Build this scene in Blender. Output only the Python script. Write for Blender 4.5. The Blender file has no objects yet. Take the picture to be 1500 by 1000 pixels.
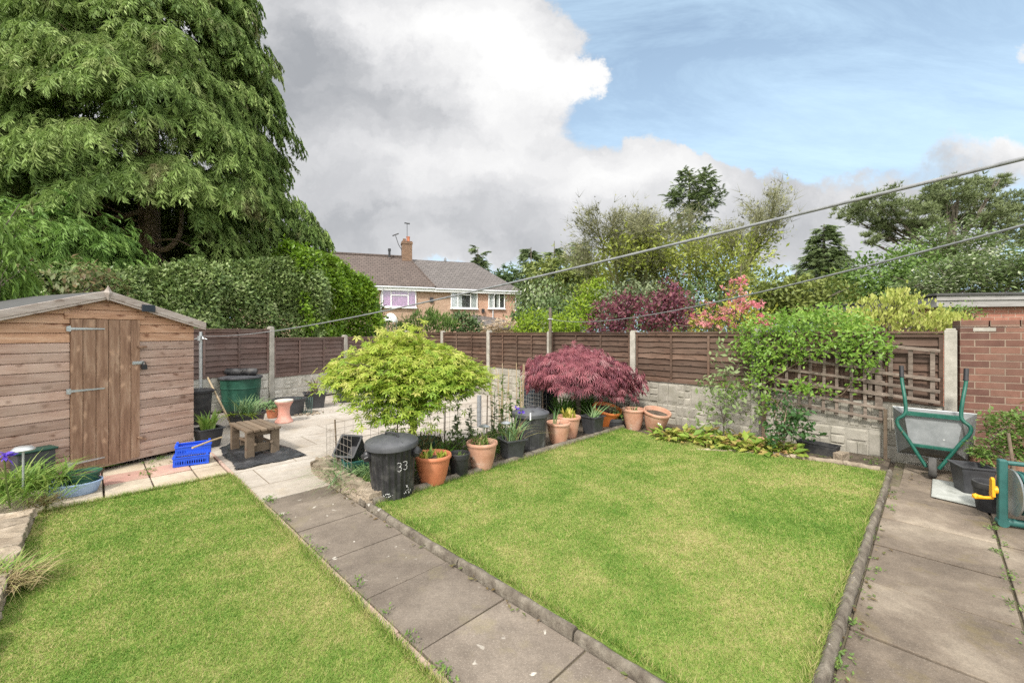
import bpy, bmesh, math, random
import numpy as np
from mathutils import Vector, Matrix
R = random.Random(7)
rng = np.random.default_rng(7)
sc = bpy.context.scene
COL = sc.collection
F, CX, HY, H = 620.0, 750.0, 487.0, 1.5          # lens and eye height worked out from the photograph
S2 = math.sqrt(.5)
AX = Vector((-S2, S2, 0)); BX = Vector((S2, S2, 0))   # the garden's two directions
PI = math.pi

def P(u, v, z=0.0):
    Y = F * (H - z) / (v - HY)
    return Vector(((u - CX) / F * Y, Y, z))
def Q(u, v, Y):
    return Vector(((u - CX) / F * Y, Y, H - (v - HY) / F * Y))
def base(u, vfront, r, z=0.0):
    p = P(u, vfront, z); d = Vector((p.x, p.y, 0)).normalized()
    return p + d * r

# ------------------------------------------------------------------ materials
def nd(nt, t, ins=None, **props):
    n = nt.nodes.new('ShaderNode' + t)
    for k, v in props.items(): setattr(n, k, v)
    for k, v in (ins or {}).items():
        s = n.inputs[k]
        if isinstance(v, bpy.types.NodeSocket): nt.links.new(v, s)
        elif isinstance(v, (tuple, list)) and s.type == 'RGBA' and len(v) == 3: s.default_value = (*v, 1)
        else: s.default_value = v
    return n
def mixc(nt, f, a, b, blend='MIX'):
    return nd(nt, 'Mix', {0: f, 6: a, 7: b}, data_type='RGBA', blend_type=blend).outputs[2]
def ramp(nt, f, stops):
    n = nd(nt, 'ValToRGB', {0: f}); e = n.color_ramp.elements
    while len(e) < len(stops): e.new(.5)
    for el, (p, c) in zip(e, stops): el.position = p; el.color = (*c, 1)
    return n.outputs[0]
def math_(nt, op, a, b=0.0, c=0.0, clamp=False):
    return nd(nt, 'Math', {0: a, 1: b, 2: c}, operation=op, use_clamp=clamp).outputs[0]
def newmat(name):
    m = bpy.data.materials.new(name); m.use_nodes = True
    m.node_tree.nodes.clear(); return m, m.node_tree
def out(nt, sh):
    nt.links.new(sh, nd(nt, 'OutputMaterial').inputs[0])
def noise(nt, vec, scale, detail=5, rough=.6, dist=0.0):
    return nd(nt, 'TexNoise', {'Vector': vec, 'Scale': scale, 'Detail': detail, 'Roughness': rough, 'Distortion': dist}).outputs[0]
def coords(nt, stretch=(1, 1, 1), kind='Object'):
    c = nd(nt, 'TexCoord').outputs[kind]
    if stretch == (1, 1, 1): return c
    return nd(nt, 'Mapping', {'Vector': c, 'Scale': stretch}).outputs[0]
def spread(cols, lo=.3, hi=.7):
    n = len(cols)
    return [(lo + (hi - lo) * i / max(1, n - 1), c) for i, c in enumerate(cols)]
def tinted(nt, col, amt):
    if not amt: return col
    a = nd(nt, 'Attribute', attribute_name='tint').outputs['Fac']
    v = math_(nt, 'MULTIPLY_ADD', a, amt, 1 - amt / 2)
    return nd(nt, 'HueSaturation', {'Color': col, 'Value': v}).outputs[0]

def noisy(name, cols, scale=4, rough=.7, bump=.3, bscale=40, stretch=(1, 1, 1), tint=0, metal=0, fine=.25, dist=.005, spec=.4, spots=None):
    m, nt = newmat(name)
    c = coords(nt, stretch)
    col = ramp(nt, noise(nt, c, scale), spread(cols))
    fn = noise(nt, c, bscale, 6, .7)
    if fine:
        k = math_(nt, 'MULTIPLY_ADD', fn, fine * 2, 1 - fine)
        col = nd(nt, 'HueSaturation', {'Color': col, 'Value': k}).outputs[0]
    if spots:      # spots: (scale, threshold, colour)
        for (ss, th, sc_) in spots:
            sn = noise(nt, c, ss, 4, .65)
            f = nd(nt, 'MapRange', {0: sn, 1: th, 2: th + .04}).outputs[0]
            col = mixc(nt, f, col, (*sc_, 1))
    col = tinted(nt, col, tint)
    b = nd(nt, 'Bump', {'Height': fn, 'Strength': bump, 'Distance': dist})
    p = nd(nt, 'BsdfPrincipled', {'Base Color': col, 'Roughness': rough, 'Metallic': metal, 'Normal': b.outputs[0], 'Specular IOR Level': spec})
    out(nt, p.outputs[0]); return m

def foliage(name, cols, transl=.35, rough=.55, patch=0, patchcol=None, pscale=1.5, pth=.55):
    m, nt = newmat(name)
    a = nd(nt, 'Attribute', attribute_name='tint').outputs['Fac']
    col = ramp(nt, a, spread(cols, 0.0, 1.0))
    if patchcol:
        f = nd(nt, 'MapRange', {0: noise(nt, coords(nt), pscale, 3), 1: pth, 2: pth + .15, 4: patch}).outputs[0]
        col = mixc(nt, f, col, (*patchcol, 1))
    p = nd(nt, 'BsdfPrincipled', {'Base Color': col, 'Roughness': rough, 'Specular IOR Level': .35})
    t = nd(nt, 'BsdfTranslucent', {'Color': col})
    mx = nd(nt, 'MixShader', {0: transl, 1: p.outputs[0], 2: t.outputs[0]})
    out(nt, mx.outputs[0]); return m

def wood(name, cols, knots=0, stretch=(1.2, 8, 8), tint=.35, rough=.75, bump=.25, weather=None, scale=3, knotcol=(.1, .05, .03)):
    """grain runs along local x"""
    m, nt = newmat(name)
    o = nd(nt, 'TexCoord').outputs['Object']
    a = nd(nt, 'Attribute', attribute_name='tint').outputs['Fac']
    off = nd(nt, 'CombineXYZ', {0: math_(nt, 'MULTIPLY', a, 37.), 1: math_(nt, 'MULTIPLY', a, 11.), 2: 0.0}).outputs[0]
    o2 = nd(nt, 'VectorMath', {0: o, 1: off}, operation='ADD').outputs[0]
    c = nd(nt, 'Mapping', {'Vector': o2, 'Scale': stretch}).outputs[0]
    g = noise(nt, c, scale, 8, .65, .6)
    col = ramp(nt, g, spread(cols))
    fine = noise(nt, c, scale * 7, 5, .7)
    col = nd(nt, 'HueSaturation', {'Color': col, 'Value': math_(nt, 'MULTIPLY_ADD', fine, .6, .7)}).outputs[0]
    if knots:
        kc = nd(nt, 'Mapping', {'Vector': o2, 'Scale': (1.0 if stretch[0] < 3 else 2.0, 0.0, 1.0 if stretch[2] < 3 else 2.0)}).outputs[0]
        wob = nd(nt, 'VectorMath', {0: nd(nt, 'TexNoise', {'Vector': o2, 'Scale': 14.0}).outputs[1], 1: (.10, 0, .10), 2: kc}, operation='MULTIPLY_ADD').outputs[0]
        wx = nd(nt, 'SeparateXYZ', {0: wob}).outputs
        vo = nd(nt, 'TexVoronoi', {'Vector': nd(nt, 'CombineXYZ', {0: wx[0], 1: wx[2], 2: 0.0}).outputs[0], 'Scale': knots * 1.7, 'Randomness': 1.0}, voronoi_dimensions='2D').outputs
        pick = nd(nt, 'MapRange', {0: nd(nt, 'SeparateColor', {0: vo[1]}).outputs[0], 1: .32, 2: .36}).outputs[0]
        f = math_(nt, 'MULTIPLY', nd(nt, 'MapRange', {0: vo[0], 1: .05, 2: .19, 3: .85, 4: 0.0}).outputs[0], pick)
        col = mixc(nt, f, col, (*knotcol, 1))
    if weather:
        w = nd(nt, 'MapRange', {0: noise(nt, coords(nt), 1.6, 4), 1: .4, 2: .65, 4: .7}).outputs[0]
        col = mixc(nt, w, col, (*weather, 1))
    col = tinted(nt, col, tint)
    b = nd(nt, 'Bump', {'Height': fine, 'Strength': bump, 'Distance': .004})
    p = nd(nt, 'BsdfPrincipled', {'Base Color': col, 'Roughness': rough, 'Normal': b.outputs[0], 'Specular IOR Level': .3})
    out(nt, p.outputs[0]); return m

def brickmat(name, c1, c2, mortar, w=.225, h=.075, ms=.0065, dirt=None):
    m, nt = newmat(name)
    o = nd(nt, 'TexCoord').outputs['Object']
    s = nd(nt, 'SeparateXYZ', {0: o}).outputs
    v = nd(nt, 'CombineXYZ', {0: math_(nt, 'ADD', s[0], s[1]), 1: s[2], 2: 0.0}).outputs[0]
    br = nd(nt, 'TexBrick', {'Vector': v, 'Color1': c1, 'Color2': c2, 'Mortar': mortar, 'Scale': 1.0, 'Mortar Size': ms,
                             'Mortar Smooth': .35, 'Bias': -.1, 'Brick Width': w, 'Row Height': h})
    n1 = noise(nt, o, 9, 5); n2 = noise(nt, o, 90, 5, .7)
    col = nd(nt, 'HueSaturation', {'Color': br.outputs[0], 'Value': math_(nt, 'MULTIPLY_ADD', n1, .9, .55)}).outputs[0]
    col = nd(nt, 'HueSaturation', {'Color': col, 'Value': math_(nt, 'MULTIPLY_ADD', n2, .5, .75)}).outputs[0]
    if dirt: col = mixc(nt, nd(nt, 'MapRange', {0: noise(nt, o, 2.2, 4), 1: .5, 2: .75, 4: .6}).outputs[0], col, (*dirt, 1))
    hgt = math_(nt, 'SUBTRACT', math_(nt, 'MULTIPLY', n2, .35), br.outputs[1])
    b = nd(nt, 'Bump', {'Height': hgt, 'Strength': .7, 'Distance': .008})
    p = nd(nt, 'BsdfPrincipled', {'Base Color': col, 'Roughness': .85, 'Normal': b.outputs[0], 'Specular IOR Level': .25})
    out(nt, p.outputs[0]); return m

def lawnmat(name, blade):
    m, nt = newmat(name)
    o = nd(nt, 'NewGeometry').outputs['Position']
    n1 = noise(nt, o, 1.1, 4, .6, .4); n2 = noise(nt, o, 5.5, 5, .65); n3 = noise(nt, o, 45, 4, .7)
    k = math_(nt, 'ADD', math_(nt, 'MULTIPLY', n1, .62), math_(nt, 'MULTIPLY', n2, .38))
    if blade:
        a = nd(nt, 'Attribute', attribute_name='tint').outputs['Fac']
        k = math_(nt, 'ADD', k, math_(nt, 'MULTIPLY_ADD', a, .40, -.19))
    else: k = math_(nt, 'ADD', k, math_(nt, 'MULTIPLY_ADD', n3, .3, -.15))
    k = math_(nt, 'ADD', k, .022)
    G = [(.31, (.085, .185, .024)), (.43, (.135, .255, .036)), (.53, (.225, .315, .06)), (.62, (.345, .36, .115)), (.72, (.45, .39, .185))]
    col = ramp(nt, k, G)
    if not blade: col = mixc(nt, .35, col, (.10, .085, .045, 1))
    p = nd(nt, 'BsdfPrincipled', {'Base Color': col, 'Roughness': .7, 'Specular IOR Level': .15})
    if blade:
        t = nd(nt, 'BsdfTranslucent', {'Color': col})
        out(nt, nd(nt, 'MixShader', {0: .3, 1: p.outputs[0], 2: t.outputs[0]}).outputs[0])
    else: out(nt, p.outputs[0])
    return m

def stain_paving(name, cols, speck, moss=None, lichen=None, tint=.25):
    m, nt = newmat(name)
    o = nd(nt, 'NewGeometry').outputs['Position']
    col = ramp(nt, noise(nt, o, 1.7, 5, .6, .3), spread(cols, .3, .7))
    g = noise(nt, o, 80, 4, .85); g2 = noise(nt, o, 11, 8, .72)
    col = nd(nt, 'HueSaturation', {'Color': col, 'Value': math_(nt, 'MULTIPLY_ADD', g, speck * 2, 1 - speck)}).outputs[0]
    col = nd(nt, 'HueSaturation', {'Color': col, 'Value': math_(nt, 'MULTIPLY_ADD', g2, .8, .6)}).outputs[0]
    vo = nd(nt, 'TexVoronoi', {'Vector': o, 'Scale': 95.0}).outputs[0]
    col = mixc(nt, nd(nt, 'MapRange', {0: vo, 1: .08, 2: .30, 3: speck * .9, 4: 0.0}).outputs[0], col, (.33, .29, .24, 1))
    if moss:
        f = nd(nt, 'MapRange', {0: noise(nt, o, 3.1, 6, .7), 1: .55, 2: .72, 4: .6}).outputs[0]
        col = mixc(nt, f, col, (*moss, 1))
    if lichen:
        f = nd(nt, 'MapRange', {0: noise(nt, o, 15, 2, .5, .5), 1: .69, 2: .74}).outputs[0]
        f2 = nd(nt, 'MapRange', {0: noise(nt, o, 1.3, 2), 1: .4, 2: .5}).outputs[0]
        col = mixc(nt, math_(nt, 'MULTIPLY', math_(nt, 'MULTIPLY', f, f2), .75), col, (*lichen, 1))
    col = tinted(nt, col, tint)
    b = nd(nt, 'Bump', {'Height': g, 'Strength': .6, 'Distance': .005})
    p = nd(nt, 'BsdfPrincipled', {'Base Color': col, 'Roughness': .88, 'Normal': b.outputs[0], 'Specular IOR Level': .25})
    out(nt, p.outputs[0]); return m

def plain(name, col, rough=.5, metal=0, var=.15, scale=12, bump=.08, spec=.45):
    d = tuple(x * (1 - var) for x in col); l = tuple(min(1, x * (1 + var)) for x in col)
    return noisy(name, [d, col, l], scale, rough, bump, 60, metal=metal, fine=.08, spec=spec)

M = {}
M['earth'] = noisy('earth', [(.05, .04, .028), (.09, .07, .05), (.14, .11, .08)], 5, .95, .8, 40, fine=.5, dist=.02)
M['field'] = noisy('field', [(.05, .07, .02), (.09, .11, .035), (.12, .10, .06)], .7, .95, .5, 12)
M['lawn'] = lawnmat('lawn', False); M['grass'] = lawnmat('grass_blades', True)
M['slab_dark'] = stain_paving('aggregate_slab', [(.105, .085, .068), (.155, .128, .102), (.215, .18, .145)], .5, (.20, .17, .10), (.5, .47, .41))
M['slab_right'] = stain_paving('mossy_slab', [(.095, .075, .057), (.165, .132, .10), (.28, .235, .18)], .45, (.17, .135, .06), None)
M['patio'] = stain_paving('pale_paving', [(.31, .275, .235), (.37, .335, .29), (.42, .385, .34)], .14, (.33, .27, .19), None, .14)
M['joint'] = noisy('joint_sand', [(.075, .062, .042), (.125, .105, .07), (.10, .10, .045)], 8, .95, .6, 80, fine=.4)
M['slab_cream'] = stain_paving('cream_slab', [(.30, .24, .175), (.40, .335, .25), (.46, .40, .315)], .10, (.30, .25, .13), None, .2)
M['slab_pink'] = stain_paving('pink_slab', [(.34, .18, .145), (.40, .235, .19), (.38, .27, .21)], .10, (.33, .25, .18), None, .2)
M['kerb'] = noisy('kerb_concrete', [(.075, .06, .045), (.135, .115, .088), (.215, .19, .15)], 14, .92, .9, 70, fine=.45, dist=.01, spots=[(9, .66, (.42, .40, .35)), (6, .68, (.12, .13, .04))])
M['kerb_pink'] = noisy('edge_tile', [(.30, .19, .15), (.38, .27, .22), (.33, .27, .20)], 9, .9, .5, 60, fine=.3)
M['stone'] = noisy('bed_stone', [(.17, .13, .09), (.27, .22, .16), (.36, .30, .23)], 9, .93, .9, 45, fine=.4, dist=.015, tint=.5)
M['concrete'] = noisy('post_concrete', [(.25, .235, .20), (.34, .32, .275), (.42, .395, .345)], 7, .9, .5, 70, fine=.3, tint=.1, spots=[(5, .68, (.20, .20, .10))])
M['gravelboard'] = noisy('cast_stone', [(.235, .22, .175), (.30, .28, .235), (.375, .35, .30)], 5, .9, .5, 45, fine=.13, tint=.25, spots=[(2.6, .74, (.27, .24, .16))])
M['gravelboard_pale'] = noisy('pale_cast_stone', [(.34, .325, .28), (.42, .40, .35), (.50, .475, .42)], 5, .9, .5, 45, fine=.13, tint=.25, spots=[(2.6, .74, (.33, .29, .22))])
M['fence'] = wood('brown_fence_wood', [(.050, .028, .018), (.086, .050, .034), (.13, .085, .061)], 3, tint=.8, knotcol=(.025, .014, .010), weather=(.118, .080, .059))
M['fence_red'] = wood('red_brown_fence_wood', [(.088, .052, .042), (.135, .085, .070), (.175, .118, .10)], 3, tint=.5, knotcol=(.05, .027, .021), weather=(.17, .125, .11))
M['trellis'] = wood('grey_trellis_wood', [(.085, .064, .049), (.155, .122, .098), (.26, .215, .175)], 0, tint=.5, stretch=(3, 14, 14))
M['shed'] = wood('shed_board', [(.245, .145, .108), (.365, .24, .185), (.46, .335, .275)], 2.6, tint=.38, weather=(.43, .325, .265), knotcol=(.13, .06, .035))
M['shed_warm'] = wood('shed_board_warm', [(.32, .175, .105), (.44, .26, .165), (.51, .335, .23)], 2.2, tint=.25, knotcol=(.15, .06, .03))
M['shed_door'] = wood('shed_door_board', [(.145, .08, .05), (.25, .15, .098), (.38, .26, .18)], 2.2, stretch=(7, 7, .9), tint=.5, knotcol=(.42, .27, .18))
M['barge'] = wood('weathered_board', [(.29, .235, .20), (.41, .35, .31), (.47, .42, .38)], 2.5, tint=.2, knotcol=(.2, .15, .12))
M['felt'] = noisy('roof_felt', [(.05, .05, .05), (.08, .08, .075)], 9, .95, .5, 120)
M['galv'] = noisy('galvanised', [(.36, .38, .385), (.47, .49, .495), (.55, .57, .57)], 6, .42, .05, 30, metal=.75, fine=.12)
M['galv_dirty'] = noisy('galvanised_tray', [(.13, .14, .14), (.19, .20, .20), (.235, .245, .245)], 5, .6, .08, 30, metal=.15, fine=.2, spots=[(2.2, .60, (.20, .185, .155)), (7, .68, (.16, .12, .085)), (18, .70, (.42, .42, .40))])
M['black'] = plain('black_plastic', (.022, .022, .024), .45, var=.3)
M['black_dull'] = noisy('dull_black_plastic', [(.018, .018, .02), (.035, .035, .037), (.075, .072, .068)], 7, .6, .15, 40, fine=.2)
M['grey_pl'] = plain('dark_grey_plastic', (.045, .046, .05), .5, var=.25)
M['bin'] = noisy('dustbin_plastic', [(.014, .014, .015), (.03, .03, .032), (.085, .083, .078)], 9, .36, .10, 50, fine=.25)
M['bin_lid'] = noisy('dustbin_lid_plastic', [(.045, .047, .052), (.065, .067, .073), (.09, .092, .097)], 6, .5, .1, 40, fine=.15)
M['bin_grey'] = noisy('faded_bin', [(.022, .022, .023), (.05, .05, .052), (.13, .13, .125)], 5, .6, .15, 30, fine=.3)
M['terra'] = noisy('terracotta_bright', [(.40, .125, .055), (.47, .165, .08), (.50, .20, .105)], 6, .65, .12, 50, fine=.12)
M['terra_old'] = noisy('terracotta_aged', [(.37, .18, .11), (.45, .245, .165), (.49, .315, .235)], 7, .8, .25, 50, fine=.25, spots=[(5, .62, (.50, .43, .36)), (3, .68, (.27, .18, .12))])
M['orange'] = plain('orange_plastic', (.50, .15, .035), .5)
M['pink'] = noisy('pink_concrete', [(.56, .25, .19), (.63, .32, .25), (.66, .40, .33)], 6, .8, .2, 60, fine=.12)
M['pale_top'] = noisy('pale_dish', [(.45, .40, .33), (.6, .56, .48)], 12, .8, .2, 60)
M['green_pl'] = noisy('green_plastic', [(.012, .055, .036), (.02, .085, .055), (.035, .11, .075)], 5, .5, .1, 40, fine=.15)
M['green_dk'] = plain('dark_green_plastic', (.012, .05, .035), .5)
M['teal'] = noisy('teal_paint', [(.006, .062, .044), (.009, .088, .062), (.022, .11, .078)], 14, .42, .12, 60, fine=.15, spots=[(16, .66, (.16, .09, .05)), (30, .70, (.26, .24, .20))])
M['teal_pl'] = plain('teal_plastic', (.022, .095, .085), .5, var=.2)
M['bluebasin'] = noisy('pale_blue_plastic', [(.23, .33, .52), (.30, .42, .63), (.36, .47, .66)], 5, .55, .1, 50, fine=.15)
M['blue'] = plain('blue_plastic', (.012, .075, .55), .42, var=.2)
M['yellow'] = plain('yellow_plastic', (.70, .33, .01), .4)
M['white'] = plain('white_plastic', (.75, .75, .73), .45, var=.06)
M['rope'] = noisy('washing_line', [(.13, .135, .14), (.19, .195, .20), (.23, .235, .24)], 30, .6, .6, 160, fine=.2, dist=.002)
M['bark'] = noisy('bark', [(.22, .15, .105), (.36, .26, .195), (.47, .36, .28)], 6, .95, 1., 22, stretch=(3, 3, .7), fine=.45, dist=.03)
M['bark_grey'] = noisy('grey_bark', [(.07, .06, .045), (.13, .11, .085), (.17, .15, .11)], 5, .95, .8, 25, fine=.4)
M['bark_mossy'] = noisy('mossy_bark', [(.10, .10, .04), (.15, .15, .055), (.19, .18, .08)], 3, .95, .8, 25, fine=.4)
M['stem'] = noisy('green_stem', [(.09, .15, .03), (.15, .19, .05)], 8, .8, .2, 40)
M['cane'] = noisy('bamboo_cane', [(.30, .22, .12), (.40, .31, .19), (.33, .27, .2)], 8, .7, .3, 40, stretch=(1, 1, .3))
M['oldwood'] = wood('weathered_brown_wood', [(.095, .065, .042), (.15, .108, .072), (.20, .15, .105)], 2, tint=.35, weather=(.17, .135, .10))
M['sheet'] = noisy('black_polythene', [(.018, .019, .022), (.03, .032, .036), (.08, .083, .09)], 3, .33, .5, 14, fine=.1, dist=.03, spec=.6)
M['rubber'] = plain('rubber', (.028, .026, .025), .85, var=.35, scale=25)
M['wheelgrey'] = noisy('dusty_tyre', [(.05, .048, .045), (.10, .095, .088)], 12, .9, .4, 60)
M['metal_dark'] = plain('dark_steel', (.10, .10, .105), .5, metal=.6)
M['brick_red'] = brickmat('dark_red_brick', (.11, .055, .042), (.205, .105, .075), (.24, .18, .135), dirt=(.125, .088, .068))
M['brick_garage'] = brickmat('orange_red_brick', (.27, .115, .08), (.35, .16, .115), (.36, .27, .21))
M['brick_house'] = brickmat('house_brick', (.34, .215, .145), (.43, .295, .21), (.46, .38, .30))
M['brick_house_pink'] = brickmat('house_brick_pink', (.42, .23, .15), (.50, .31, .22), (.50, .40, .32))
M['chimney'] = brickmat('chimney_brick', (.12, .07, .045), (.17, .098, .062), (.36, .27, .19))
M['lead'] = plain('lead_grey', (.22, .23, .24), .6)
M['upvc'] = plain('white_frame', (.78, .78, .77), .4, var=.04)
M['gutter'] = plain('gutter_white', (.62, .64, .66), .45, var=.06)
M['fascia'] = wood('grey_fascia', [(.20, .19, .18), (.27, .26, .25), (.32, .31, .30)], 0, tint=.2, stretch=(1, 9, 9))
M['curtain_purple'] = plain('purple_curtain', (.25, .12, .24), .9, var=.25, scale=4)
M['curtain_pale'] = plain('pale_curtain', (.35, .38, .37), .9, var=.25, scale=4)
M['dark_room'] = plain('dim_room', (.03, .032, .034), .9)
def glassmat():
    m, nt = newmat('window_glass')
    g = nd(nt, 'BsdfGlossy', {'Color': (.9, .95, 1, 1), 'Roughness': .03}); t = nd(nt, 'BsdfTransparent')
    out(nt, nd(nt, 'MixShader', {0: .07, 1: t.outputs[0], 2: g.outputs[0]}).outputs[0]); return m
M['glass'] = glassmat()
M['solar'] = plain('solar_panel', (.02, .024, .032), .25)
def tiles(name, c1, c2, cm):
    m, nt = newmat(name)
    o = nd(nt, 'TexCoord').outputs['Object']; s = nd(nt, 'SeparateXYZ', {0: o}).outputs
    v = nd(nt, 'CombineXYZ', {0: s[0], 1: math_(nt, 'MULTIPLY', s[2], 1.5), 2: 0.0}).outputs[0]
    br = nd(nt, 'TexBrick', {'Vector': v, 'Color1': c1, 'Color2': c2, 'Mortar': cm, 'Scale': 1.0, 'Mortar Size': .022, 'Mortar Smooth': .6, 'Brick Width': .34, 'Row Height': .27})
    col = nd(nt, 'HueSaturation', {'Color': br.outputs[0], 'Value': math_(nt, 'MULTIPLY_ADD', noise(nt, o, 1.3, 6, .7), .7, .65)}).outputs[0]
    b = nd(nt, 'Bump', {'Height': math_(nt, 'MULTIPLY', br.outputs[1], -1.0), 'Strength': .8, 'Distance': .04})
    out(nt, nd(nt, 'BsdfPrincipled', {'Base Color': col, 'Roughness': .85, 'Normal': b.outputs[0]}).outputs[0]); return m
M['tile_brown'] = tiles('brown_roof_tile', (.082, .061, .051), (.11, .083, .07), (.045, .034, .029))
M['tile_grey'] = tiles('grey_roof_tile', (.105, .092, .085), (.13, .115, .107), (.062, .055, .052))
# foliage (per-leaf hue comes from a mostly random 'tint' on each leaf)
M['f_cyp'] = foliage('cypress_sprays', [(.115, .19, .05), (.195, .295, .075), (.29, .40, .115), (.39, .46, .18)], .3, .6, .75, (.22, .17, .10), .9, .57)
M['f_cyp2'] = foliage('cypress_low', [(.10, .20, .04), (.17, .30, .06), (.26, .40, .095)], .3)
M['f_ivy'] = foliage('dark_hedge_leaves', [(.065, .115, .032), (.125, .19, .052), (.20, .27, .085), (.36, .41, .20)], .2, .4)
M['f_laurel'] = foliage('laurel_leaves', [(.09, .17, .015), (.16, .28, .022), (.25, .37, .035)], .4, .4, .55, (.10, .12, .03), 2.0, .58)
M['f_bronze'] = foliage('bronze_leaves', [(.12, .075, .035), (.16, .12, .05), (.11, .15, .045), (.21, .14, .075)], .3)
M['f_willow'] = foliage('narrow_leaves', [(.10, .19, .03), (.17, .28, .05), (.24, .36, .09)], .4)
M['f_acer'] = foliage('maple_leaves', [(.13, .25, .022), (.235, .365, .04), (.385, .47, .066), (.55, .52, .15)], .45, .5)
M['f_redacer'] = foliage('purple_maple_leaves', [(.175, .062, .085), (.34, .115, .145), (.49, .19, .215), (.52, .33, .34)], .35, .5)
M['f_smoke'] = foliage('purple_shrub_leaves', [(.10, .03, .05), (.18, .055, .08), (.26, .10, .10)], .35, .5)
M['f_mid'] = foliage('mid_green_leaves', [(.07, .13, .028), (.12, .205, .04), (.19, .28, .065)], .3)
M['f_dark'] = foliage('dark_green_leaves', [(.055, .10, .032), (.09, .145, .048), (.135, .195, .075)], .25)
M['f_lime'] = foliage('lime_leaves', [(.15, .25, .02), (.25, .36, .03), (.36, .45, .05)], .45)
M['f_gold'] = foliage('golden_leaves', [(.26, .33, .06), (.42, .46, .11), (.56, .55, .19)], .4)
M['f_olive'] = foliage('olive_leaves', [(.11, .15, .035), (.18, .22, .05), (.25, .28, .07)], .3)
M['f_oliveyellow'] = foliage('mossy_yellow_leaves', [(.19, .23, .04), (.29, .34, .055), (.39, .42, .10)], .35)
M['f_twig'] = foliage('fine_twigs', [(.15, .15, .095), (.22, .22, .12), (.27, .28, .14)], .1, .8)
M['f_pine'] = foliage('pine_needles', [(.105, .135, .06), (.17, .21, .085), (.22, .26, .12)], .2)
M['f_conifer'] = foliage('fir_needles', [(.10, .145, .06), (.155, .21, .08), (.215, .27, .115)], .2)
M['f_haw'] = foliage('hawthorn', [(.085, .14, .04), (.14, .20, .065), (.19, .25, .10), (.60, .60, .48)], .3)
M['f_sage'] = foliage('grey_green_leaves', [(.10, .14, .06), (.17, .21, .10), (.30, .33, .20)], .3)
M['f_pinkfl'] = foliage('pink_blossom', [(.55, .13, .18), (.66, .24, .27), (.70, .42, .36)], .35)
M['f_pale'] = foliage('dried_flower_heads', [(.48, .37, .25), (.60, .48, .34)], .3)
M['f_climb'] = foliage('climber_leaves', [(.10, .20, .028), (.17, .30, .04), (.27, .40, .065)], .35, .4)
M['f_rose'] = foliage('rose_leaves', [(.03, .085, .022), (.055, .125, .035), (.09, .17, .05)], .3, .4)
M['f_pear'] = foliage('pale_shrub_leaves', [(.13, .20, .06), (.20, .27, .10), (.30, .36, .18)], .35)
M['f_lily'] = foliage('fading_lily_leaves', [(.15, .25, .04), (.25, .35, .05), (.38, .38, .085), (.40, .23, .12)], .3)
M['f_strap'] = foliage('strap_leaves', [(.05, .14, .02), (.09, .21, .03), (.15, .28, .05)], .3)
M['f_iris'] = foliage('iris_leaves', [(.10, .20, .03), (.19, .31, .05), (.30, .37, .10)], .35)
M['f_yel'] = foliage('yellow_green_leaves', [(.23, .30, .03), (.38, .40, .06), (.48, .38, .09)], .35)
M['f_leek'] = foliage('blue_green_leaves', [(.12, .23, .10), (.19, .31, .12), (.31, .40, .19)], .3)
M['f_straw'] = foliage('straw_blades', [(.30, .22, .11), (.42, .33, .18), (.30, .30, .10)], .3)
M['f_phorm'] = foliage('bronze_strap_leaves', [(.10, .07, .06), (.16, .115, .09), (.26, .20, .13)], .2)
M['f_purple'] = foliage('purple_petals', [(.12, .06, .50), (.20, .11, .62)], .35)
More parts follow.
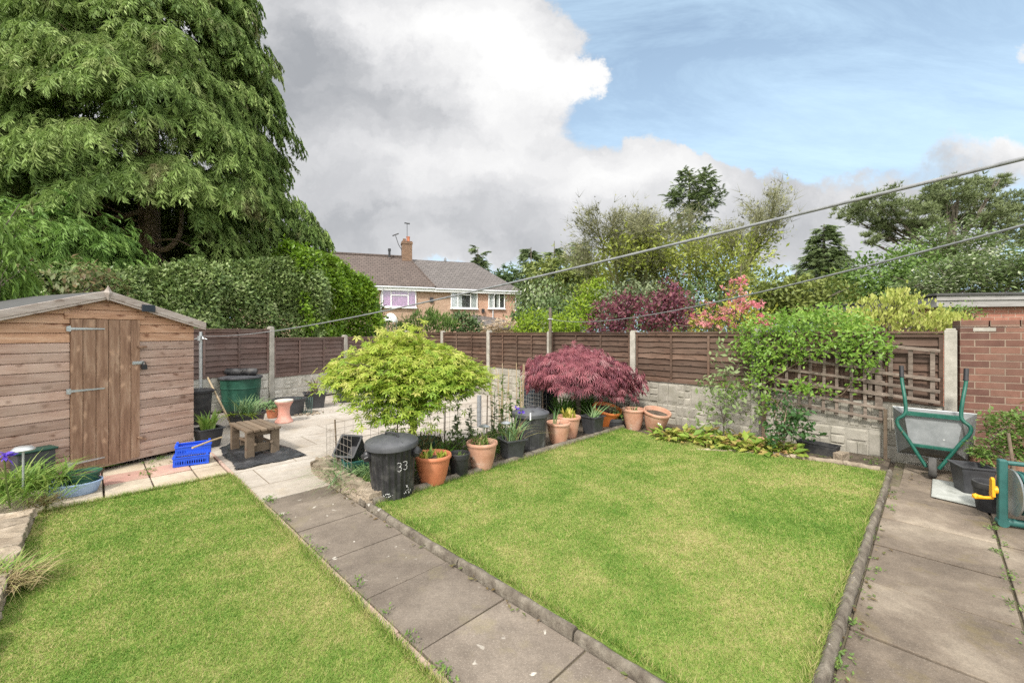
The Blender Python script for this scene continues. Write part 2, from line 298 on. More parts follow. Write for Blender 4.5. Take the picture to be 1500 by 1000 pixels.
# ------------------------------------------------------------------ mesh builder
class MB:
    def __init__(s): s.v = []; s.f = []; s.t = []; s.sm = []
    def add(s, vs, fs, t=None, sm=False):
        b = len(s.v); s.v += [tuple(v) for v in vs]
        if t is None: t = R.random()
        for f in fs: s.f.append([b + i for i in f]); s.t.append(t); s.sm.append(sm)
        return s
    def box(s, x0, x1, y0, y1, z0, z1, m=None, t=None, jit=0):
        vs = [Vector((x, y, z)) for z in (z0, z1) for x, y in ((x0, y0), (x1, y0), (x1, y1), (x0, y1))]
        if jit: vs = [v + Vector((R.uniform(-jit, jit), R.uniform(-jit, jit), R.uniform(-jit, jit))) for v in vs]
        if m is not None: vs = [m @ v for v in vs]
        return s.add(vs, [(3, 2, 1, 0), (4, 5, 6, 7), (0, 1, 5, 4), (1, 2, 6, 5), (2, 3, 7, 6), (3, 0, 4, 7)], t)
    def beam(s, a, b, w, h, t=None, up=Vector((0, 0, 1))):
        a = Vector(a); b = Vector(b); d = (b - a).normalized(); sd = d.cross(up)
        if sd.length < 1e-4: sd = d.cross(Vector((0, 1, 0)))
        sd.normalize(); u = sd.cross(d)
        vs = [p + sd * i * w / 2 + u * j * h / 2 for p in (a, b) for i, j in ((-1, -1), (1, -1), (1, 1), (-1, 1))]
        return s.add(vs, [(0, 1, 2, 3), (7, 6, 5, 4), (4, 5, 1, 0), (5, 6, 2, 1), (6, 7, 3, 2), (7, 4, 0, 3)], t)
    def prism(s, poly, z0, z1, t=None, m=None):
        n = len(poly); vs = [Vector((x, y, z)) for z in (z0, z1) for x, y in poly]
        if m is not None: vs = [m @ v for v in vs]
        return s.add(vs, [tuple(range(n))[::-1], tuple(range(n, 2 * n))] + [(i, (i + 1) % n, n + (i + 1) % n, n + i) for i in range(n)], t)
    def lathe(s, prof, n=28, m=None, t=None, sx=1, sy=1, cap=True, amp=None):
        vs = []; k = len(prof)
        for r, z in prof:
            for i in range(n):
                a = 2 * PI * i / n; rr = r * (amp(a, z) if amp else 1)
                vs.append(Vector((rr * math.cos(a) * sx, rr * math.sin(a) * sy, z)))
        if m is not None: vs = [m @ v for v in vs]
        fs = [(j * n + i, j * n + (i + 1) % n, (j + 1) * n + (i + 1) % n, (j + 1) * n + i) for j in range(k - 1) for i in range(n)]
        if cap: fs += [tuple(range(n))[::-1], tuple(range((k - 1) * n, k * n))]
        return s.add(vs, fs, t, True)
    def tube(s, pts, r0, r1=None, n=8, t=None, rad=None):
        pts = [Vector(p) for p in pts]; k = len(pts)
        if r1 is None: r1 = r0
        vs = []; ref = Vector((.31, .2, .93))
        for j, p in enumerate(pts):
            d = (pts[min(j + 1, k - 1)] - pts[max(j - 1, 0)])
            d = d.normalized() if d.length > 1e-9 else Vector((0, 0, 1))
            if abs(d.dot(ref)) > .95: ref = Vector((.9, .3, .1))
            a = d.cross(ref).normalized(); b = d.cross(a); ref = a.cross(d)
            r = rad[j] if rad else r0 + (r1 - r0) * j / max(1, k - 1)
            vs += [p + (a * math.cos(2 * PI * i / n) + b * math.sin(2 * PI * i / n)) * r for i in range(n)]
        fs = [(j * n + i, j * n + (i + 1) % n, (j + 1) * n + (i + 1) % n, (j + 1) * n + i) for j in range(k - 1) for i in range(n)]
        fs += [tuple(range(n))[::-1], tuple(range((k - 1) * n, k * n))]
        return s.add(vs, fs, t, True)
    def ico(s, c, r, t=None, jit=0, squash=1):
        bm = bmesh.new(); bmesh.ops.create_icosphere(bm, subdivisions=1, radius=1)
        vs = [Vector(c) + Vector((v.co.x * r, v.co.y * r, v.co.z * r * squash)) * (1 + R.uniform(-jit, jit)) for v in bm.verts]
        bm.verts.index_update(); fs = [[v.index for v in f.verts] for f in bm.faces]; bm.free()
        return s.add(vs, fs, t, True)
    def build(s, name, mat, parent=None, bevel=0, loc=None, rz=None, sharp=40, seg=2):
        me = bpy.data.meshes.new(name); me.from_pydata(s.v, [], s.f); me.update()
        a = me.attributes.new('tint', 'FLOAT', 'FACE'); a.data.foreach_set('value', s.t)
        if any(s.sm):
            me.polygons.foreach_set('use_smooth', s.sm)
            me.set_sharp_from_angle(angle=math.radians(sharp))
        me.materials.append(mat)
        o = bpy.data.objects.new(name, me); COL.objects.link(o)
        if parent: o.parent = parent
        if loc is not None: o.location = loc
        if rz is not None: o.rotation_euler = (0, 0, rz)
        if bevel:
            b = o.modifiers.new('bevel', 'BEVEL'); b.width = bevel; b.segments = seg; b.limit_method = 'ANGLE'; b.angle_limit = .6
        return o

def tag(o, label, cat, group=None, kind='thing'):
    o['label'] = label; o['category'] = cat; o['kind'] = kind
    if group: o['group'] = group
    return o
def thing(name, label, cat, loc=(0, 0, 0), rz=0, group=None):
    o = bpy.data.objects.new(name, None); COL.objects.link(o); o.empty_display_size = .2
    o.location = loc; o.rotation_euler = (0, 0, rz); return tag(o, label, cat, group)
def struct(name, mb, mat, bevel=0, kind='structure'):
    o = mb.build(name, mat, bevel=bevel); o['kind'] = kind; return o
def dup(root, loc, rz, label):
    r = root.copy(); COL.objects.link(r); r.location = loc; r.rotation_euler = (0, 0, rz); r['label'] = label
    for ch in list(root.children):
        c = ch.copy(); COL.objects.link(c); c.parent = r
        for g in ch.children:
            d = g.copy(); COL.objects.link(d); d.parent = c
    return r

# ------------------------------------------------------------------ foliage (numpy)
def npmesh(name, V, FA, tint, mat, parent=None, smooth=False):
    """V (n,3), FA (m,k) one polygon size"""
    me = bpy.data.meshes.new(name); n = len(V); m, k = FA.shape
    me.vertices.add(n); me.vertices.foreach_set('co', V.astype(np.float32).ravel())
    me.loops.add(m * k); me.loops.foreach_set('vertex_index', FA.astype(np.int32).ravel())
    me.polygons.add(m); me.polygons.foreach_set('loop_start', np.arange(0, m * k, k, dtype=np.int32))
    me.polygons.foreach_set('loop_total', np.full(m, k, dtype=np.int32))
    if smooth: me.polygons.foreach_set('use_smooth', np.ones(m, dtype=bool))
    me.update(calc_edges=True)
    a = me.attributes.new('tint', 'FLOAT', 'POINT'); a.data.foreach_set('value', tint.astype(np.float32))
    me.materials.append(mat)
    o = bpy.data.objects.new(name, me); COL.objects.link(o)
    if parent: o.parent = parent
    return o
def unit(a): return a / np.maximum(np.linalg.norm(a, axis=1, keepdims=True), 1e-9)
T = {}
T['leaf'] = (np.array([(0, 0, 0), (.5, .24, .07), (1, 0, -.05), (.5, -.24, .07)]), np.array([(0, 3, 2), (0, 2, 1)]))
T['narrow'] = (np.array([(0, 0, 0), (.45, .09, .03), (1, 0, -.12), (.45, -.09, .03)]), np.array([(0, 3, 2), (0, 2, 1)]))
def lobes(angs, lens, w, droop=0.1):
    vs = []; fs = []
    for a, l in zip(angs, lens):
        a = math.radians(a); c, s_ = math.cos(a), math.sin(a); b = len(vs)
        vs += [(0, 0, 0), (c * l * .5 - s_ * w * l, s_ * l * .5 + c * w * l, 0), (c * l, s_ * l, -droop * l), (c * l * .5 + s_ * w * l, s_ * l * .5 - c * w * l, 0)]
        fs += [(b, b + 3, b + 2), (b, b + 2, b + 1)]
    return np.array(vs), np.array(fs)
T['star'] = lobes([-105, -52, 0, 52, 105], [.6, .88, 1, .88, .6], .15, .12)
T['feather'] = lobes([-95, -60, -30, 0, 30, 60, 95], [.5, .8, .95, 1.05, .95, .8, .5], .055, .35)
T['tri3'] = lobes([-65, 0, 65], [.75, 1, .75], .2, .1)
def frond(n, ang, w):
    vs = [(0, 0, 0), (.5, .03, .07), (1, 0, -.05), (.5, -.03, .07)]; fs = [(0, 3, 2), (0, 2, 1)]
    for i in range(n):
        t = .12 + .8 * i / n; l = .42 * math.sin(PI * (.22 + .74 * t)) ** .9; z = .28 * t * (1 - t) - .05 * t
        for sg in (-1, 1):
            a = math.radians(ang - 15 * t) * sg; b = len(vs); c, s_ = math.cos(a), math.sin(a); x = t + (.03 if sg > 0 else 0)
            vs += [(x - w, 0, z), (x + w, 0, z), (x + c * l, s_ * l, z - .13)]
            fs.append((b, b + 1, b + 2))
    return np.array(vs), np.array(fs)
T['frond'] = frond(7, 50, .045)
def ragged(seed):
    q = random.Random(seed); vs = [(0, 0, 0), (.45, .02, .05), (.9, 0, -.12), (.45, -.02, .05)]; fs = [(0, 3, 2), (0, 2, 1)]
    for i in range(18):
        t = q.uniform(.08, .95); sg = q.choice((-1, 1)); a = sg * math.radians(q.uniform(18, 62)); l = q.uniform(.2, .48) * (1.15 - .5 * t); b = len(vs); z = .2 * t * (1 - t) - .12 * t; c, s_ = math.cos(a), math.sin(a)
        vs += [(t - .035, 0, z), (t + .5 * l * c + .03 * s_, .5 * l * s_ - .03 * c * sg, z - .02), (t + c * l, s_ * l, z - q.uniform(.02, .2)), (t + .5 * l * c - .03 * s_, .5 * l * s_ + .03 * c * sg, z + .02)]
        fs += [(b, b + 1, b + 2), (b, b + 2, b + 3)]
    return np.array(vs), np.array(fs)
for k_ in range(3): T['ragged%d' % k_] = ragged(k_ + 3)
T['frond_s'] = frond(5, 50, .08)
def tuft(n, w, cone):
    vs = []; fs = []
    for i in range(n):
        a = 2 * PI * i / n + .3 * (i % 3); c = cone * (.5 + .5 * ((i * 7) % 5) / 4); b = len(vs)
        d = Vector((1, c * math.cos(a), c * math.sin(a))).normalized(); s_ = d.cross(Vector((0, -math.sin(a), math.cos(a)))).normalized()
        s_ = d.cross(Vector((.2, math.cos(a + 1.5), math.sin(a + 1.5)))).normalized() * w
        vs += [tuple(-s_), tuple(s_), tuple(d)]; fs.append((b, b + 1, b + 2))
    return np.array(vs), np.array(fs)
T['tuft'] = tuft(11, .07, 1.1)
T['twigtuft'] = tuft(5, .022, .7)

def leaves(name, pos, d, nrm, size, shape, mat, parent=None, tint=None):
    tv, tf = T[shape]; N = len(pos)
    d = unit(d); nrm = unit(nrm - (nrm * d).sum(1, keepdims=True) * d); s_ = np.cross(nrm, d)
    size = np.broadcast_to(np.asarray(size, float), (N,))
    V = pos[:, None, :] + size[:, None, None] * (tv[None, :, 0:1] * d[:, None, :] + tv[None, :, 1:2] * s_[:, None, :] + tv[None, :, 2:3] * nrm[:, None, :])
    FA = (tf[None] + (np.arange(N) * len(tv))[:, None, None]).reshape(-1, 3)
    if tint is None: tint = rng.random(N)
    return npmesh(name, V.reshape(-1, 3), FA, np.repeat(tint, len(tv)), mat, parent)

def rdir(n): return unit(rng.normal(size=(n, 3)))
def clumped(blobs, nclump, per, spreadf=.28, lo=.72, hi=1.06, inner=.25, flat=.75):
    """points through the crown: clumps near the surface of each ellipsoid, some inside. -> pos, outward, clump-tint"""
    ar = np.array([(b[3] * b[4] + b[4] * b[5] + b[3] * b[5]) for b in blobs]); ar = ar / ar.sum()
    PO, OU, TI = [], [], []
    for b, w in zip(blobs, ar):
        k = max(3, int(nclump * w)); c = np.array(b[:3]); r = np.array(b[3:6])
        o = rdir(k); rad = rng.uniform(lo, hi, k); ins = rng.random(k) < inner; rad[ins] = rng.uniform(.25, .75, ins.sum())
        cc = c + o * r * rad[:, None]; ct = rng.random(k)
        m = per; sp = spreadf * (r.prod() ** (1 / 3))
        off = rng.normal(size=(k, m, 3)) * sp * np.array([1, 1, flat]) * rng.uniform(.5, 1.2, (k, 1, 1))
        PO.append((cc[:, None, :] + off).reshape(-1, 3)); OU.append(np.repeat(o, m, 0))
        TI.append(np.clip(np.repeat(ct, m) * .55 + rng.random(k * m) * .45, 0, 1))
    return np.concatenate(PO), np.concatenate(OU), np.concatenate(TI)

def blades(name, base_, n, L, w, spread_, lean, droop, mat, parent=None, rad=.03, seg=5, lvar=.35, up0=1.0):
    """strap or grass leaves rising from a clump at each base point"""
    B = np.asarray(base_, float).reshape(-1, 3); N = n * len(B)
    b = np.repeat(B, n, 0) + np.concatenate([rng.normal(size=(N, 2)) * rad, np.zeros((N, 1))], 1)
    a = rng.uniform(0, 2 * PI, N); le = lean * rng.uniform(.1, 1, N) ** spread_
    ln = L * (1 - lvar * rng.random(N)); dr = droop * rng.uniform(.3, 1.3, N)
    h = np.stack([np.cos(a), np.sin(a), np.zeros(N)], 1); sd = np.stack([-np.sin(a + .6), np.cos(a + .6), np.zeros(N)], 1)
    t = np.linspace(0, 1, seg + 1)
    X = (le[:, None] * t + dr[:, None] * t ** 2.2) * ln[:, None]
    Z = (up0 * t - dr[:, None] * .75 * t ** 2.6 - le[:, None] ** 2 * .3 * t) * ln[:, None]
    c = b[:, None, :] + X[..., None] * h[:, None, :]; c[..., 2] += Z
    wd = w * np.minimum(1, (1.02 - t) * 2.2) * (.65 + .35 * np.sin(PI * np.minimum(1, t * 1.5)))
    V = np.stack([c - sd[:, None, :] * wd[None, :, None] / 2, c + sd[:, None, :] * wd[None, :, None] / 2], 2)
    q = np.array([(2 * i, 2 * i + 1, 2 * i + 3, 2 * i + 2) for i in range(seg)])
    FA = (q[None] + (np.arange(N) * (seg + 1) * 2)[:, None, None]).reshape(-1, 4)
    return npmesh(name, V.reshape(-1, 3), FA, np.repeat(rng.random(N), (seg + 1) * 2), mat, parent)

def branch(paths, tips, p, d, L, r, depth, spr=.6, up=.05, wig=.16, shrink=.7):
    pts = [p.copy()]; n = 4
    for i in range(n):
        d = (d + Vector((R.gauss(0, wig), R.gauss(0, wig), R.gauss(0, wig) + up))).normalized()
        p = p + d * (L / n); pts.append(p.copy())
        if depth <= 1: tips.append((p.copy(), d.copy()))
    paths.append((pts, r, r * .6))
    if depth == 0: return
    for k in range(R.choice((2, 3, 3))):
        q = pts[R.choice((2, 3, 4, 4))]
        nd_ = (d + Vector((R.gauss(0, spr), R.gauss(0, spr), R.gauss(0, spr * .7)))).normalized()
        branch(paths, tips, q, nd_, L * shrink * R.uniform(.8, 1.15), r * .58, depth - 1, spr, up, wig, shrink)

def polysample(poly, n, wfun=None):
    poly = np.array(poly); lo, hi = poly.min(0), poly.max(0); outp = np.zeros((0, 2))
    while len(outp) < n:
        p = rng.uniform(lo, hi, (n, 2)); ins = np.zeros(n, bool); j = len(poly) - 1
        for i in range(len(poly)):
            xi, yi = poly[i]; xj, yj = poly[j]
            ins ^= ((yi > p[:, 1]) != (yj > p[:, 1])) & (p[:, 0] < (xj - xi) * (p[:, 1] - yi) / (yj - yi + 1e-12) + xi); j = i
        if wfun is not None: ins &= rng.random(n) < wfun(p)
        outp = np.concatenate([outp, p[ins]])
    return outp[:n]
# ------------------------------------------------------------------ the setting
def G(a, b, z=0.0): return Vector((S2 * (b - a), S2 * (a + b), z))
def g2(a, b): return (S2 * (b - a), S2 * (a + b))
RG = Matrix.Rotation(PI / 4, 4, 'Z')      # local x = BX, local y = AX
def gbox(mb, a0, a1, b0, b1, z0, z1, **k): mb.box(b0, b1, a0, a1, z0, z1, m=RG, **k)

mb = MB(); mb.add([(-400, -60, -.05), (400, -60, -.05), (400, 700, -.05), (-400, 700, -.05)], [(0, 1, 2, 3)]); struct('ground', mb, M['field'])
mb = MB(); mb.prism([g2(-3, -5), g2(12.2, -5), g2(12.2, 8), g2(-3, 8)], -.049, -.046); struct('garden_soil', mb, M['earth'])

def patio_mat():
    m = M['patio']; nt = m.node_tree
    pr = [n for n in nt.nodes if n.type == 'BSDF_PRINCIPLED'][0]
    src = pr.inputs['Base Color'].links[0].from_socket
    o = nd(nt, 'NewGeometry').outputs['Position']
    c = nd(nt, 'Mapping', {'Vector': o, 'Rotation': (0, 0, -PI / 4), 'Location': (.08, .12, 0)}).outputs[0]
    br = nd(nt, 'TexBrick', {'Vector': c, 'Color1': (1, 1, 1), 'Color2': (.9, .88, .86), 'Mortar': (.45, .4, .33), 'Scale': 1.0, 'Mortar Size': .006, 'Mortar Smooth': .3, 'Brick Width': .9, 'Row Height': .6}, offset=.5)
    nt.links.new(mixc(nt, 1.0, src, br.outputs[0], 'MULTIPLY'), pr.inputs['Base Color'])
patio_mat()
mb = MB(); mb.prism([g2(4.22, 1.08), g2(4.22, 1.72), g2(4.66, 1.72), g2(4.66, 6.72), g2(11.2, 6.9), g2(9.77, 2.62), g2(8.7, -.3), g2(7.2, -.3), g2(6.2, 1.08)][::-1], -.044, 0)
struct('patio', mb, M['patio'])

def slabs(name, mat, aj, bj, z, gap, bev, rot=.003):
    mb = MB()
    for i in range(len(aj) - 1):
        for j in range(len(bj) - 1):
            zz = z + R.uniform(-.004, .003)
            gbox(mb, aj[i] + gap / 2, aj[i + 1] - gap / 2, bj[j] + gap / 2, bj[j + 1] - gap / 2, -.044, zz, jit=rot)
    return struct(name, mb, mat, bevel=bev)
slabs('path', M['slab_dark'], [-2.8, -2.2, -1.63, -1.07, -.51, .05, .61, 1.17, 1.72, 2.27, 2.83, 3.39, 3.95, 4.215], [1.105, 1.667], 0, .008, .004)
mb = MB(); mb.prism([g2(-3, 1.06), g2(4.21, 1.06), g2(4.21, 1.70), g2(-3, 1.70)][::-1], -.045, -.012); struct('path_bedding', mb, M['joint'])
aj = [.316, -.32, -.93, -1.54, -2.15]
slabs('path', M['slab_right'], aj[::-1], [1.70, 2.12, 2.73, 3.34, 3.95, 4.56, 5.17, 5.60], 0, .013, .005)
slabs('path', M['slab_right'], [-2.15, -1.4, -.6, .26], [5.60, 5.98, 6.68], -.012, .02, .008, .008)
mb = MB(); mb.prism([g2(.33, 1.71), g2(.33, 6.72), g2(-2.3, 6.72), g2(-2.3, 1.71)], -.045, -.02); struct('path_bedding', mb, M['joint'])
# edge strip of thin pink tiles beside the left path
mb = MB(); a = -2.6
while a < 6.2:
    l = R.uniform(.4, .6); gbox(mb, a, a + l - .012, 1.066, 1.098, -.044, .004, jit=.004); a += l
struct('path_edging', mb, M['kerb_pink'], bevel=.006)
# slabs before the shed
mb = MB(); mp = MB(); bj = [-.6, -.26, .1, .45, .8, 1.06]
for j in range(5):
    gbox(mb, 5.28, 5.74, bj[j] + .006, bj[j + 1] - .006, -.044, .004 + R.uniform(0, .006), jit=.004)
    gbox(mb if j in (0, 1, 4) else mp, 5.755, 6.13, bj[j] + .006, bj[j + 1] - .006, -.044, .004 + R.uniform(0, .006), jit=.004)
    gbox(mp if j in (1,) else mb, 6.145, 6.6, bj[j] + .006, bj[j + 1] - .006, -.044, -.01 + R.uniform(0, .006), jit=.004)
struct('paving', mb, M['slab_cream'], bevel=.008); struct('paving', mp, M['slab_pink'], bevel=.008)

def kerb(name, p, q, w, h, along):
    """round-topped edging laid in lengths"""
    mb = MB(); p = Vector(p); q = Vector(q); L = (q - p).length; d = (q - p).normalized(); n = Vector((-d.y, d.x, 0)); s = 0
    while s < L - .05:
        l = min(along, L - s); k = 14
        prof = [(-w / 2, -.04), (-w / 2, h * .45), (-w * .36, h * .82), (-w * .12, h), (w * .12, h), (w * .36, h * .82), (w / 2, h * .45), (w / 2, -.04)]
        vs = []; oz = R.uniform(-.006, .006)
        for i in range(k + 1):
            e = .985 if i in (0, k) else 1; c = p + d * (s + .006 + (l - .012) * i / k)
            for x, z in prof: vs.append(c + n * (x * e + R.gauss(0, .0022)) + Vector((0, 0, z * e + oz + R.gauss(0, .0026))))
        m_ = len(prof)
        fs = [(i * m_ + j, i * m_ + j + 1, (i + 1) * m_ + j + 1, (i + 1) * m_ + j) for i in range(k) for j in range(m_ - 1)]
        fs += [tuple(range(m_)), tuple(range(k * m_, (k + 1) * m_))[::-1]]
        mb.add(vs, fs, None, True); s += l
    o = mb.build(name, M['kerb'], sharp=60); o['kind'] = 'structure'; return o
kerb('kerb', G(.33, 1.695), G(3.44, 1.695), .05, .046, .92)
kerb('kerb', G(.345, 1.70), G(.345, 6.05), .05, .05, .92)
kerb('kerb', G(3.425, 1.72), G(3.425, 5.86), .075, .078, .95)

LZ = .03
LAWN_R = [g2(.365, 1.725), g2(.365, 5.95), g2(1.2, 5.88), g2(2.2, 5.76), g2(2.9, 5.72), g2(3.385, 5.80), g2(3.385, 1.725)]
LAWN_L = [g2(5.27, -.30), g2(5.27, 1.06), g2(-2.4, 1.06), g2(-2.4, -.9), g2(1.2, -.8), g2(2.2, -.42), g2(3.4, -.36)]
for poly, z in ((LAWN_R, LZ), (LAWN_L, 0.004)):
    mb = MB(); mb.prism(poly, -.043, z)
    bm_ = mb; struct('lawn', mb, M['lawn'])
# beds
mb = MB(); mb.prism([g2(3.46, 1.78), g2(4.64, 1.78), g2(4.64, 6.7), g2(3.46, 6.7)][::-1], -.042, .035)
mb.prism([g2(.37, 5.9), g2(.37, 6.7), g2(3.49, 6.72), g2(3.49, 5.74)][::-1], -.042, .012)
mb.prism([g2(-2, -.5), g2(5.1, -.5), g2(6.2, -.9), g2(6.2, -2.4), g2(-2, -3.5)], -.042, .09)
struct('flower_bed', mb, M['earth'])
def clods(mb, poly, n, z, r0, r1):
    for x, y in polysample(poly, n): mb.ico((x, y, z), R.uniform(r0, r1), jit=.25, squash=.6)
mb = MB()
clods(mb, [g2(.4, 5.98), g2(.4, 6.65), g2(3.4, 6.65), g2(3.4, 5.85)], 330, .014, .006, .022)
clods(mb, [g2(3.55, 1.85), g2(4.6, 1.85), g2(4.6, 6.6), g2(3.55, 6.6)], 420, .036, .006, .022)
clods(mb, [g2(5.0, -.55), g2(6, -1), g2(6, -1.8), g2(2, -1.6), g2(2, -.55)], 300, .092, .006, .025)
o = struct('loose_soil', mb, M['earth'], kind='stuff')

# grass blades on both lawns
def grass(poly, z, n):
    def w(p):
        return np.clip(2.3 / np.maximum(np.hypot(p[:, 0], p[:, 1]), .8), .12, 1.0) ** 1.25 * (p[:, 1] > .75)
    p = polysample(poly, n, w); N = len(p); dist = np.hypot(p[:, 0], p[:, 1])
    h = rng.uniform(.006, .019, N); wd = rng.uniform(.0018, .0038, N) * np.clip(dist / 2.2, 1, 2.6)
    a = rng.uniform(0, 2 * PI, N); ln = rng.uniform(.2, 1.6, N) * h; b = rng.uniform(0, 2 * PI, N)
    base_ = np.column_stack([p, np.full(N, z)])
    sd = np.column_stack([np.cos(a), np.sin(a), np.zeros(N)]) * wd[:, None] / 2
    tip = base_ + np.column_stack([np.cos(b) * ln, np.sin(b) * ln, h])
    V = np.stack([base_ - sd, base_ + sd, tip], 1)
    return V.reshape(-1, 3), np.repeat(rng.random(N), 3)
v1, t1 = grass(LAWN_R, LZ - .002, 400000); v2, t2 = grass(LAWN_L, .002, 340000)
def edgetufts(p, q, n, z, h=.05):
    t = rng.random(n); p = np.array(p); q = np.array(q); b = p + (q - p) * t[:, None] + rng.normal(size=(n, 2)) * .012
    return np.column_stack([b, np.full(n, z)])
E = np.concatenate([edgetufts(g2(-2, 1.05), g2(5.2, 1.05), 9000, .002), edgetufts(g2(5.25, -.3), g2(5.25, 1.05), 2500, .002), edgetufts(g2(-1, 1.755), g2(3.4, 1.755), 3500, LZ),
                    edgetufts(g2(.385, 1.2), g2(.385, 5.9), 3500, LZ), edgetufts(g2(3.38, 1.8), g2(3.38, 5.8), 2200, LZ)])
N = len(E); a = rng.uniform(0, 2 * PI, N); hh = rng.uniform(.02, .055, N); wd = rng.uniform(.003, .005, N); b = rng.uniform(0, 2 * PI, N)
sd = np.column_stack([np.cos(a), np.sin(a), np.zeros(N)]) * wd[:, None] / 2
tip = E + np.column_stack([np.cos(b) * hh * .7, np.sin(b) * hh * .7, hh])
v3 = np.stack([E - sd, E + sd, tip], 1).reshape(-1, 3)
V = np.concatenate([v1, v2, v3]); tt = np.concatenate([t1, t2, np.repeat(rng.random(N), 3)])
o = npmesh('grass', V, np.arange(len(V)).reshape(-1, 3), tt, M['grass'])
o['kind'] = 'stuff'; o['label'] = 'short mown grass with straw coloured patches on the two lawns'; o['category'] = 'grass'
# weeds and moss in joints
wpts = [G(R.uniform(.5, 4.2), R.choice((1.10, 1.13)) + R.gauss(0, .01)) for _ in range(22)] + [G(R.choice((-.32, .28)) + R.gauss(0, .012), R.uniform(2.2, 5.4)) for _ in range(46)] + \
       [P(218 + R.gauss(0, 5), 685 + R.uniform(-8, 14)) for _ in range(12)] + [P(235 + R.gauss(0, 6), 672 + R.gauss(0, 2)) for _ in range(8)] + [P(395 + R.gauss(0, 3), 733 + R.gauss(0, 2)) for _ in range(8)] + \
       [P(1218 + R.gauss(0, 4), 960 + R.gauss(0, 8)) for _ in range(16)] + [P(1215 + R.gauss(0, 12), 668 + R.gauss(0, 3)) for _ in range(10)] + [P(1275 + R.gauss(0, 14), 676 + R.gauss(0, 4)) for _ in range(14)]
pos = np.repeat(np.array([list(w) for w in wpts]), 14, 0) + rng.normal(size=(14 * len(wpts), 3)) * np.array([.018, .018, .004]) + np.array([0, 0, .012])
d = rdir(len(pos)); d[:, 2] = abs(d[:, 2]) * .6
o = leaves('weeds', pos, d, rdir(len(pos)) + np.array([0, 0, 1.5]), rng.uniform(.008, .028, len(pos)), 'leaf', M['f_mid']); o['kind'] = 'stuff'
o['label'] = 'small green weeds growing in the paving joints'; o['category'] = 'weeds'

# ------------------------------------------------------------------ fences
def ashlar(mb, x0, x1, z0, z1, y, m):
    """cast stone pattern: random blocks standing proud of the board"""
    x = x0 + .004
    zs = [z0 + .012, z0 + (z1 - z0) * R.uniform(.46, .54), z1 - .012]
    while x < x1 - .04:
        w = min(R.uniform(.09, .22), x1 - .01 - x)
        if x1 - .01 - x - w < .07: w = x1 - .01 - x
        if R.random() < .22: rows = [(zs[0], zs[2])]
        elif R.random() < .35: rows = [(zs[0], zs[0] * .66 + zs[2] * .34), (zs[0] * .66 + zs[2] * .34, zs[0] * .33 + zs[2] * .67), (zs[0] * .33 + zs[2] * .67, zs[2])]
        else: rows = [(zs[0], zs[1]), (zs[1], zs[2])]
        for r0, r1 in rows:
            if len(rows) == 2 and R.random() < .35 and w > .18: cols = [(x, x + w * .5), (x + w * .5, x + w)]
            else: cols = [(x, x + w)]
            for c0, c1 in cols:
                nx, nz = 4, 3; vs = []; dp = R.uniform(.007, .015); gx = (0, .07, R.uniform(.4, .6), .93, 1); gz = (0, .12, .88, 1)
                for k in range(nz + 1):
                    for i in range(nx + 1):
                        ed = i in (0, nx) or k in (0, nz)
                        xx = c0 + .006 + (c1 - c0 - .012) * gx[i]; zz = r0 + .005 + (r1 - r0 - .010) * gz[k]
                        vs.append(m @ Vector((xx + (R.gauss(0, .003) if not ed else 0), y + (0 if ed else dp + R.gauss(0, .0045)), zz)))
                mb.add(vs, [(k * (nx + 1) + i + 1, k * (nx + 1) + i, (k + 1) * (nx + 1) + i, (k + 1) * (nx + 1) + i + 1) for k in range(nz) for i in range(nx)])
        x += w
I4 = Matrix.Identity(4)
def lap_panel(root, x0, x1, z0, z1, mat, nb, laps=8):
    mb = MB()
    ph = (z1 - z0 - .05) / laps
    for i in range(laps):                       # waney lap boards, each tilted over the one below
        za = z0 + .02 + i * ph; n = 14; vs = []; t = R.random()
        for j in range(n + 1):
            x = x0 + .03 + (x1 - x0 - .06) * j / n; wv = R.gauss(0, .004)
            vs += [(x, .022, za - .022 + wv), (x, .012, za + .015), (x, -.006, za + ph + .004), (x, -.016, za + ph)]
        mb.add(vs, [(j * 4 + k, (j + 1) * 4 + k, (j + 1) * 4 + k + 1, j * 4 + k + 1)[::-1] for j in range(n) for k in range(3)], t)
    p = mb.build('fence_panel', mat, root)
    f = MB()
    f.box(x0 + .005, x1 - .005, .012, .036, z1 - .055, z1 - .012); f.box(x0 + .005, x1 - .005, .014, .036, z0, z0 + .045)
    f.box(x0 - .005, x1 + .005, -.03, .05, z1 - .01, z1 + .012)
    for x in (x0 + .022, x1 - .022): f.box(x - .018, x + .018, .0142, .038, z0 + .046, z1 - .056)
    for k in range(nb):
        x = x0 + (x1 - x0) * (k + 1) / (nb + 1) + R.uniform(-.03, .03); f.box(x - .017, x + .017, .024, .040, z0 + .046, z1 - .056)
    f.build('panel_frame', mat, p, bevel=.003)
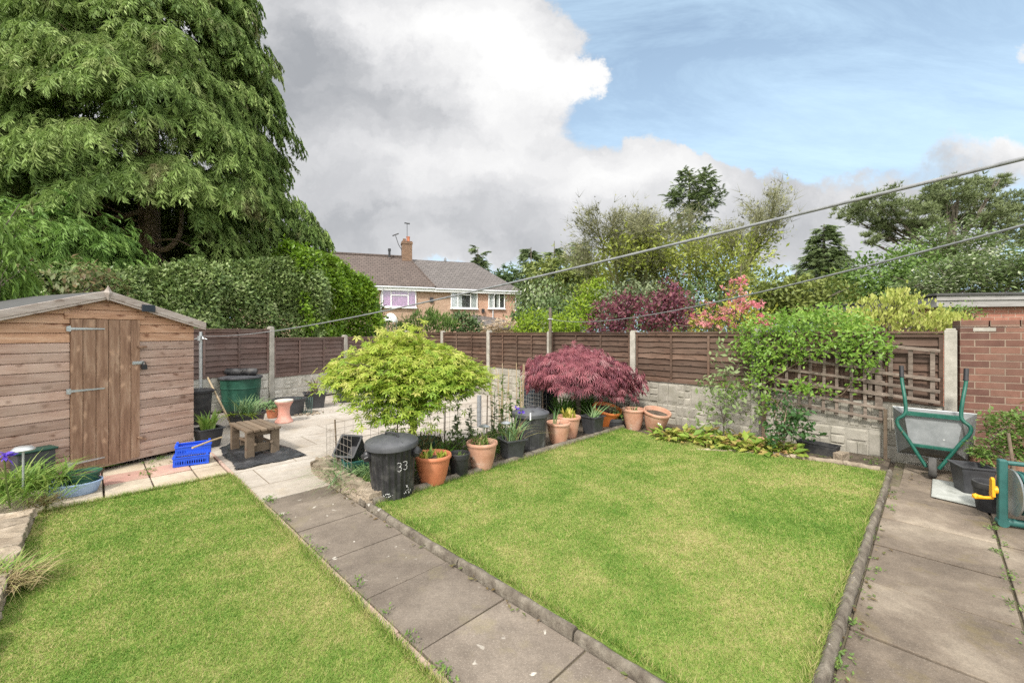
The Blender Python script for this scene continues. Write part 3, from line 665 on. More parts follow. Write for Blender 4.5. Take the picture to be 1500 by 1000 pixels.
def fence(name, label, p0, dirv, n, step, z0s, zm, ztop, mat, gmat, battens, posth, side=1, skip_post=()):
    root = thing(name, label, 'fence', p0, math.atan2(dirv.y, dirv.x))
    for i in range(n + 1):
        if i not in skip_post:
            mb = MB(); zt = ztop(i) + posth + R.uniform(-.01, .02)
            mb.box(i * step - .05, i * step + .05, -.05, .055, -.05, zt - .02)
            mb.box(i * step - .04, i * step + .04, -.04, .045, zt - .02, zt)
            mb.build('post', M['concrete'], root, bevel=.006)
        if i == n: break
        x0, x1 = i * step + .052, (i + 1) * step - .052; z0, z1 = z0s(i), ztop(i)
        lap_panel(root, x0, x1, zm(i), z1, mat, battens[i % len(battens)])
        h = (zm(i) - z0 - .004) / 2
        for k in range(2):
            mb = MB(); mb.box(x0, x1, -.025, .012, z0 + k * h + .002, z0 + (k + 1) * h - .002, t=.5); ashlar(mb, x0, x1, z0 + k * h, z0 + (k + 1) * h, .0125, I4)
            mb.build('gravel_board', gmat, root, bevel=0)
    return root
dback = Vector((-.6955, .7185, 0)); pb = Vector((4.85, 4.68, 0))
fence('lap_fence', 'dark brown lap fence on textured stone boards behind the red maple and trellis', pb, dback, 8, 1.94,
      lambda i: -.03, lambda i: .68, lambda i: 1.50 - .008 * (i == 3), M['fence'], M['gravelboard'], [3, 2, 2, 3, 2, 2, 3, 2], .045)
# left fence: local x from the shed towards the far corner, local y towards the garden
dl = Vector((.436, .90, 0)).normalized()
# built from the far end back, so that +y faces the garden
pc = Vector((-5.02, 8.8, .06)) + dl * 1.94 * 2; 
fence('lap_fence', 'red brown lap fence on pale stone boards from the shed to the far corner', pc, -dl, 5, 1.94,
      lambda i: -.03, lambda i: .50 if i < 2 else .61, lambda i: 1.32 if i < 2 else 1.50, M['fence_red'], M['gravelboard_pale'], [2, 2, 2, 2], .06)

# ------------------------------------------------------------------ shed
DS = Vector((.392, .92, 0)).normalized(); shed_rz = math.atan2(DS.y, DS.x)
SH = Vector((-4.44, 4.59, 0))
shed = thing('garden_shed', 'wooden garden shed with planked door and shallow gable roof', 'shed', SH, shed_rz)
rise = .29
def rooft(x): return 1.93 - rise * abs(x) / .9
def clipboards(mb, x0, x1, z0, z1, pitch, y):
    z = z0
    while z < z1:
        zt = z + pitch; t = R.random()
        # a shiplap board, its top trimmed under the sloping roof
        xs = [x0, x1] if not (x0 < 0 < x1) else [x0, 0.0, x1]
        def cl(x, zz): return min(zz, rooft(x) - .055)
        if max(cl(x, 99) for x in xs) <= z + .01: break
        vs = []
        n = 8
        for i in range(n + 1):
            x = x0 + (x1 - x0) * i / n
            for yy, zz in ((y - .021, z), (y - .019, zt - .02), (y - .006, zt - .004), (y, zt)):
                vs.append((x, yy, max(min(cl(x, zz), zz), min(z, cl(x, 99)))))
        vs0 = [(x0 + (x1 - x0) * i / n, y, min(z, cl(x0 + (x1 - x0) * i / n, 99))) for i in range(n + 1)]
        b = 4; fs = [(i * b + k, (i + 1) * b + k, (i + 1) * b + k + 1, i * b + k + 1) for i in range(n) for k in range(3)]
        nn = len(vs); vs += vs0; fs += [(nn + i, nn + i + 1, (i + 1) * b, i * b) for i in range(n)]
        mb.add(vs, fs, t); z = zt
mb = MB(); clipboards(mb, -.9, -.272, .05, 1.40, .0965, 0); clipboards(mb, .322, .9, .05, 1.40, .0965, 0); clipboards(mb, -.272, .322, .05, .09, .04, 0)
mb.box(-.9, .9, .002, .02, .05, 1.55, t=.4); mb.build('front_wall', M['shed'], shed)
mb = MB(); clipboards(mb, -.9, -.272, 1.401, 1.95, .0965, 0); clipboards(mb, .322, .9, 1.401, 1.95, .0965, 0); clipboards(mb, -.2715, .3215, 1.66, 1.95, .085, 0)
mb.prism([(-.9, 1.553), (.9, 1.553), (.9, 1.58), (0, 1.87), (-.9, 1.58)], .002, .02, m=Matrix.Rotation(PI / 2, 4, 'X') @ Matrix.Scale(-1, 4, (0, 0, 1)), t=.4)
mb.build('gable_boards', M['shed_warm'], shed)
mb = MB()
for sx in (-.9, .9):
    for k in range(16): mb.box(sx - .008, sx + .008, .022, 1.68, .05 + k * .0965, .14 + k * .0965)
mb.box(-.89, .89, 1.66, 1.68, .05, 1.6)
mb.build('side_wall', M['shed'], shed)
mb = MB()
for x in (-.6, 0, .6): mb.box(x - .03, x + .03, .03, 1.66, -.03, .047)
mb.build('bearer', M['oldwood'], shed)
mb = MB()
for sg in (-1, 1):
    p0, p1 = (0, 1.945), (sg * .99, 1.945 - rise * 1.1)
    vs = [(p0[0], y, p0[1] + dz) for dz in (-.022, 0) for y in (-.085, 1.75)] + [(p1[0], y, p1[1] + dz) for dz in (-.022, 0) for y in (-.085, 1.75)]
    mb.add(vs, [(0, 1, 5, 4), (2, 6, 7, 3), (0, 4, 6, 2), (1, 3, 7, 5), (4, 5, 7, 6)], .5)
mb.build('roof', M['felt'], shed)
for sg in (-1, 1):
    mb = MB(); a = Vector((sg * .002, 0, 1.952)); b = Vector((sg * 1.0, 0, 1.952 - rise * 1.111)); dn = Vector((0, 0, -.098))
    for y0, y1, k0, k1 in ((-.108, -.088, 0.0, .75), (-.100, -.0875, .752, 1.0)):
        q = [a + dn * k0, b + dn * k0, b + dn * k1, a + dn * k1]
        vs = [(p.x, y0, p.z) for p in q] + [(p.x, y1, p.z) for p in q]
        fs = [(0, 1, 2, 3), (7, 6, 5, 4), (0, 4, 5, 1), (1, 5, 6, 2), (2, 6, 7, 3), (3, 7, 4, 0)]
        mb.add(vs, fs if sg < 0 else [f[::-1] for f in fs], R.random())
    mb.build('bargeboard', M['barge'], shed, bevel=.003)
mb = MB(); mb.add([(0, -.112, 2.005), (.038, -.112, 1.93), (0, -.112, 1.84), (-.038, -.112, 1.93), (0, -.135, 1.925), (0, -.109, 2.005), (.038, -.109, 1.93), (0, -.109, 1.84), (-.038, -.109, 1.93)],
                  [(0, 4, 1)[::-1], (1, 4, 2)[::-1], (2, 4, 3)[::-1], (3, 4, 0)[::-1], (0, 1, 6, 5), (1, 2, 7, 6), (2, 3, 8, 7), (3, 0, 5, 8)]); mb.build('finial', M['barge'], shed)
mb = MB(); mb.box(.30, .43, -.125, -.1085, rooft(.36) - .075, rooft(.36) + .005); mb.build('solar_light', M['solar'], shed, bevel=.004)
mb = MB(); mb.box(-.315, .37, -.036, -.017, 1.645, 1.70, t=.6); mb.build('lintel_board', M['shed_warm'], shed, bevel=.004)
door = MB(); n = 6; ws = [.095, .105, .105, .10, .10, .085]; x = -.27
for w in ws: door.box(x + .0025, x + w - .0025, -.038, -.018, .075 + R.uniform(-.003, .003), 1.64); x += w
door.box(-.268, .318, -.0175, -.0165, .08, 1.636, t=.1)
door = door.build('door', M['shed_door'], shed, bevel=.003)
for z in (1.54, .90, .155):
    mb = MB(); mb.prism([(-.305, z - .024), (-.275, z - .03), (-.268, z - .012), (.0, z - .006), (.0, z + .006), (-.268, z + .012), (-.275, z + .03), (-.305, z + .024)], -.046, -.0395,
                        m=Matrix(((1, 0, 0, 0), (0, 0, 1, 0), (0, 1, 0, 0), (0, 0, 0, 1))))
    for xx in (-.24, -.15, -.06, -.29): mb.ico((xx, -.0465, z), .006, squash=1)
    mb.build('hinge', M['galv'], door)
mb = MB(); mb.box(.245, .36, -.0465, -.0385, 1.135, 1.172); mb.box(.26, .33, -.054, -.0467, 1.144, 1.163); mb.build('hasp', M['galv'], door, bevel=.002)
mb = MB(); mb.box(.325, .375, -.075, -.047, 1.075, 1.13); mb.tube([(.335, -.06, 1.125), (.335, -.06, 1.155), (.35, -.06, 1.168), (.365, -.06, 1.155), (.365, -.06, 1.125)], .005, n=6); mb.build('padlock', M['black'], door, bevel=.003)
for x, z, tl in ((.335, 1.335, 0), (.335, .285, .5)):
    mb = MB(); mb.box(-.045, .045, -.06, -.041, -.012, .012, m=Matrix.Translation((x, 0, z)) @ Matrix.Rotation(tl, 4, 'Y')); mb.build('turn_button', M['shed_door'], shed, bevel=.003)

# ------------------------------------------------------------------ brick wall and garage on the right
wd = Vector((.86, -.51, 0)).normalized(); w0 = Vector((4.87, 4.60, 0))
wall = thing('brick_wall', 'dark red brick wall end standing beside the wheelbarrow', 'wall', w0, math.atan2(wd.y, wd.x))
mb = MB(); mb.box(0, 3.2, 0, .22, -.04, 1.552); mb.build('wall_bricks', M['brick_red'], wall)
mb = MB(); x = 0
while x < 3.2:
    mb.box(x, x + .215, -.004, .224, 1.5575, 1.632, jit=.003); x += .226
mb.build('brick_coping', M['brick_red'], wall, bevel=.004)
mb = MB(); mb.box(0.004, 3.19, .002, .218, 1.550, 1.5585); mb.box(.1, .27, -.003, .1, 1.515, 1.55); mb.build('mortar_bed', M['concrete'], wall)
gd = Vector((.98, -.2, 0)).normalized(); g0 = Q(1372, 487, 8.4); g0.z = 0
gar = thing('flat_roofed_garage', 'flat roofed red brick garage with grey wooden fascia behind the brick wall', 'garage', g0, math.atan2(gd.y, gd.x))
mb = MB(); mb.box(.1, 6, .1, 4.4, -.04, 2.05); mb.build('wall', M['brick_garage'], gar)
mb = MB(); mb.box(-.02, 6.2, -.03, .0, 2.0, 2.13, t=.5); mb.box(-.03, 6.2, -.055, -.031, 2.13, 2.22, t=.7); mb.box(-.02, .01, .001, 4.5, 2.0, 2.2, t=.4); mb.build('fascia', M['fascia'], gar, bevel=.004)
mb = MB(); mb.box(-.06, 6.25, -.09, 4.6, 2.222, 2.27); mb.build('roof', M['felt'], gar, bevel=.01)

# ------------------------------------------------------------------ the pair of brick houses behind
hd = Vector((11.05, 3.7, 0)).normalized(); h0 = Vector((-10.65, 31.9, 0)); hrz = math.atan2(hd.y, hd.x)
house = thing('brick_house', 'semi-detached brick house with brown and grey tiled roofs behind the far corner', 'house', h0, hrz)
HL = 11.65; EZ = 4.92; RZ = 7.95
mb = MB(); mb.box(-9, 8.3, 0, 8, -.05, EZ); mb.build('wall', M['brick_house'], house)
mb = MB(); mb.box(8.3, HL, -.004, 8.004, -.05, EZ - .004); mb.build('wall', M['brick_house_pink'], house)
mb = MB(); ov = .4
xb, xr = 4.75, 3.1           # where brown meets grey: at the eaves, at the ridge
def roofpoly(mb, pts, th=.09):
    n = len(pts); vs = [Vector(p) for p in pts] + [Vector(p) - Vector((0, 0, th)) for p in pts]
    mb.add(vs, [tuple(range(n)), tuple(range(n, 2 * n))[::-1]] + [(i, n + i, n + (i + 1) % n, (i + 1) % n) for i in range(n)])
ze = EZ + .05
roofpoly(mb, [(xb, -ov, ze), (HL + .35, -ov, ze), (8.9, 4, RZ - .1), (xr, 4, RZ - .1)])
roofpoly(mb, [(HL + .35, -ov, ze), (HL + .35, 8 + ov, ze), (8.9, 4, RZ - .1)])
roofpoly(mb, [(HL + .35, 8 + ov, ze), (xb, 8 + ov, ze), (xr, 4, RZ - .1), (8.9, 4, RZ - .1)])
mb.build('roof', M['tile_grey'], house)
mb = MB(); roofpoly(mb, [(-9.4, -ov, ze + .12), (xb, -ov, ze + .12), (xr, 4, RZ + .05), (-9.4, 4, RZ + .05)], .12); roofpoly(mb, [(xb, 8 + ov, ze + .12), (-9.4, 8 + ov, ze + .12), (-9.4, 4, RZ + .05), (xr, 4, RZ + .05)], .12)
brown = mb.build('roof', M['tile_brown'], house)
mb = MB(); mb.tube([(-9.4, 4, RZ + .08), (xr, 4, RZ + .08)], .12, n=8); mb.tube([(xr + .02, 4, RZ + .06), (xb + .02, -ov, ze + .12)], .07, n=6); mb.build('ridge_tiles', M['tile_brown'], brown)
mb = MB(); mb.box(-9.3, xb, -ov + .04, -ov + .07, EZ - .22, EZ + .04); mb.box(xb, HL + .3, -ov + .02, -ov + .05, EZ - .24, EZ - .05); mb.build('fascia', M['upvc'], house)
mb = MB(); mb.tube([(-9.3, -ov - .03, EZ + .03), (xb, -ov - .03, EZ + .03)], .06, n=8); mb.tube([(xb + .02, -ov - .03, EZ - .02), (HL + .4, -ov - .03, EZ - .02)], .06, n=8); mb.build('gutter', M['gutter'], house)
mb = MB(); mb.box(-9, HL, -ov + .07, 0, EZ - .22, EZ - .16); mb.build('soffit', M['upvc'], house)
for x, zb in ((.75, 0), (9.55, 1.9), (HL - .12, 0)):
    mb = MB(); mb.tube([(x + .12, -ov - .02, EZ - .06), (x + .12, -ov + .05, EZ - .25), (x, -.08, EZ - .55), (x, -.07, zb)], .045, n=8); mb.build('downpipe', M['gutter'], house)
def window(x0, x1, z0, z1, splits, cur, top=None):
    fr = MB(); f = .07
    fr.box(x0, x1, -.14, -.003, z0, z0 + f); fr.box(x0, x1, -.14, -.003, z1 - f, z1)
    for x in [x0 + f / 2] + [x0 + (x1 - x0) * s for s in splits] + [x1 - f / 2]: fr.box(x - f / 2, x + f / 2, -.137, -.004, z0 + f, z1 - f)
    if top: xa, xb2, zt = x0 + (x1 - x0) * top[0], x0 + (x1 - x0) * top[1], z1 - (z1 - z0) * top[2]; fr.box(xa + f / 2, xb2 - f / 2, -.145, -.005, zt - f / 2, zt + f / 2)
    fr = fr.build('window', M['upvc'], house)
    mb = MB(); mb.box(x0 + f, x1 - f, -.118, -.110, z0 + f, z1 - f); mb.build('pane', M['glass'], fr)
    mb = MB(); mb.box(x0 - .06, x1 + .06, -.20, -.004, z0 - .08, z0 - .003); mb.build('sill', M['upvc'], fr)
    mb = MB(); mb.box(x0 + .02, x1 - .02, -.035, -.02, z0 + .02, z1 - .02); mb.build('dark_room', M['dark_room'], fr)
    mb = MB()
    for c0, c1 in cur[1]:
        xa, xb2 = x0 + (x1 - x0) * c0, x0 + (x1 - x0) * c1; n = 26; vs = []
        for i in range(n + 1): xx = xa + (xb2 - xa) * i / n; vs += [(xx, -.07 - .012 * (i % 2), z0 + .05), (xx, -.07 - .012 * (i % 2), z1 - .05)]
        mb.add(vs, [(2 * i, 2 * i + 2, 2 * i + 3, 2 * i + 1) for i in range(n)])
    mb.build('curtain', M[cur[0]], fr)
def hx(u):   # distance along the house wall for a pixel column
    k = (u - CX) / F; return (k * h0.y - h0.x) / (hd.x - k * hd.y)
def hz(u, v): return H - (v - HY) / F * (h0.y + hd.y * hx(u))
for u0, u1, v0, v1, sp, cur, top in ((559.5, 609.5, 424, 449.5, [.26, .76], ('curtain_purple', [(.02, .98)]), (.26, .76, .3)),
                                     (660, 699, 426.5, 451.2, [.26, .74], ('curtain_pale', [(.02, .42), (.74, .97)]), (.26, .74, .2)),
                                     (715, 739, 428.8, 451.5, [.34, .66], ('curtain_pale', [(.05, .3), (.5, .72)]), None)):
    window(hx(u0), hx(u1), hz(u0, v1), hz(u0, v0), sp, cur, top)
cx_ = 2.95; mb = MB(); mb.box(cx_ - .42, cx_ + .42, 3.4, 4.4, RZ - .9, RZ + 1.35); mb.box(cx_ - .47, cx_ + .47, 3.35, 4.45, RZ + 1.12, RZ + 1.27)
ch = mb.build('chimney', M['chimney'], house)
mb = MB(); mb.lathe([(.16, RZ + 1.35), (.14, RZ + 1.75), (.17, RZ + 1.76), (.17, RZ + 1.82)], 12, m=Matrix.Translation((cx_ + .12, 3.9, 0))); mb.build('chimney_pot', M['terra'], ch)
mb = MB(); mb.lathe([(.13, RZ + 1.35), (.12, RZ + 1.62)], 12, m=Matrix.Translation((cx_ - .2, 3.9, 0))); mb.build('chimney_pot', M['chimney'], ch)
mb = MB(); mb.tube([(cx_, 3.45, RZ + 1.2), (cx_, 3.45, RZ + 2.85)], .025, n=6); mb.tube([(cx_ - .22, 3.3, RZ + 2.85), (cx_ + .22, 3.6, RZ + 2.85)], .04, n=6)
for k in range(6): mb.tube([(cx_ - .2 + .08 * k, 3.2, RZ + 2.86), (cx_ - .2 + .08 * k, 3.7, RZ + 2.86)], .015, n=4)
mb.build('aerial', M['metal_dark'], ch)
mb = MB(); mb.tube([(cx_ - .42, 3.5, RZ + .55), (cx_ - .7, 3.5, RZ + 1.0), (cx_ - .95, 3.5, RZ + 1.75)], .03, n=6); mb.tube([(cx_ - 1.2, 3.5, RZ + 1.72), (cx_ - .7, 3.5, RZ + 1.95)], .05, n=6)
for k in range(5): mb.tube([(cx_ - 1.15 + .1 * k, 3.3, RZ + 1.76 + .04 * k), (cx_ - 1.15 + .1 * k, 3.7, RZ + 1.76 + .04 * k)], .015, n=4)
mb.build('aerial', M['metal_dark'], ch)
mb = MB(); mb.box(cx_ - .46, cx_ + .46, 3.2, 3.395, RZ - .75, RZ - .5); mb.build('flashing', M['lead'], ch)
mb = MB(); mb.lathe([(.09, RZ - .1), (.09, RZ + .4), (.12, RZ + .41), (.12, RZ + .62)], 10, m=Matrix.Translation((1.5, 3.5, 0))); mb.build('vent_pipe', M['black'], brown)
mb = MB(); mb.box(6.2, 6.4, 3.9, 4.1, RZ - .1, RZ + .12); mb.tube([(6.3, 4, RZ), (6.3, 4, RZ + .25)], .03, n=6); mb.build('ridge_vent', M['lead'], house)
mb = MB(); u_ = hx(632); mb.box(u_ - .14, u_ + .14, -.12, -.005, hz(632, 443), hz(632, 436)); mb.build('wall_box', M['black'], house)
mb = MB(); u_ = hx(707); mb.box(u_ - .1, u_ + .1, -.25, -.005, hz(707, 458), hz(707, 452.5)); mb.build('wall_light', M['black'], house)
# single storey extension with a grey lean-to roof, in front of the wall
e0, e1 = hx(690), hx(742); mb = MB(); zt, zb = hz(692, 460.5), hz(692, 460.5) - 1.15
roofpoly(mb, [(e0 - .3, -3.2, zb), (e1 + .9, -3.2, zb), (e1 - .6, -.02, zt - .3), (e0 + .1, -.02, zt)]); ext = mb.build('extension_roof', M['tile_grey'], house)
mb = MB(); mb.box(e0 - .1, e1 + .6, -3.0, -.1, -.05, zb - .05); mb.build('extension_wall', M['brick_house_pink'], ext)
# ------------------------------------------------------------------ pots, bins and the rest of the garden's things
def soil(root, r, z, n=60, square=False):
    mb = MB(); mb.lathe([(.001, z), (r * .6, z + .004), (r, z - .004)], 18, cap=False)
    for _ in range(n):
        a = R.uniform(0, 2 * PI); rr = r * math.sqrt(R.random()) * .95
        mb.ico((rr * math.cos(a), rr * math.sin(a), z + .002), R.uniform(.004, .011), jit=.25, squash=.7)
    return mb.build('soil', M['earth'], root)
def round_pot(root, r, h, mat, rimh=.05, taper=.62, wall=.014, name='pot', tilt=None, bell=False):
    mb = MB(); rb = r * taper
    if bell:   # terracotta shape: swelling belly, rolled rim with a groove under it
        prof = [(.001, 0), (rb * .9, 0), (rb, .006), (rb + (r * .9 - rb) * .45, h * .3), (rb + (r * .9 - rb) * .78, h * .58), (r * .9, h * .80), (r * .905, h * .83), (r * .935, h * .845), (r * .935, h * .875),
                (r * .955, h * .885), (r * .995, h * .90), (r, h * .93), (r * .995, h * .97), (r * .965, h), (r * .92, h), (r * .885, h * .97), (r * .85, h * .8), (rb * .9, h * .2), (.001, h * .18)]
    else:
        prof = [(.001, 0), (rb, 0), (rb + .002, .004), (r * .95, h - rimh), (r, h - rimh + .002), (r, h - .004), (r - .004, h), (r - wall, h), (r - wall - .003, h - .01), (rb - wall, .02), (.001, .018)]
    mb.lathe(prof, 40, m=tilt, cap=False)
    return mb.build(name, mat, root, sharp=35)
def square_pot(root, w, d, h, mat, taper=.74, name='pot', rim=.022, wall=.008):
    mb = MB()
    def ring(x, y, z, n=5, rr=.16):
        pts = []
        for sx, sy, a0 in ((1, 1, 0), (-1, 1, 90), (-1, -1, 180), (1, -1, 270)):
            c = min(x, y) * rr
            for i in range(n):
                a = math.radians(a0 + 90 * i / (n - 1)); pts.append(Vector((sx * (x - c) + c * math.cos(a), sy * (y - c) + c * math.sin(a), z)))
        return pts
    w, d = w / 2, d / 2; t = taper
    rs = [ring(.001, .001, 0), ring(w * t, d * t, 0), ring(w * .97, d * .97, h - .05), ring(w * .99, d * .99, h - .045), ring(w * .99, d * .99, h - .012), ring(w + rim, d + rim, h - .01), ring(w + rim, d + rim, h),
          ring(w - wall, d - wall, h), ring(w * t - wall, d * t - wall, .02), ring(.001, .001, .02)]
    n = len(rs[0]); vs = [p for r_ in rs for p in r_]
    mb.add(vs, [(j * n + i, j * n + (i + 1) % n, (j + 1) * n + (i + 1) % n, (j + 1) * n + i) for j in range(len(rs) - 1) for i in range(n)], .5, True)
    return mb.build(name, mat, root, sharp=30)
def at(u, v, r, z=0.0): p = base(u, v, r, z); return p
GP = 'flower pots along the bed edge'

# dustbin with the painted number
p = base(576, 734, .19, .03); bz = math.atan2(-p.y, -p.x)
bin_ = thing('dustbin', 'ribbed black dustbin with 33 painted in white and a grey lid', 'dustbin', p, bz)
bin_.scale = (1, 1, 1.07); bin_.rotation_euler = (math.radians(1.5), math.radians(2.5), bz)
def ribs(a, z): return 1 + .032 * max(-1, min(1, 2.0 * math.sin(a * 23)))
mb = MB(); mb.lathe([(.001, 0), (.172, 0), (.176, .01), (.185, .12), (.194, .26), (.203, .40), (.205, .425)], 208, amp=ribs, cap=False); mb.lathe([(.207, .41), (.215, .412), (.215, .432), (.19, .434), (.185, .38), (.16, .03), (.001, .03)], 40, cap=False)
mb.build('body', M['bin'], bin_, sharp=50)
mb = MB(); mb.lathe([(.226, .418), (.236, .42), (.238, .45), (.232, .462), (.215, .466), (.205, .474), (.14, .492), (.06, .500), (.001, .502)], 56, cap=False)
for k in range(4):
    a = k * PI / 2 + .5; mb.beam((.05 * math.cos(a), .05 * math.sin(a), .501), (.195 * math.cos(a), .195 * math.sin(a), .478), .012, .006)
lid = mb.build('lid', M['bin_lid'], bin_, sharp=45)
mb = MB(); mb.tube([(-.06, -.055, .497), (-.05, -.05, .522), (0, 0, .530), (.05, .05, .522), (.06, .055, .497)], .010, n=8); mb.build('lid_handle', M['bin'], lid)
for sg in (-1, 1):
    a = sg * 1.22; m_ = Matrix.Rotation(a, 4, 'Z') @ Matrix.Translation((.222, 0, .365)); mb = MB()
    mb.lathe([(.001, -.045), (.03, -.038), (.043, -.01), (.040, .02), (.026, .042), (.001, .05)], 16, m=m_, cap=False); mb.tube([m_ @ Vector((.01, -.055, .01)), m_ @ Vector((.035, -.045, .0)), m_ @ Vector((.04, 0, -.01)), m_ @ Vector((.035, .045, 0)), m_ @ Vector((.01, .055, .01))], .009, n=6)
    mb.build('handle', M['bin'], bin_)
def digit3(mb, yc, zc, s):
    pts = [(-.5, .85), (-.1, 1), (.35, .92), (.5, .6), (.3, .2), (-.1, .08), (.35, -.05), (.55, -.4), (.35, -.85), (-.1, -1), (-.5, -.85)]
    for i in range(len(pts) - 1):
        (y0, z0), (y1, z1) = pts[i], pts[i + 1]
        for k in range(7):
            t = k / 7; y = yc + (y0 + (y1 - y0) * t) * s; z = zc + (z0 + (z1 - z0) * t) * s * 1.15
            if R.random() < .28: continue
            ang = y / .2; rr = (.186 + z * .045) * ribs(ang, z) + .002
            mb.ico((rr * math.cos(ang), rr * math.sin(ang), z), R.uniform(.0014, .0034), jit=.3)
mb = MB(); digit3(mb, .06, .285, .031); digit3(mb, .115, .288, .03)
for yc, zc in ((-.045, .07), (-.02, .06), (.13, .10), (.15, .075), (.115, .06), (.17, .055), (-.07, .055)):
    for _ in range(5):
        y = yc + R.gauss(0, .01); z = zc + R.gauss(0, .008); ang = y / .2; rr = (.186 + z * .045) * ribs(ang, z) + .001; mb.ico((rr * math.cos(ang), rr * math.sin(ang), z), R.uniform(.002, .005), jit=.3)
mb.build('painted_number', plain('chalky_white', (.5, .5, .48), .9), bin_)

# second dustbin
p = base(777, 664, .2, .03)
b2 = thing('dustbin', 'faded black dustbin with domed lid beside the purple flowers', 'dustbin', p, math.atan2(-p.y, -p.x))
mb = MB(); mb.lathe([(.001, 0), (.175, 0), (.18, .01), (.205, .40), (.218, .402), (.218, .415), (.20, .417), (.17, .03), (.001, .03)], 44, cap=False)
for k in range(12):
    a = 2 * PI * k / 12; mb.beam((.181 * math.cos(a), .181 * math.sin(a), .01), (.206 * math.cos(a), .206 * math.sin(a), .39), .012, .006, up=Vector((math.cos(a), math.sin(a), 0)))
mb.build('body', M['bin_grey'], b2)
mb = MB(); mb.lathe([(.226, .395), (.236, .40), (.238, .438), (.230, .447), (.205, .45), (.18, .468), (.09, .487), (.001, .492)], 44, cap=False)
for k in range(3):
    a = k * PI / 3 + .2; mb.beam((-.17 * math.cos(a), -.17 * math.sin(a), .468), (.17 * math.cos(a), .17 * math.sin(a), .468), .022, .03)
b2.scale = (1, 1, 1.06); l2 = mb.build('lid', M['bin_lid'], b2)
mb = MB(); mb.tube([(0, -.06, .488), (0, -.05, .51), (0, .05, .51), (0, .06, .488)], .009); mb.build('lid_handle', M['bin'], l2)
mb = MB(); mb.box(.19, .246, -.008, .008, .455, .463); mb.box(.2385, .2465, -.008, .008, .39, .463); mb.build('lid_clip', M['white'], l2, bevel=.002)

def bed_pot(u, v, r, h, mat, label, z=.03, tilt=None, taper=.62, name='potted_plant', bell=True, sz=.82, group=GP):
    p = base(u, v, r * taper, z); t = thing(name, label, 'potted plant' if name == 'potted_plant' else 'flower pot', p, R.uniform(0, 6), group)
    if tilt: t.rotation_euler = (tilt[0], tilt[1], 0)
    round_pot(t, r, h, M[mat], taper=taper, bell=bell)
    if sz: soil(t, r * .84, h * sz)
    return t
t = bed_pot(634, 713, .183, .285, 'terra', 'bright terracotta pot of yellowing rosettes beside the numbered dustbin', .03)
blades('plant', [(.05, .05, .22)], 9, .19, .035, 1, .5, .35, M['f_iris'], t, .012)
blades('plant', [(-.06, .06, .22), (-.03, -.07, .22), (.02, -.1, .22)], 9, .13, .032, 1, .55, .2, M['f_yel'], t, .012)
t = bed_pot(673, 700, .112, .235, 'black', 'small round black pot of short chives between two terracotta pots', .03, taper=.72, bell=False)
blades('plant', [(0, 0, .17)], 26, .12, .006, .6, .9, .5, M['f_mid'], t, .03)
t = bed_pot(706, 690, .172, .29, 'terra_old', 'aged terracotta pot holding dry stems and a solar light', .03)
blades('plant', [(.03, 0, .24)], 20, .2, .009, .8, .7, .5, M['f_straw'], t, .05); blades('plant', [(-.05, .04, .24), (.06, -.05, .24)], 10, .22, .02, .8, .6, .4, M['f_mid'], t, .03)
pot_solar = t
p = base(750, 675, .11, .03); t = thing('potted_plant', 'square black pot of tall iris leaves with two purple flowers', 'potted plant', p, .5, GP)
square_pot(t, .24, .24, .235, M['grey_pl'], .78); soil(t, .1, .2)
blades('plant', [(0, 0, .2)], 46, .42, .011, .5, .5, .55, M['f_leek'], t, .05); blades('plant', [(.02, -.02, .2)], 12, .46, .008, 1, .9, .9, M['f_straw'], t, .05)
pet = []
for q in (Vector((.03, -.09, .60)), Vector((.09, -.03, .545))):
    q2 = Matrix.Rotation(-.5, 3, 'Z') @ Vector((q.x + .02, q.y - .04, q.z)); pet.append(q2)
pos = np.repeat(np.array([list(q) for q in pet]), 12, 0); d = rdir(24); d[:, 2] = d[:, 2] * .5 + .1
leaves('flower', pos, d, rdir(24), rng.uniform(.03, .055, 24), 'leaf', M['f_purple'], t)
mb = MB()
for q in pet: mb.tube([(q.x * .3, q.y * .3, .2), (q.x * .8, q.y * .8, .42), tuple(q)], .004, n=5)
mb.build('flower_stem', M['stem'], t)
t = bed_pot(818, 652, .165, .285, 'terra_old', 'aged terracotta pot with one green shoot right of the faded dustbin', .03)
blades('plant', [(.02, .06, .24)], 5, .26, .014, .8, .25, .15, M['f_leek'], t, .012)
t = bed_pot(833, 643, .17, .30, 'terra_old', 'aged terracotta pot of yellow tulip leaves behind the pot with one shoot', .03)
blades('plant', [(0, .02, .25), (-.05, 0, .25), (.06, 0, .25)], 8, .2, .05, .9, .5, .2, M['f_yel'], t, .02)
p = base(868, 637, .11, .03); t = thing('potted_plant', 'square black pot with fallen leek stems at the bed corner', 'potted plant', p, .75, GP)
square_pot(t, .25, .25, .26, M['grey_pl'], .78); soil(t, .11, .225)
blades('plant', [(-.02, 0, .22), (.02, .02, .22)], 9, .34, .02, .9, 1.0, .25, M['f_leek'], t, .03)
p = base(884, 625, .15, .03); t = thing('potted_plant', 'tilted orange plastic pot under the red maple', 'potted plant', p, 0, GP); t.rotation_euler = (math.radians(14), math.radians(10), 0)
round_pot(t, .235, .30, M['orange'], taper=.66, bell=True); soil(t, .19, .26)
pos = rng.normal(size=(60, 3)) * np.array([.06, .05, .02]) + np.array([.04, -.08, .33]); leaves('flower', pos, rdir(60), rdir(60), .035, 'leaf', M['f_sage'], t)
t = bed_pot(901, 627, .145, .14, 'grey_pl', 'low round black bowl of green leaves at the bed corner', .03, taper=.8, bell=False)
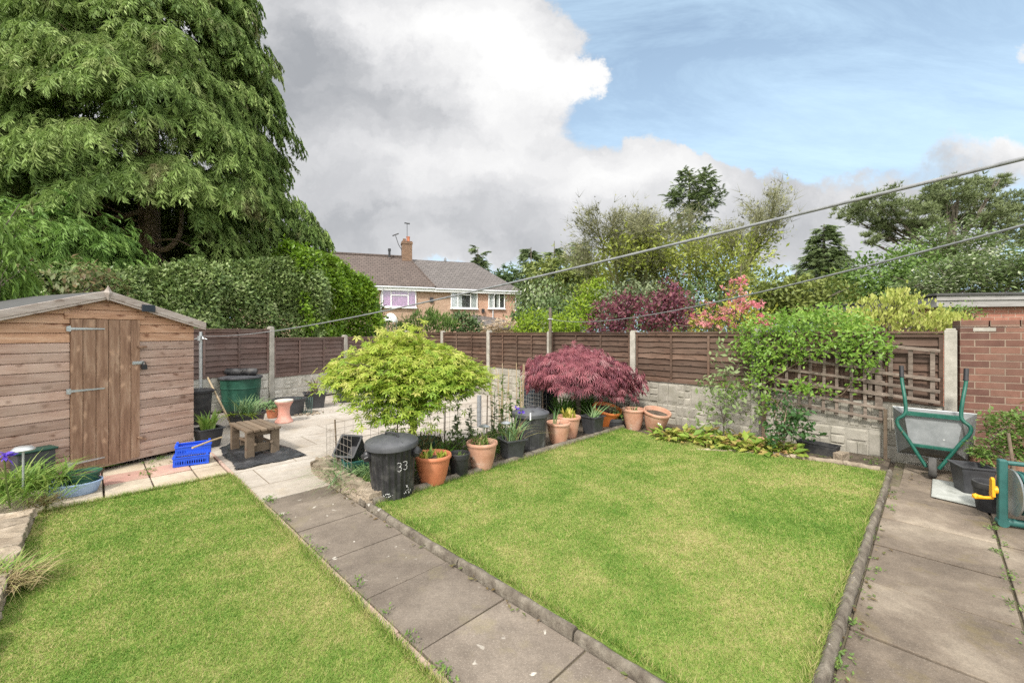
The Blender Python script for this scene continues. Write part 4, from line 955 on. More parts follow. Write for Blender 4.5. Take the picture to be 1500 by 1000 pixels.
pos = rng.normal(size=(240, 3)) * np.array([.055, .055, .035]) + np.array([-.03, -.03, .18]); leaves('plant', pos, rdir(240) + np.array([0, 0, .5]), rdir(240) + np.array([0, 0, 1]), rng.uniform(.025, .05, 240), 'leaf', M['f_mid'], t)
t = bed_pot(928, 631, .175, .325, 'terra_old', 'upright aged terracotta pot with small shoots before the fence post', .01, taper=.58)
blades('plant', [(0, 0, .27)], 9, .13, .018, .8, .6, .3, M['f_mid'], t, .03)
t = bed_pot(958, 633, .205, .325, 'terra_old', 'empty aged terracotta pot leaning towards the lawn by the stone boards', .01, tilt=(math.radians(13), math.radians(5)), taper=.56, name='flower_pot')
mb = MB()
for q in ((-.015, -.165, .19), (.012, -.168, .17)): mb.ico(q, .016, jit=.2, squash=1.5)
mb.build('pale_mark', M['white'], t)

def solar_light(u, v, Y, label, zb):
    q = Q(u, v, Y); t = thing('solar_light', label, 'solar light', (q.x, q.y, zb), 0, 'solar stake lights')
    h = q.z - zb; mb = MB(); mb.tube([(0, 0, 0), (0, 0, h - .02)], .007); mb.build('stake', M['galv'], t)
    mb = MB(); mb.lathe([(.001, h + .018), (.03, h + .015), (.062, h), (.06, h - .006), (.001, h - .004)], 24, cap=False); mb.build('cap', M['galv'], t)
    mb = MB(); mb.lathe([(.022, h - .05), (.026, h - .006)], 16); mb.build('lens', M['glass'], t)
solar_light(709, 624, 4.72, 'silver solar light standing in the aged terracotta pot', .27)
solar_light(741, 619, 5.0, 'silver solar light standing left of the faded dustbin', .03)

# left: shed front
p = P(107, 722, .005)
t = thing('plastic_basin', 'pale blue half round plastic basin lying on the paving', 'basin', p, .25)
mb = MB(); mb.lathe([(.001, 0), (.17, 0), (.175, .004), (.21, .10), (.218, .102), (.218, .112), (.205, .112), (.168, .012), (.001, .01)], 44, cap=False, sy=.72); mb.build('basin', M['bluebasin'], t)
p2 = p + Vector((.06, .04, .06))
t = thing('pond_basket', 'dark green latticed pond basket sitting in the blue basin', 'basket', p2, 0)
mb = MB(); mb.lathe([(.001, 0), (.085, 0), (.10, .06), (.118, .118), (.128, .12), (.128, .130), (.113, .130), (.08, .008), (.001, .008)], 32, cap=False)
for z in (.03, .055, .08, .1):
    r_ = .085 + z * .27; mb.tube([(r_ * 1.02 * math.cos(a * PI / 16), r_ * 1.02 * math.sin(a * PI / 16), z) for a in range(33)], .003, n=5)
mb.build('basket', M['green_pl'], t)
mb = MB(); mb.lathe([(.001, .104), (.108, .10)], 20, cap=False)
for _ in range(40): a = R.uniform(0, 6.3); r_ = .1 * math.sqrt(R.random()); mb.ico((r_ * math.cos(a), r_ * math.sin(a), .106), R.uniform(.005, .01), jit=.2)
mb.build('soil', M['earth'], t)
# grey cat-flap like box against the shed
sm = Matrix.Translation(SH) @ Matrix.Rotation(shed_rz, 4, 'Z')
lp = sm @ Vector((-.56, -.06, 0))
t = thing('grey_bin', 'square dark grey bin against the left shed wall behind the iris', 'bin', lp, shed_rz)
mb = MB(); mb.box(-.13, .13, -.12, .02, .02, .37); mb.build('body', M['grey_pl'], t, bevel=.01)
mb = MB(); mb.box(-.145, .145, -.135, .035, .372, .392); mb.build('lid', M['green_dk'], t, bevel=.006)
q = Q(34, 658, 3.62)
t = thing('solar_light', 'wide silver solar light above the iris clump by the shed', 'solar light', (q.x, q.y, .08), 0, 'solar stake lights')
h = q.z - .08; mb = MB(); mb.tube([(0, 0, 0), (0, 0, h)], .008); mb.build('stake', M['galv'], t)
mb = MB(); mb.lathe([(.001, h + .03), (.05, h + .025), (.075, h), (.07, h - .01), (.001, h - .008)], 24, cap=False); mb.build('cap', M['galv'], t)

# blue crates
def crate(p, rz, label, w=.32, d=.20, h=.105):
    t = thing('plastic_crate', label, 'crate', p, rz, 'blue plastic crates')
    mb = MB(); th = .006
    mb.box(-w / 2, w / 2, -d / 2, d / 2, 0, .006)
    for sx, sy in ((1, 0), (-1, 0), (0, 1), (0, -1)):
        L = d if sx else w; n = int(L / .022)
        for z0, z1 in ((.0065, .024), (.058, .066), (h - .035, h - .012)):
            if sx: mb.box(sx * w / 2 - th / 2, sx * w / 2 + th / 2, -d / 2 + .0045, d / 2 - .0045, z0, z1)
            else: mb.box(-w / 2, w / 2, sy * d / 2 - th / 2, sy * d / 2 + th / 2, z0, z1)
        for i in range(n + 1):
            c = -L / 2 + .012 + (L - .024) * i / n
            if sx: mb.box(sx * w / 2 - .002, sx * w / 2 + .002, c - .004, c + .004, .0065, h - .0355)
            else: mb.box(c - .004, c + .004, sy * d / 2 - .002, sy * d / 2 + .002, .0065, h - .0355)
    mb.build('basket', M['blue'], t)
    mb = MB()
    for sy in (-1, 1): mb.box(-w / 2 - .008, w / 2 + .008, sy * d / 2 - .010, sy * d / 2 + .010, h - .0115, h)
    for sx in (-1, 1): mb.box(sx * w / 2 - .010, sx * w / 2 + .010, -d / 2 + .0105, d / 2 - .0105, h - .0115, h)
    for sx in (-1, 1):
        for sy in (-1, 1): mb.box(sx * (w / 2 - .012) - .012, sx * (w / 2 - .012) + .012, sy * (d / 2 - .012) - .012, sy * (d / 2 - .012) + .012, .007, h + .02)
    mb.build('rim', M['blue'], t, bevel=.003); return t
c0 = (P(250, 688) + P(308, 680)) / 2; cd = (P(308, 680) - P(250, 688)); crz = math.atan2(cd.y, cd.x)
cn = Vector((-cd.y, cd.x, 0)).normalized()
cp = c0 + cn * .125
crate(cp + Vector((0, 0, .012)), crz, 'blue plastic crate at the bottom of the pair before the shed')
crate(cp + Vector((.01, .015, .128)), crz + .05, 'blue plastic crate on top of the pair before the shed')
a = Q(286, 664, 4.62); b = Q(325, 650, 5.0); a.z = cp.z + .255; b.z = a.z + .01
mb = MB(); mb.tube([a + (a - b) * .1, a, (a + b) / 2 + Vector((0, 0, .004)), b], .011, .010, n=8)
tag(mb.build('wooden_stick', M['cane']), 'pale wooden stick lying across the top blue crate', 'stick')

# slatted stool on a black sheet
def flat(u, v, z): return P(u, v, z)
c = [P(341, 619, .33), P(354, 635, .33), P(410, 626, .33), P(386, 613, .33)]
ex = ((c[2] - c[1]) + (c[3] - c[0])) / 2; ey = ((c[0] - c[1]) + (c[3] - c[2])) / 2
tc = (c[0] + c[1] + c[2] + c[3]) / 4; tw, tl = ex.length, ey.length * .92
st = thing('slatted_stool', 'small brown slatted wooden stool on a black sheet', 'stool', (tc.x, tc.y, .012), math.atan2(ex.y, ex.x))
mb = MB(); n = 5; sw = tw / n
for i in range(n):
    x = -tw / 2 + sw * i; mb.box(x + .008, x + sw - .008, -tl / 2, tl / 2, .30, .33, jit=.002)
mb.build('seat', M['oldwood'], st, bevel=.004)
for sx in (-1, 1):
    for sy in (-1, 1):
        mb = MB(); x = sx * (tw / 2 - .055); y = sy * (tl / 2 - .07); mb.box(x - .045, x + .045, y - .03, y + .03, 0, .299); mb.build('leg', M['oldwood'], st, bevel=.004)
mb = MB()
for sy in (-1, 1): mb.box(-tw / 2 + .02, tw / 2 - .02, sy * (tl / 2 - .105) - .004, sy * (tl / 2 - .105) + .004, .235, .298)
for sx in (-1, 1): mb.box(sx * (tw / 2 - .11) - .0, sx * (tw / 2 - .11) + .02, -tl / 2 + .11, tl / 2 - .11, .24, .2985)
mb.build('apron', M['oldwood'], st, bevel=.003)
mb = MB()
for sx in (-.09, .09): mb.beam((sx, -tl / 2 + .02, .15), (sx, tl / 2 - .06, .13), .022, .028)
for sy in (-1, 1): mb.beam((-tw / 2 + .1, sy * (tl / 2 - .12), .09), (tw / 2 - .1, sy * (tl / 2 - .12), .09), .02, .10)
mb.build('stretcher', M['oldwood'], st, bevel=.003)
# the crumpled sheet
q = [P(320, 657, .0), P(346, 689, .0), P(451, 667, .0), P(395, 640, .0), P(345, 636, .0)]
mb = MB(); n = 34; vs = []
for i in range(n + 1):
    for j in range(n + 1):
        s_, t_ = i / n, j / n; e0 = q[0] * (1 - s_) + q[1] * s_; e1 = q[4] * (1 - s_) * .5 + q[3] * (1 - s_) * .5 + q[2] * s_; pnt = e0 * (1 - t_) + e1 * t_
        ed = min(s_, t_, 1 - s_, 1 - t_); z = .006 + (.014 * (math.sin(7 * s_ + 9 * t_ + 2 * math.sin(8 * t_)) * math.sin(11 * t_ - 5 * s_) + .6) + R.uniform(0, .010)) * min(1, .45 + ed * 6)
        vs.append((pnt.x + R.gauss(0, .006) + .015 * math.sin(13 * t_), pnt.y + R.gauss(0, .006) + .02 * math.sin(9 * s_ + 1), max(.003, z)))
mb.add(vs, [(i * (n + 1) + j, (i + 1) * (n + 1) + j, (i + 1) * (n + 1) + j + 1, i * (n + 1) + j + 1) for i in range(n) for j in range(n)], .5, True)
tag(mb.build('polythene_sheet', M['sheet'], sharp=70), 'crumpled black polythene sheet under the slatted stool', 'plastic sheet')

# water butt with netting roll
wp = Q(353, 580, 8.05); wp.z = .02
t = thing('water_butt', 'dark green water butt with a grey lid against the left fence', 'water butt', wp, 0)
mb = MB(); mb.lathe([(.001, 0), (.25, 0), (.27, .02), (.30, .17), (.305, .20), (.312, .205), (.312, .225), (.305, .23), (.32, .40), (.325, .43), (.333, .435), (.333, .455), (.327, .46), (.335, .60), (.345, .605), (.345, .63), (.33, .632)], 48)
mb.build('body', M['green_pl'], t)
mb = MB(); mb.lathe([(.352, .615), (.362, .62), (.362, .645), (.35, .652), (.20, .672), (.001, .675)], 44); mb.build('lid', M['bin_lid'], t)
mb = MB(); k = 60; pts = []
for lay in range(3):
    r_ = .065 - lay * .016; o_ = []
    mb.tube([(-.27 + .54 * i / 14, .02 * math.sin(i * .9 + lay), .0 + .006 * math.sin(i * 1.7)) for i in range(15)], r_, rad=[r_ * (1 + R.uniform(-.13, .1)) for _ in range(15)], n=14)
for i in range(26):
    x = -.26 + .02 * i; mb.tube([(x + R.gauss(0, .006), .066 * math.cos(a * PI / 5), .068 * math.sin(a * PI / 5)) for a in range(11)], .004, n=4)
tag(mb.build('netting_roll', M['black_dull'], loc=(wp.x + .02, wp.y - .02, .02 + .672 + .066), rz=.12), 'roll of black garden netting lying on the water butt lid', 'netting')
def far_bin():
    p = Q(291, 590, 7.0); p.z = 0
    t = thing('black_bin', 'tall black bin standing behind the galvanised post', 'bin', p, .3)
    mb = MB(); mb.lathe([(.001, 0), (.15, 0), (.155, .01), (.185, .50), (.2, .505), (.2, .52), (.17, .522)], 32); mb.build('body', M['black_dull'], t)
    mb = MB(); mb.lathe([(.2, .508), (.212, .512), (.212, .55), (.19, .565), (.001, .575)], 32); mb.build('lid', M['black'], t)
    mb = MB(); mb.tube([(.2, -.03, .54), (.235, -.03, .545), (.235, .03, .545), (.2, .03, .54)], .01); mb.build('handle', M['black'], t)
far_bin()
# washing line posts and lines
def post(p, h, r, mat, name, label, cat='post'):
    t = thing(name, label, cat, p, 0); mb = MB(); mb.tube([(0, 0, -.04), (0, 0, h)], r, n=14); mb.build('pole', M[mat], t)
    return t
lp0 = Q(294, 600, 7.3); lp0.z = 0
t = post(lp0, 1.515, .026, 'galv', 'washing_line_post', 'galvanised washing line post standing at the shed corner')
mb = MB(); mb.tube([(-.11, 0, 1.385), (-.05, 0, 1.40), (.05, 0, 1.40), (.11, 0, 1.385)], .008); mb.tube([(0, -.03, 1.36), (0, -.03, 1.44)], .03, n=12); mb.tube([(.04, -.02, 1.43), (.07, -.03, 1.39)], .012); mb.build('cleat', M['galv'], t)
lp1 = Q(806, 600, 8.55); lp1.z = 0
t = post(lp1, 2.0, .03, 'bark_grey', 'washing_line_post', 'tall weathered grey washing line post in front of the fence behind the red maple')
mb = MB(); mb.tube([(-.05, -.035, 1.77), (.05, -.035, 1.77)], .012); mb.build('cleat', M['galv'], t)
def line(a, b, sag, ext, label):
    a = Vector(a); b = Vector(b); mb = MB(); n = 60; pts = []
    for i in range(n + 1):
        t_ = ext * (i / n); p = a.lerp(b, t_); p.z -= 4 * sag * t_ * (1 - t_); pts.append(p)
    mb.tube(pts, .0046, n=8); tag(mb.build('washing_line', M['rope'], sharp=180), label, 'washing line', 'washing lines')
line((lp0.x, lp0.y, 1.44), (1.089, .9, 1.87), .115, 1.28, 'upper grey washing line running from the shed post across the sky')
line((lp1.x, lp1.y - .04, 1.77), (1.694, 1.4, 1.855), .16, 1.28, 'lower grey washing line running from the post behind the red maple')

# corner of pots by the shed
def lpot(u, v, r, label, kind): p = base(u, v, r); return thing('potted_plant', label, 'potted plant', p, R.uniform(0, 1.5), 'pots around the patio edge')
p = base(305, 657, .13); t = thing('potted_plant', 'square dark pot of yellow green iris by the shed corner', 'potted plant', p, .95, 'pots around the patio edge')
square_pot(t, .27, .27, .25, M['grey_pl'], .76); soil(t, .12, .21)
blades('plant', [(0, 0, .21), (.05, .03, .21), (-.06, -.02, .21)], 13, .33, .030, .7, .55, .3, M['f_iris'], t, .025)
a = Q(304, 572, 7.4); b = Q(342, 618, 6.6); a.z = .72; b.z = .0
mb = MB(); mb.tube([b, b.lerp(a, .5), a], .016, .014, n=8); tag(mb.build('wooden_stake', M['cane']), 'brown wooden stake leaning on the stone boards by the water butt', 'stake')
p = Q(362, 600, 6.85); p.z = 0; t = thing('potted_plant', 'wide grey tub of grassy leaves before the water butt', 'potted plant', p, 0, 'pots around the patio edge')
round_pot(t, .265, .22, M['grey_pl'], taper=.8, bell=False, rimh=.04); soil(t, .22, .19)
blades('plant', [(-.1, 0, .19), (.05, .05, .19), (.1, -.05, .19), (0, -.08, .19)], 26, .42, .012, .6, .75, .45, M['f_leek'], t, .05)
blades('plant', [(-.12, -.2, .2), (.03, -.22, .2), (.16, -.16, .2)], 12, .26, .022, .7, .5, 1.3, M['f_lime'], t, .04, up0=.5)
p = base(399, 613, .09); t = thing('potted_plant', 'little orange terracotta pot of grey leaves left of the pink pedestal', 'potted plant', p, 0, 'pots around the patio edge')
round_pot(t, .105, .155, M['terra'], taper=.72, bell=True); soil(t, .085, .12, 20)
pos = rng.normal(size=(220, 3)) * np.array([.09, .08, .045]) + np.array([-.03, 0, .2]); leaves('plant', pos, rdir(220) + np.array([0, 0, .3]), rdir(220) + np.array([0, 0, 1]), rng.uniform(.03, .06, 220), 'leaf', M['f_leek'], t)
p = base(416, 620, .12); t = thing('pink_pedestal', 'waisted pink concrete pedestal with a pale dished top', 'pedestal', p, 0)
mb = MB(); mb.lathe([(.001, 0), (.135, 0), (.14, .01), (.135, .03), (.105, .07), (.088, .13), (.085, .19), (.095, .26), (.12, .31), (.138, .335), (.14, .35)], 40, cap=False); mb.build('column', M['pink'], t)
mb = MB(); mb.lathe([(.1405, .3505), (.142, .356), (.14, .372), (.125, .376), (.09, .366), (.001, .364)], 40); mb.build('dish', M['pale_top'], t)
p = Q(424, 592, 7.75); p.z = 0; t = thing('plastic_tub', 'oval grey plastic tub behind the pink pedestal', 'tub', p, .4)
mb = MB(); mb.lathe([(.001, 0), (.22, 0), (.26, .27), (.285, .275), (.285, .30), (.26, .302), (.21, .02), (.001, .02)], 36, cap=False, sy=.8); mb.build('tub', M['grey_pl'], t)
p = Q(408, 584, 8.2); p.z = .0; t = thing('pond_tray', 'black oval tray leaning on the stone boards behind the grey tub', 'tray', p, 1.0)
t.rotation_euler = (math.radians(-18), 0, 1.05)
mb = MB(); mb.lathe([(.001, 0), (.33, 0), (.37, .12), (.40, .125), (.40, .14), (.365, .142), (.32, .02), (.001, .02)], 40, cap=False, sy=.6); mb.build('tray', M['black'], t)
p = Q(444, 598, 7.75); p.z = 0; t = thing('mesh_panel', 'dark green plastic mesh panel leaning on the square black planter', 'mesh', p, .5); t.rotation_euler = (math.radians(-38), 0, .35)
mb = MB()
for i in range(9): x = -.14 + .035 * i; mb.beam((x, 0, 0), (x, 0, .36), .008, .006)
for i in range(11): z = .005 + .035 * i; mb.beam((-.145, .004, z), (.145, .004, z), .008, .006)
mb.build('lattice', M['green_dk'], t)
p = base(461, 598, .15); t = thing('potted_plant', 'square black planter with bronze strap leaves by the left fence', 'potted plant', p, .55, 'pots around the patio edge')
square_pot(t, .38, .38, .30, M['grey_pl'], .8); soil(t, .16, .26)
blades('plant', [(0, 0, .26)], 15, .60, .030, .7, .6, .55, M['f_phorm'], t, .04)
p = base(506, 590, .17); t = thing('potted_plant', 'round black pot of bronze strap leaves half behind the yellow maple', 'potted plant', p, .3, 'pots around the patio edge')
round_pot(t, .20, .30, M['grey_pl'], taper=.76, bell=False); soil(t, .17, .26); blades('plant', [(0, 0, .26)], 13, .55, .026, .7, .75, .6, M['f_phorm'], t, .03)
mb = MB(); c_ = P(440, 606)
for _ in range(130): mb.ico((c_.x + R.gauss(0, .16), c_.y + R.gauss(0, .09), R.uniform(.004, .02)), R.uniform(.012, .03), jit=.25, squash=.6)
o = mb.build('gravel', M['stone']); o['kind'] = 'stuff'; o['label'] = 'loose stone chippings beside the pink pedestal'; o['category'] = 'gravel'

# right: wheelbarrow standing on its nose against the fence
bo = G(.02, 6.16, 0)
wb = thing('wheelbarrow', 'galvanised wheelbarrow with green frame stood on its wheel against the fence', 'wheelbarrow', bo, math.atan2(-S2, S2))
def WB(x, y, z): return Vector((x, y, z))     # x to the right, y away towards the fence, z up
# tray: bottom panel faces the garden, the rim rests towards the fence
bt = [WB(-.215, .10, .60), WB(.215, .10, .60), WB(.17, .055, .285), WB(-.17, .055, .285)]
rm = [WB(-.32, .30, .66), WB(.32, .30, .66), WB(.285, .40, .13), WB(-.285, .40, .13)]
mb = MB(); mb.add(bt, [(0, 1, 2, 3)], .5)
for i in range(4): mb.add([bt[i], bt[(i + 1) % 4], rm[(i + 1) % 4], rm[i]], [(3, 2, 1, 0)], .5)
tray = mb.build('tray', M['galv_dirty'], wb); sd_ = tray.modifiers.new('s', 'SOLIDIFY'); sd_.thickness = .004; sd_.offset = 0
mb = MB(); mb.tube(rm + [rm[0]], .009, n=8); mb.build('rim', M['galv'], tray)
def smooth(pts, n=6):
    outp = []; P_ = [pts[0]] + list(pts) + [pts[-1]]
    for i in range(1, len(P_) - 2):
        p0, p1, p2, p3 = P_[i - 1], P_[i], P_[i + 1], P_[i + 2]
        for k in range(n):
            t_ = k / n; outp.append(.5 * ((2 * p1) + (p2 - p0) * t_ + (2 * p0 - 5 * p1 + 4 * p2 - p3) * t_ ** 2 + (3 * p1 - p0 - 3 * p2 + p3) * t_ ** 3))
    outp.append(P_[-2]); return outp
for sg in (-1, 1):
    hp = [WB(sg * .245, .20, 1.12), WB(sg * .24, .17, .98), WB(sg * .215, .10, .80), WB(sg * .205, .07, .66), WB(sg * .225, .06, .605), WB(sg * .268, .05, .56), WB(sg * .262, .045, .49), WB(sg * .19, .03, .37), WB(sg * .10, .015, .20), WB(sg * .045, 0, .105)]
    mb = MB(); mb.tube(smooth(hp), .0165, n=12); hd_ = mb.build('frame_tube', M['teal'], wb)
    mb = MB(); e = hp[0]; f_ = hp[1]; d_ = (e - f_).normalized(); mb.tube([e - d_ * .105, e - d_ * .10, e - d_ * .05, e + d_ * .012], .0205, n=12); mb.tube([e - d_ * .112, e - d_ * .102], .024, n=12); mb.build('grip', M['black'], hd_)
mb = MB(); mb.box(-.165, .165, .030, .052, .292, .325); mb.build('crossbar', M['teal'], wb, bevel=.004)
mb = MB(); mb.box(-.20, .20, .062, .098, .612, .655)
for sg in (-1, 1): mb.ico((sg * .175, .061, .635), .008)
mb.build('crossbar', M['teal'], wb, bevel=.004)
mb = MB(); mw = Matrix.Translation((0, 0, .105)) @ Matrix.Rotation(PI / 2, 4, 'Y')
mb.lathe([(.06, -.026), (.085, -.033), (.098, -.028), (.104, -.012), (.104, .012), (.098, .028), (.085, .033), (.06, .026)], 36, m=mw, cap=False)
whl = mb.build('wheel', M['wheelgrey'], wb)
mb = MB(); mb.lathe([(.001, -.022), (.061, -.02), (.061, .02), (.001, .022)], 28, m=mw, cap=False); mb.tube([(-.055, 0, .105), (.055, 0, .105)], .01); mb.build('rim', M['metal_dark'], whl)

p = base(1424, 727, .13); t = thing('plastic_planter', 'empty square black planter on the path before the brick wall', 'planter', p, -.42)
square_pot(t, .235, .235, .265, M['grey_pl'], .78, rim=.014)
p = base(1452, 752, .09); t = thing('flower_pot', 'round black pot squeezed between the black planter and hose reel', 'flower pot', p, 0)
round_pot(t, .115, .24, M['black_dull'], taper=.75, bell=False)
gq = [P(1366, 703, .0), P(1364, 728, 0), P(1450, 748, 0), P(1452, 716, 0)]
mb = MB(); mb.prism([(v.x, v.y) for v in gq], .004, .016); tag(mb.build('stone_slab', noisy('pale_wet_slab', [(.22, .23, .205), (.33, .34, .31), (.40, .41, .38)], 9, .75, .3, 50, fine=.25), bevel=.004), 'thin pale grey slab lying under the black planter', 'slab')
p = P(1232, 674); t = MB(); t.box(-.085, .085, -.05, .05, .0, .095, jit=.004); tag(t.build('stone_block', M['stone'], loc=p, rz=.5, bevel=.008), 'rough tan stone block beside the black trough', 'stone')
a, b = P(1172, 663), P(1222, 673); c_ = (a + b) / 2 + Vector((.08, .09, 0))
t = thing('plastic_trough', 'long black plastic trough against the stone boards by the lawn', 'trough', c_, math.atan2((b - a).y, (b - a).x)); square_pot(t, .42, .17, .14, M['black_dull'], .88, rim=.006)
mb = MB(); p = P(1115, 648); mb.box(-.2, .2, -.05, .05, 0, .07, jit=.006); tag(mb.build('loose_brick', M['terra_old'], loc=p, rz=-.5, bevel=.008), 'half buried pink brick at the foot of the fence post', 'brick')
# log edging in front of the lilies
mb = MB(); pts = [(1130, 669), (1180, 676), (1235, 683), (1290, 693)]
for (u0, v0), (u1, v1) in zip(pts[:-1], pts[1:]):
    a, b = P(u0, v0), P(u1, v1); d_ = (b - a); n = 10
    mb.tube([a + d_ * (.01 + .98 * i / n) + Vector((R.gauss(0, .004), R.gauss(0, .004), .035 + R.gauss(0, .003))) for i in range(n + 1)], .036, rad=[.034 + R.gauss(0, .003) for _ in range(n + 1)], n=10)
for (u0, v0), (u1, v1) in (((1020, 661), (1065, 664)), ((1068, 663), (1126, 669))):
    a, b = P(u0, v0), P(u1, v1); d_ = (b - a); n = 8; mb.tube([a + d_ * (i / n) + Vector((0, 0, .015 + R.gauss(0, .004))) for i in range(n + 1)], .026, n=8)
o = mb.build('border_edging', M['stone']); o['kind'] = 'structure'
# stone edge of the raised bed and the wall on the far left
def stonewall(name, label, line_, h, w, courses):
    mb = MB()
    for a, b in zip(line_[:-1], line_[1:]):
        a = Vector(a); b = Vector(b); d_ = (b - a).normalized(); n_ = Vector((-d_.y, d_.x, 0)); L = (b - a).length; ch_ = h / courses
        for k in range(courses):
            s_ = -R.uniform(0, .1)
            while s_ < L - .04:
                l = min(R.uniform(.14, .34), L - s_); s0 = max(s_, 0)
                m_ = Matrix.Translation(a + d_ * s0 + Vector((0, 0, -.02 + k * ch_))) @ Matrix.Rotation(math.atan2(d_.y, d_.x) + R.gauss(0, .03), 4, 'Z')
                nx, ny = 5, 3; vs = []
                for zz in (0, 1):
                    for j in range(ny + 1):
                        for i in range(nx + 1):
                            vs.append(m_ @ Vector(((l - .012) * i / nx + R.gauss(0, .004), -w / 2 + w * j / ny + R.gauss(0, .006), (ch_ - .004) * zz + (R.gauss(0, .006) if zz else 0))))
                q_ = (nx + 1) * (ny + 1); fs = []
                for j in range(ny):
                    for i in range(nx): o_ = j * (nx + 1) + i; fs.append((q_ + o_, q_ + o_ + 1, q_ + o_ + nx + 2, q_ + o_ + nx + 1))
                rim_ = list(range(nx + 1)) + [(j + 1) * (nx + 1) + nx for j in range(ny)] + [ny * (nx + 1) + nx - 1 - i for i in range(nx)] + [(ny - 1 - j) * (nx + 1) for j in range(ny - 1)]
                for i in range(len(rim_)): i0, i1 = rim_[i], rim_[(i + 1) % len(rim_)]; fs.append((i0, i1, q_ + i1, q_ + i0))
                mb.add(vs, fs); s_ += l
    return tag(mb.build(name, M['stone'], bevel=.007), label, 'wall')
stonewall('stone_edging_wall', 'low broken stone edging at the path end of the maple bed', [G(3.42, 1.76), G(4.76, 1.76), G(4.76, 2.15)], .14, .15, 3)
stonewall('stone_edging_wall', 'low stone edging wall along the far left lawn', [G(1.6, -.62), G(3.3, -.44), G(5.1, -.42)], .13, .22, 2)
mb = MB(); q = P(535, 741); m_ = Matrix.Translation(q) @ Matrix.Rotation(PI / 4, 4, 'Z'); mb.box(-.02, .22, -.02, .10, 0, .045, m=m_, jit=.006); tag(mb.build('corner_stone', M['kerb'], bevel=.012), 'flat grey corner stone under the numbered dustbin', 'stone')

# hose reel
ho = base(1468, 772, .03); hr = thing('hose_reel', 'green hose reel with yellow crank standing on the right path', 'hose reel', ho, 0)
hr.rotation_euler = (0, 0, math.atan2(-.5, .86))
def tub(pts, r, name, mat, parent, n=12):
    mb = MB(); mb.tube(smooth([Vector(p_) for p_ in pts], 5) if len(pts) > 2 else pts, r, n=n); return mb.build(name, M[mat], parent)
# two end frames joined by bars; the drum runs along x
for x in (0, .40):
    mb = MB(); mb.box(x - .026, x + .026, -.026, .026, .03, .52); e = mb.build('end_post', M['teal_pl'], hr, bevel=.012, seg=3)
mb = MB()
for x in (0, .4): mb.tube([(x, -.03, .035), (x, .03, .035)], .034, n=14)
mb.tube([(.027, 0, .04), (.373, 0, .04)], .030, n=14)
mb.build('foot_bar', M['teal_pl'], hr)
mb = MB(); mb.tube([(.027, 0, .495), (.373, 0, .495)], .017, n=12); mb.build('carry_handle', M['teal_pl'], hr)
for x in (.055, .345):
    mb = MB(); mb.lathe([(.001, -.006), (.17, -.006), (.176, 0), (.17, .006), (.001, .006)], 40, m=Matrix.Translation((x, 0, .275)) @ Matrix.Rotation(PI / 2, 4, 'Y'), cap=False); mb.build('drum_flange', M['galv'], hr)
mb = MB()
for lay in range(3):
    pts = []
    for i in range(150):
        a = i / 150 * 2 * PI * 9; pts.append((.075 + (.25 * i / 150 if lay % 2 == 0 else .25 - .25 * i / 150) + R.gauss(0, .003), (.10 + .026 * lay + .008 * math.sin(i)) * math.cos(a), .275 + (.10 + .026 * lay) * math.sin(a)))
    mb.tube(pts, .0125, n=8)
for k in range(5): mb.tube(smooth([Vector((.08 + .05 * k, -.15, .38)), Vector((.12 + .04 * k, -.185, .27)), Vector((.2, -.175, .16)), Vector((.30 - .02 * k, -.12, .12))]), .0125, n=8)
mb.build('hose', M['teal_pl'], hr)
mb = MB(); mb.lathe([(.001, -.05), (.03, -.05), (.03, -.028), (.001, -.027)], 18, m=Matrix.Translation((0, 0, .275)) @ Matrix.Rotation(PI / 2, 4, 'Y'), cap=False)
mb.prism([(-.03, -.03), (-.022, .10), (0, .115), (.022, .10), (.03, -.03), (0, -.045)], -.062, -.045, m=Matrix.Translation((0, 0, .255)) @ Matrix(((0, 0, 1, 0), (1, 0, 0, 0), (0, 1, 0, 0), (0, 0, 0, 1))))
mb.tube([(-.05, 0, .21), (-.10, -.01, .205), (-.14, -.012, .207)], .013, rad=[.012, .012, .018], n=10); mb.ico((-.15, -.012, .208), .024); mb.build('crank', M['yellow'], hr)
# wooden tool handle, terracotta trough and edge behind the reel
p = Q(1470, 672, 3.95); p.z = 0
t = thing('terracotta_trough', 'long terracotta trough behind the hose reel holding the small shrub', 'trough', base(1474, 706, .15), -.45)
square_pot(t, .62, .28, .26, M['terra_old'], .86, rim=.014); soil(t, .12, .22)
a = Q(1492, 700, 3.72); a.z = .0; b = Q(1477, 634, 3.85)
mb = MB(); mb.tube([a, a.lerp(b, .5), b], .016, .012, n=8); tag(mb.build('wooden_stake', M['oldwood']), 'brown wooden stake in the terracotta trough behind the hose reel', 'stake')

# trellis on the fence: rails slope a little and the slats are uneven
tr = math.atan2(-dback.y, -dback.x)   # local x from the left post towards the right post
tp = pb + dback * 1.94 + Vector((-.7185, -.6955, 0)) * .075
t = thing('garden_trellis', 'grey wooden trellis sagging across the right fence panel under the climber', 'trellis', tp, tr)
mb = MB()   # here +y points behind the fence
zsl = .055
for k in range(6):
    z0 = .60 + .148 * k; mb.beam((-.03, -.016, z0), (1.40, -.016, z0 - .14 + R.gauss(0, .006)), .016, .034, up=Vector((0, 0, 1)))
mb.build('rail', M['trellis'], t, bevel=.003)
mb = MB()
for k in range(10):
    x = .12 + .137 * k + R.gauss(0, .006); mb.beam((x, .002, .56 - .1 * x), (x + R.gauss(0, .008), .002, 1.37 - .1 * x), .034, .014, up=Vector((0, 1, 0)))
mb.build('slat', M['trellis'], t, bevel=.003)
t = thing('garden_trellis', 'short grey trellis panel on the fence behind the wheelbarrow handles', 'trellis', tp, tr)
mb = MB()
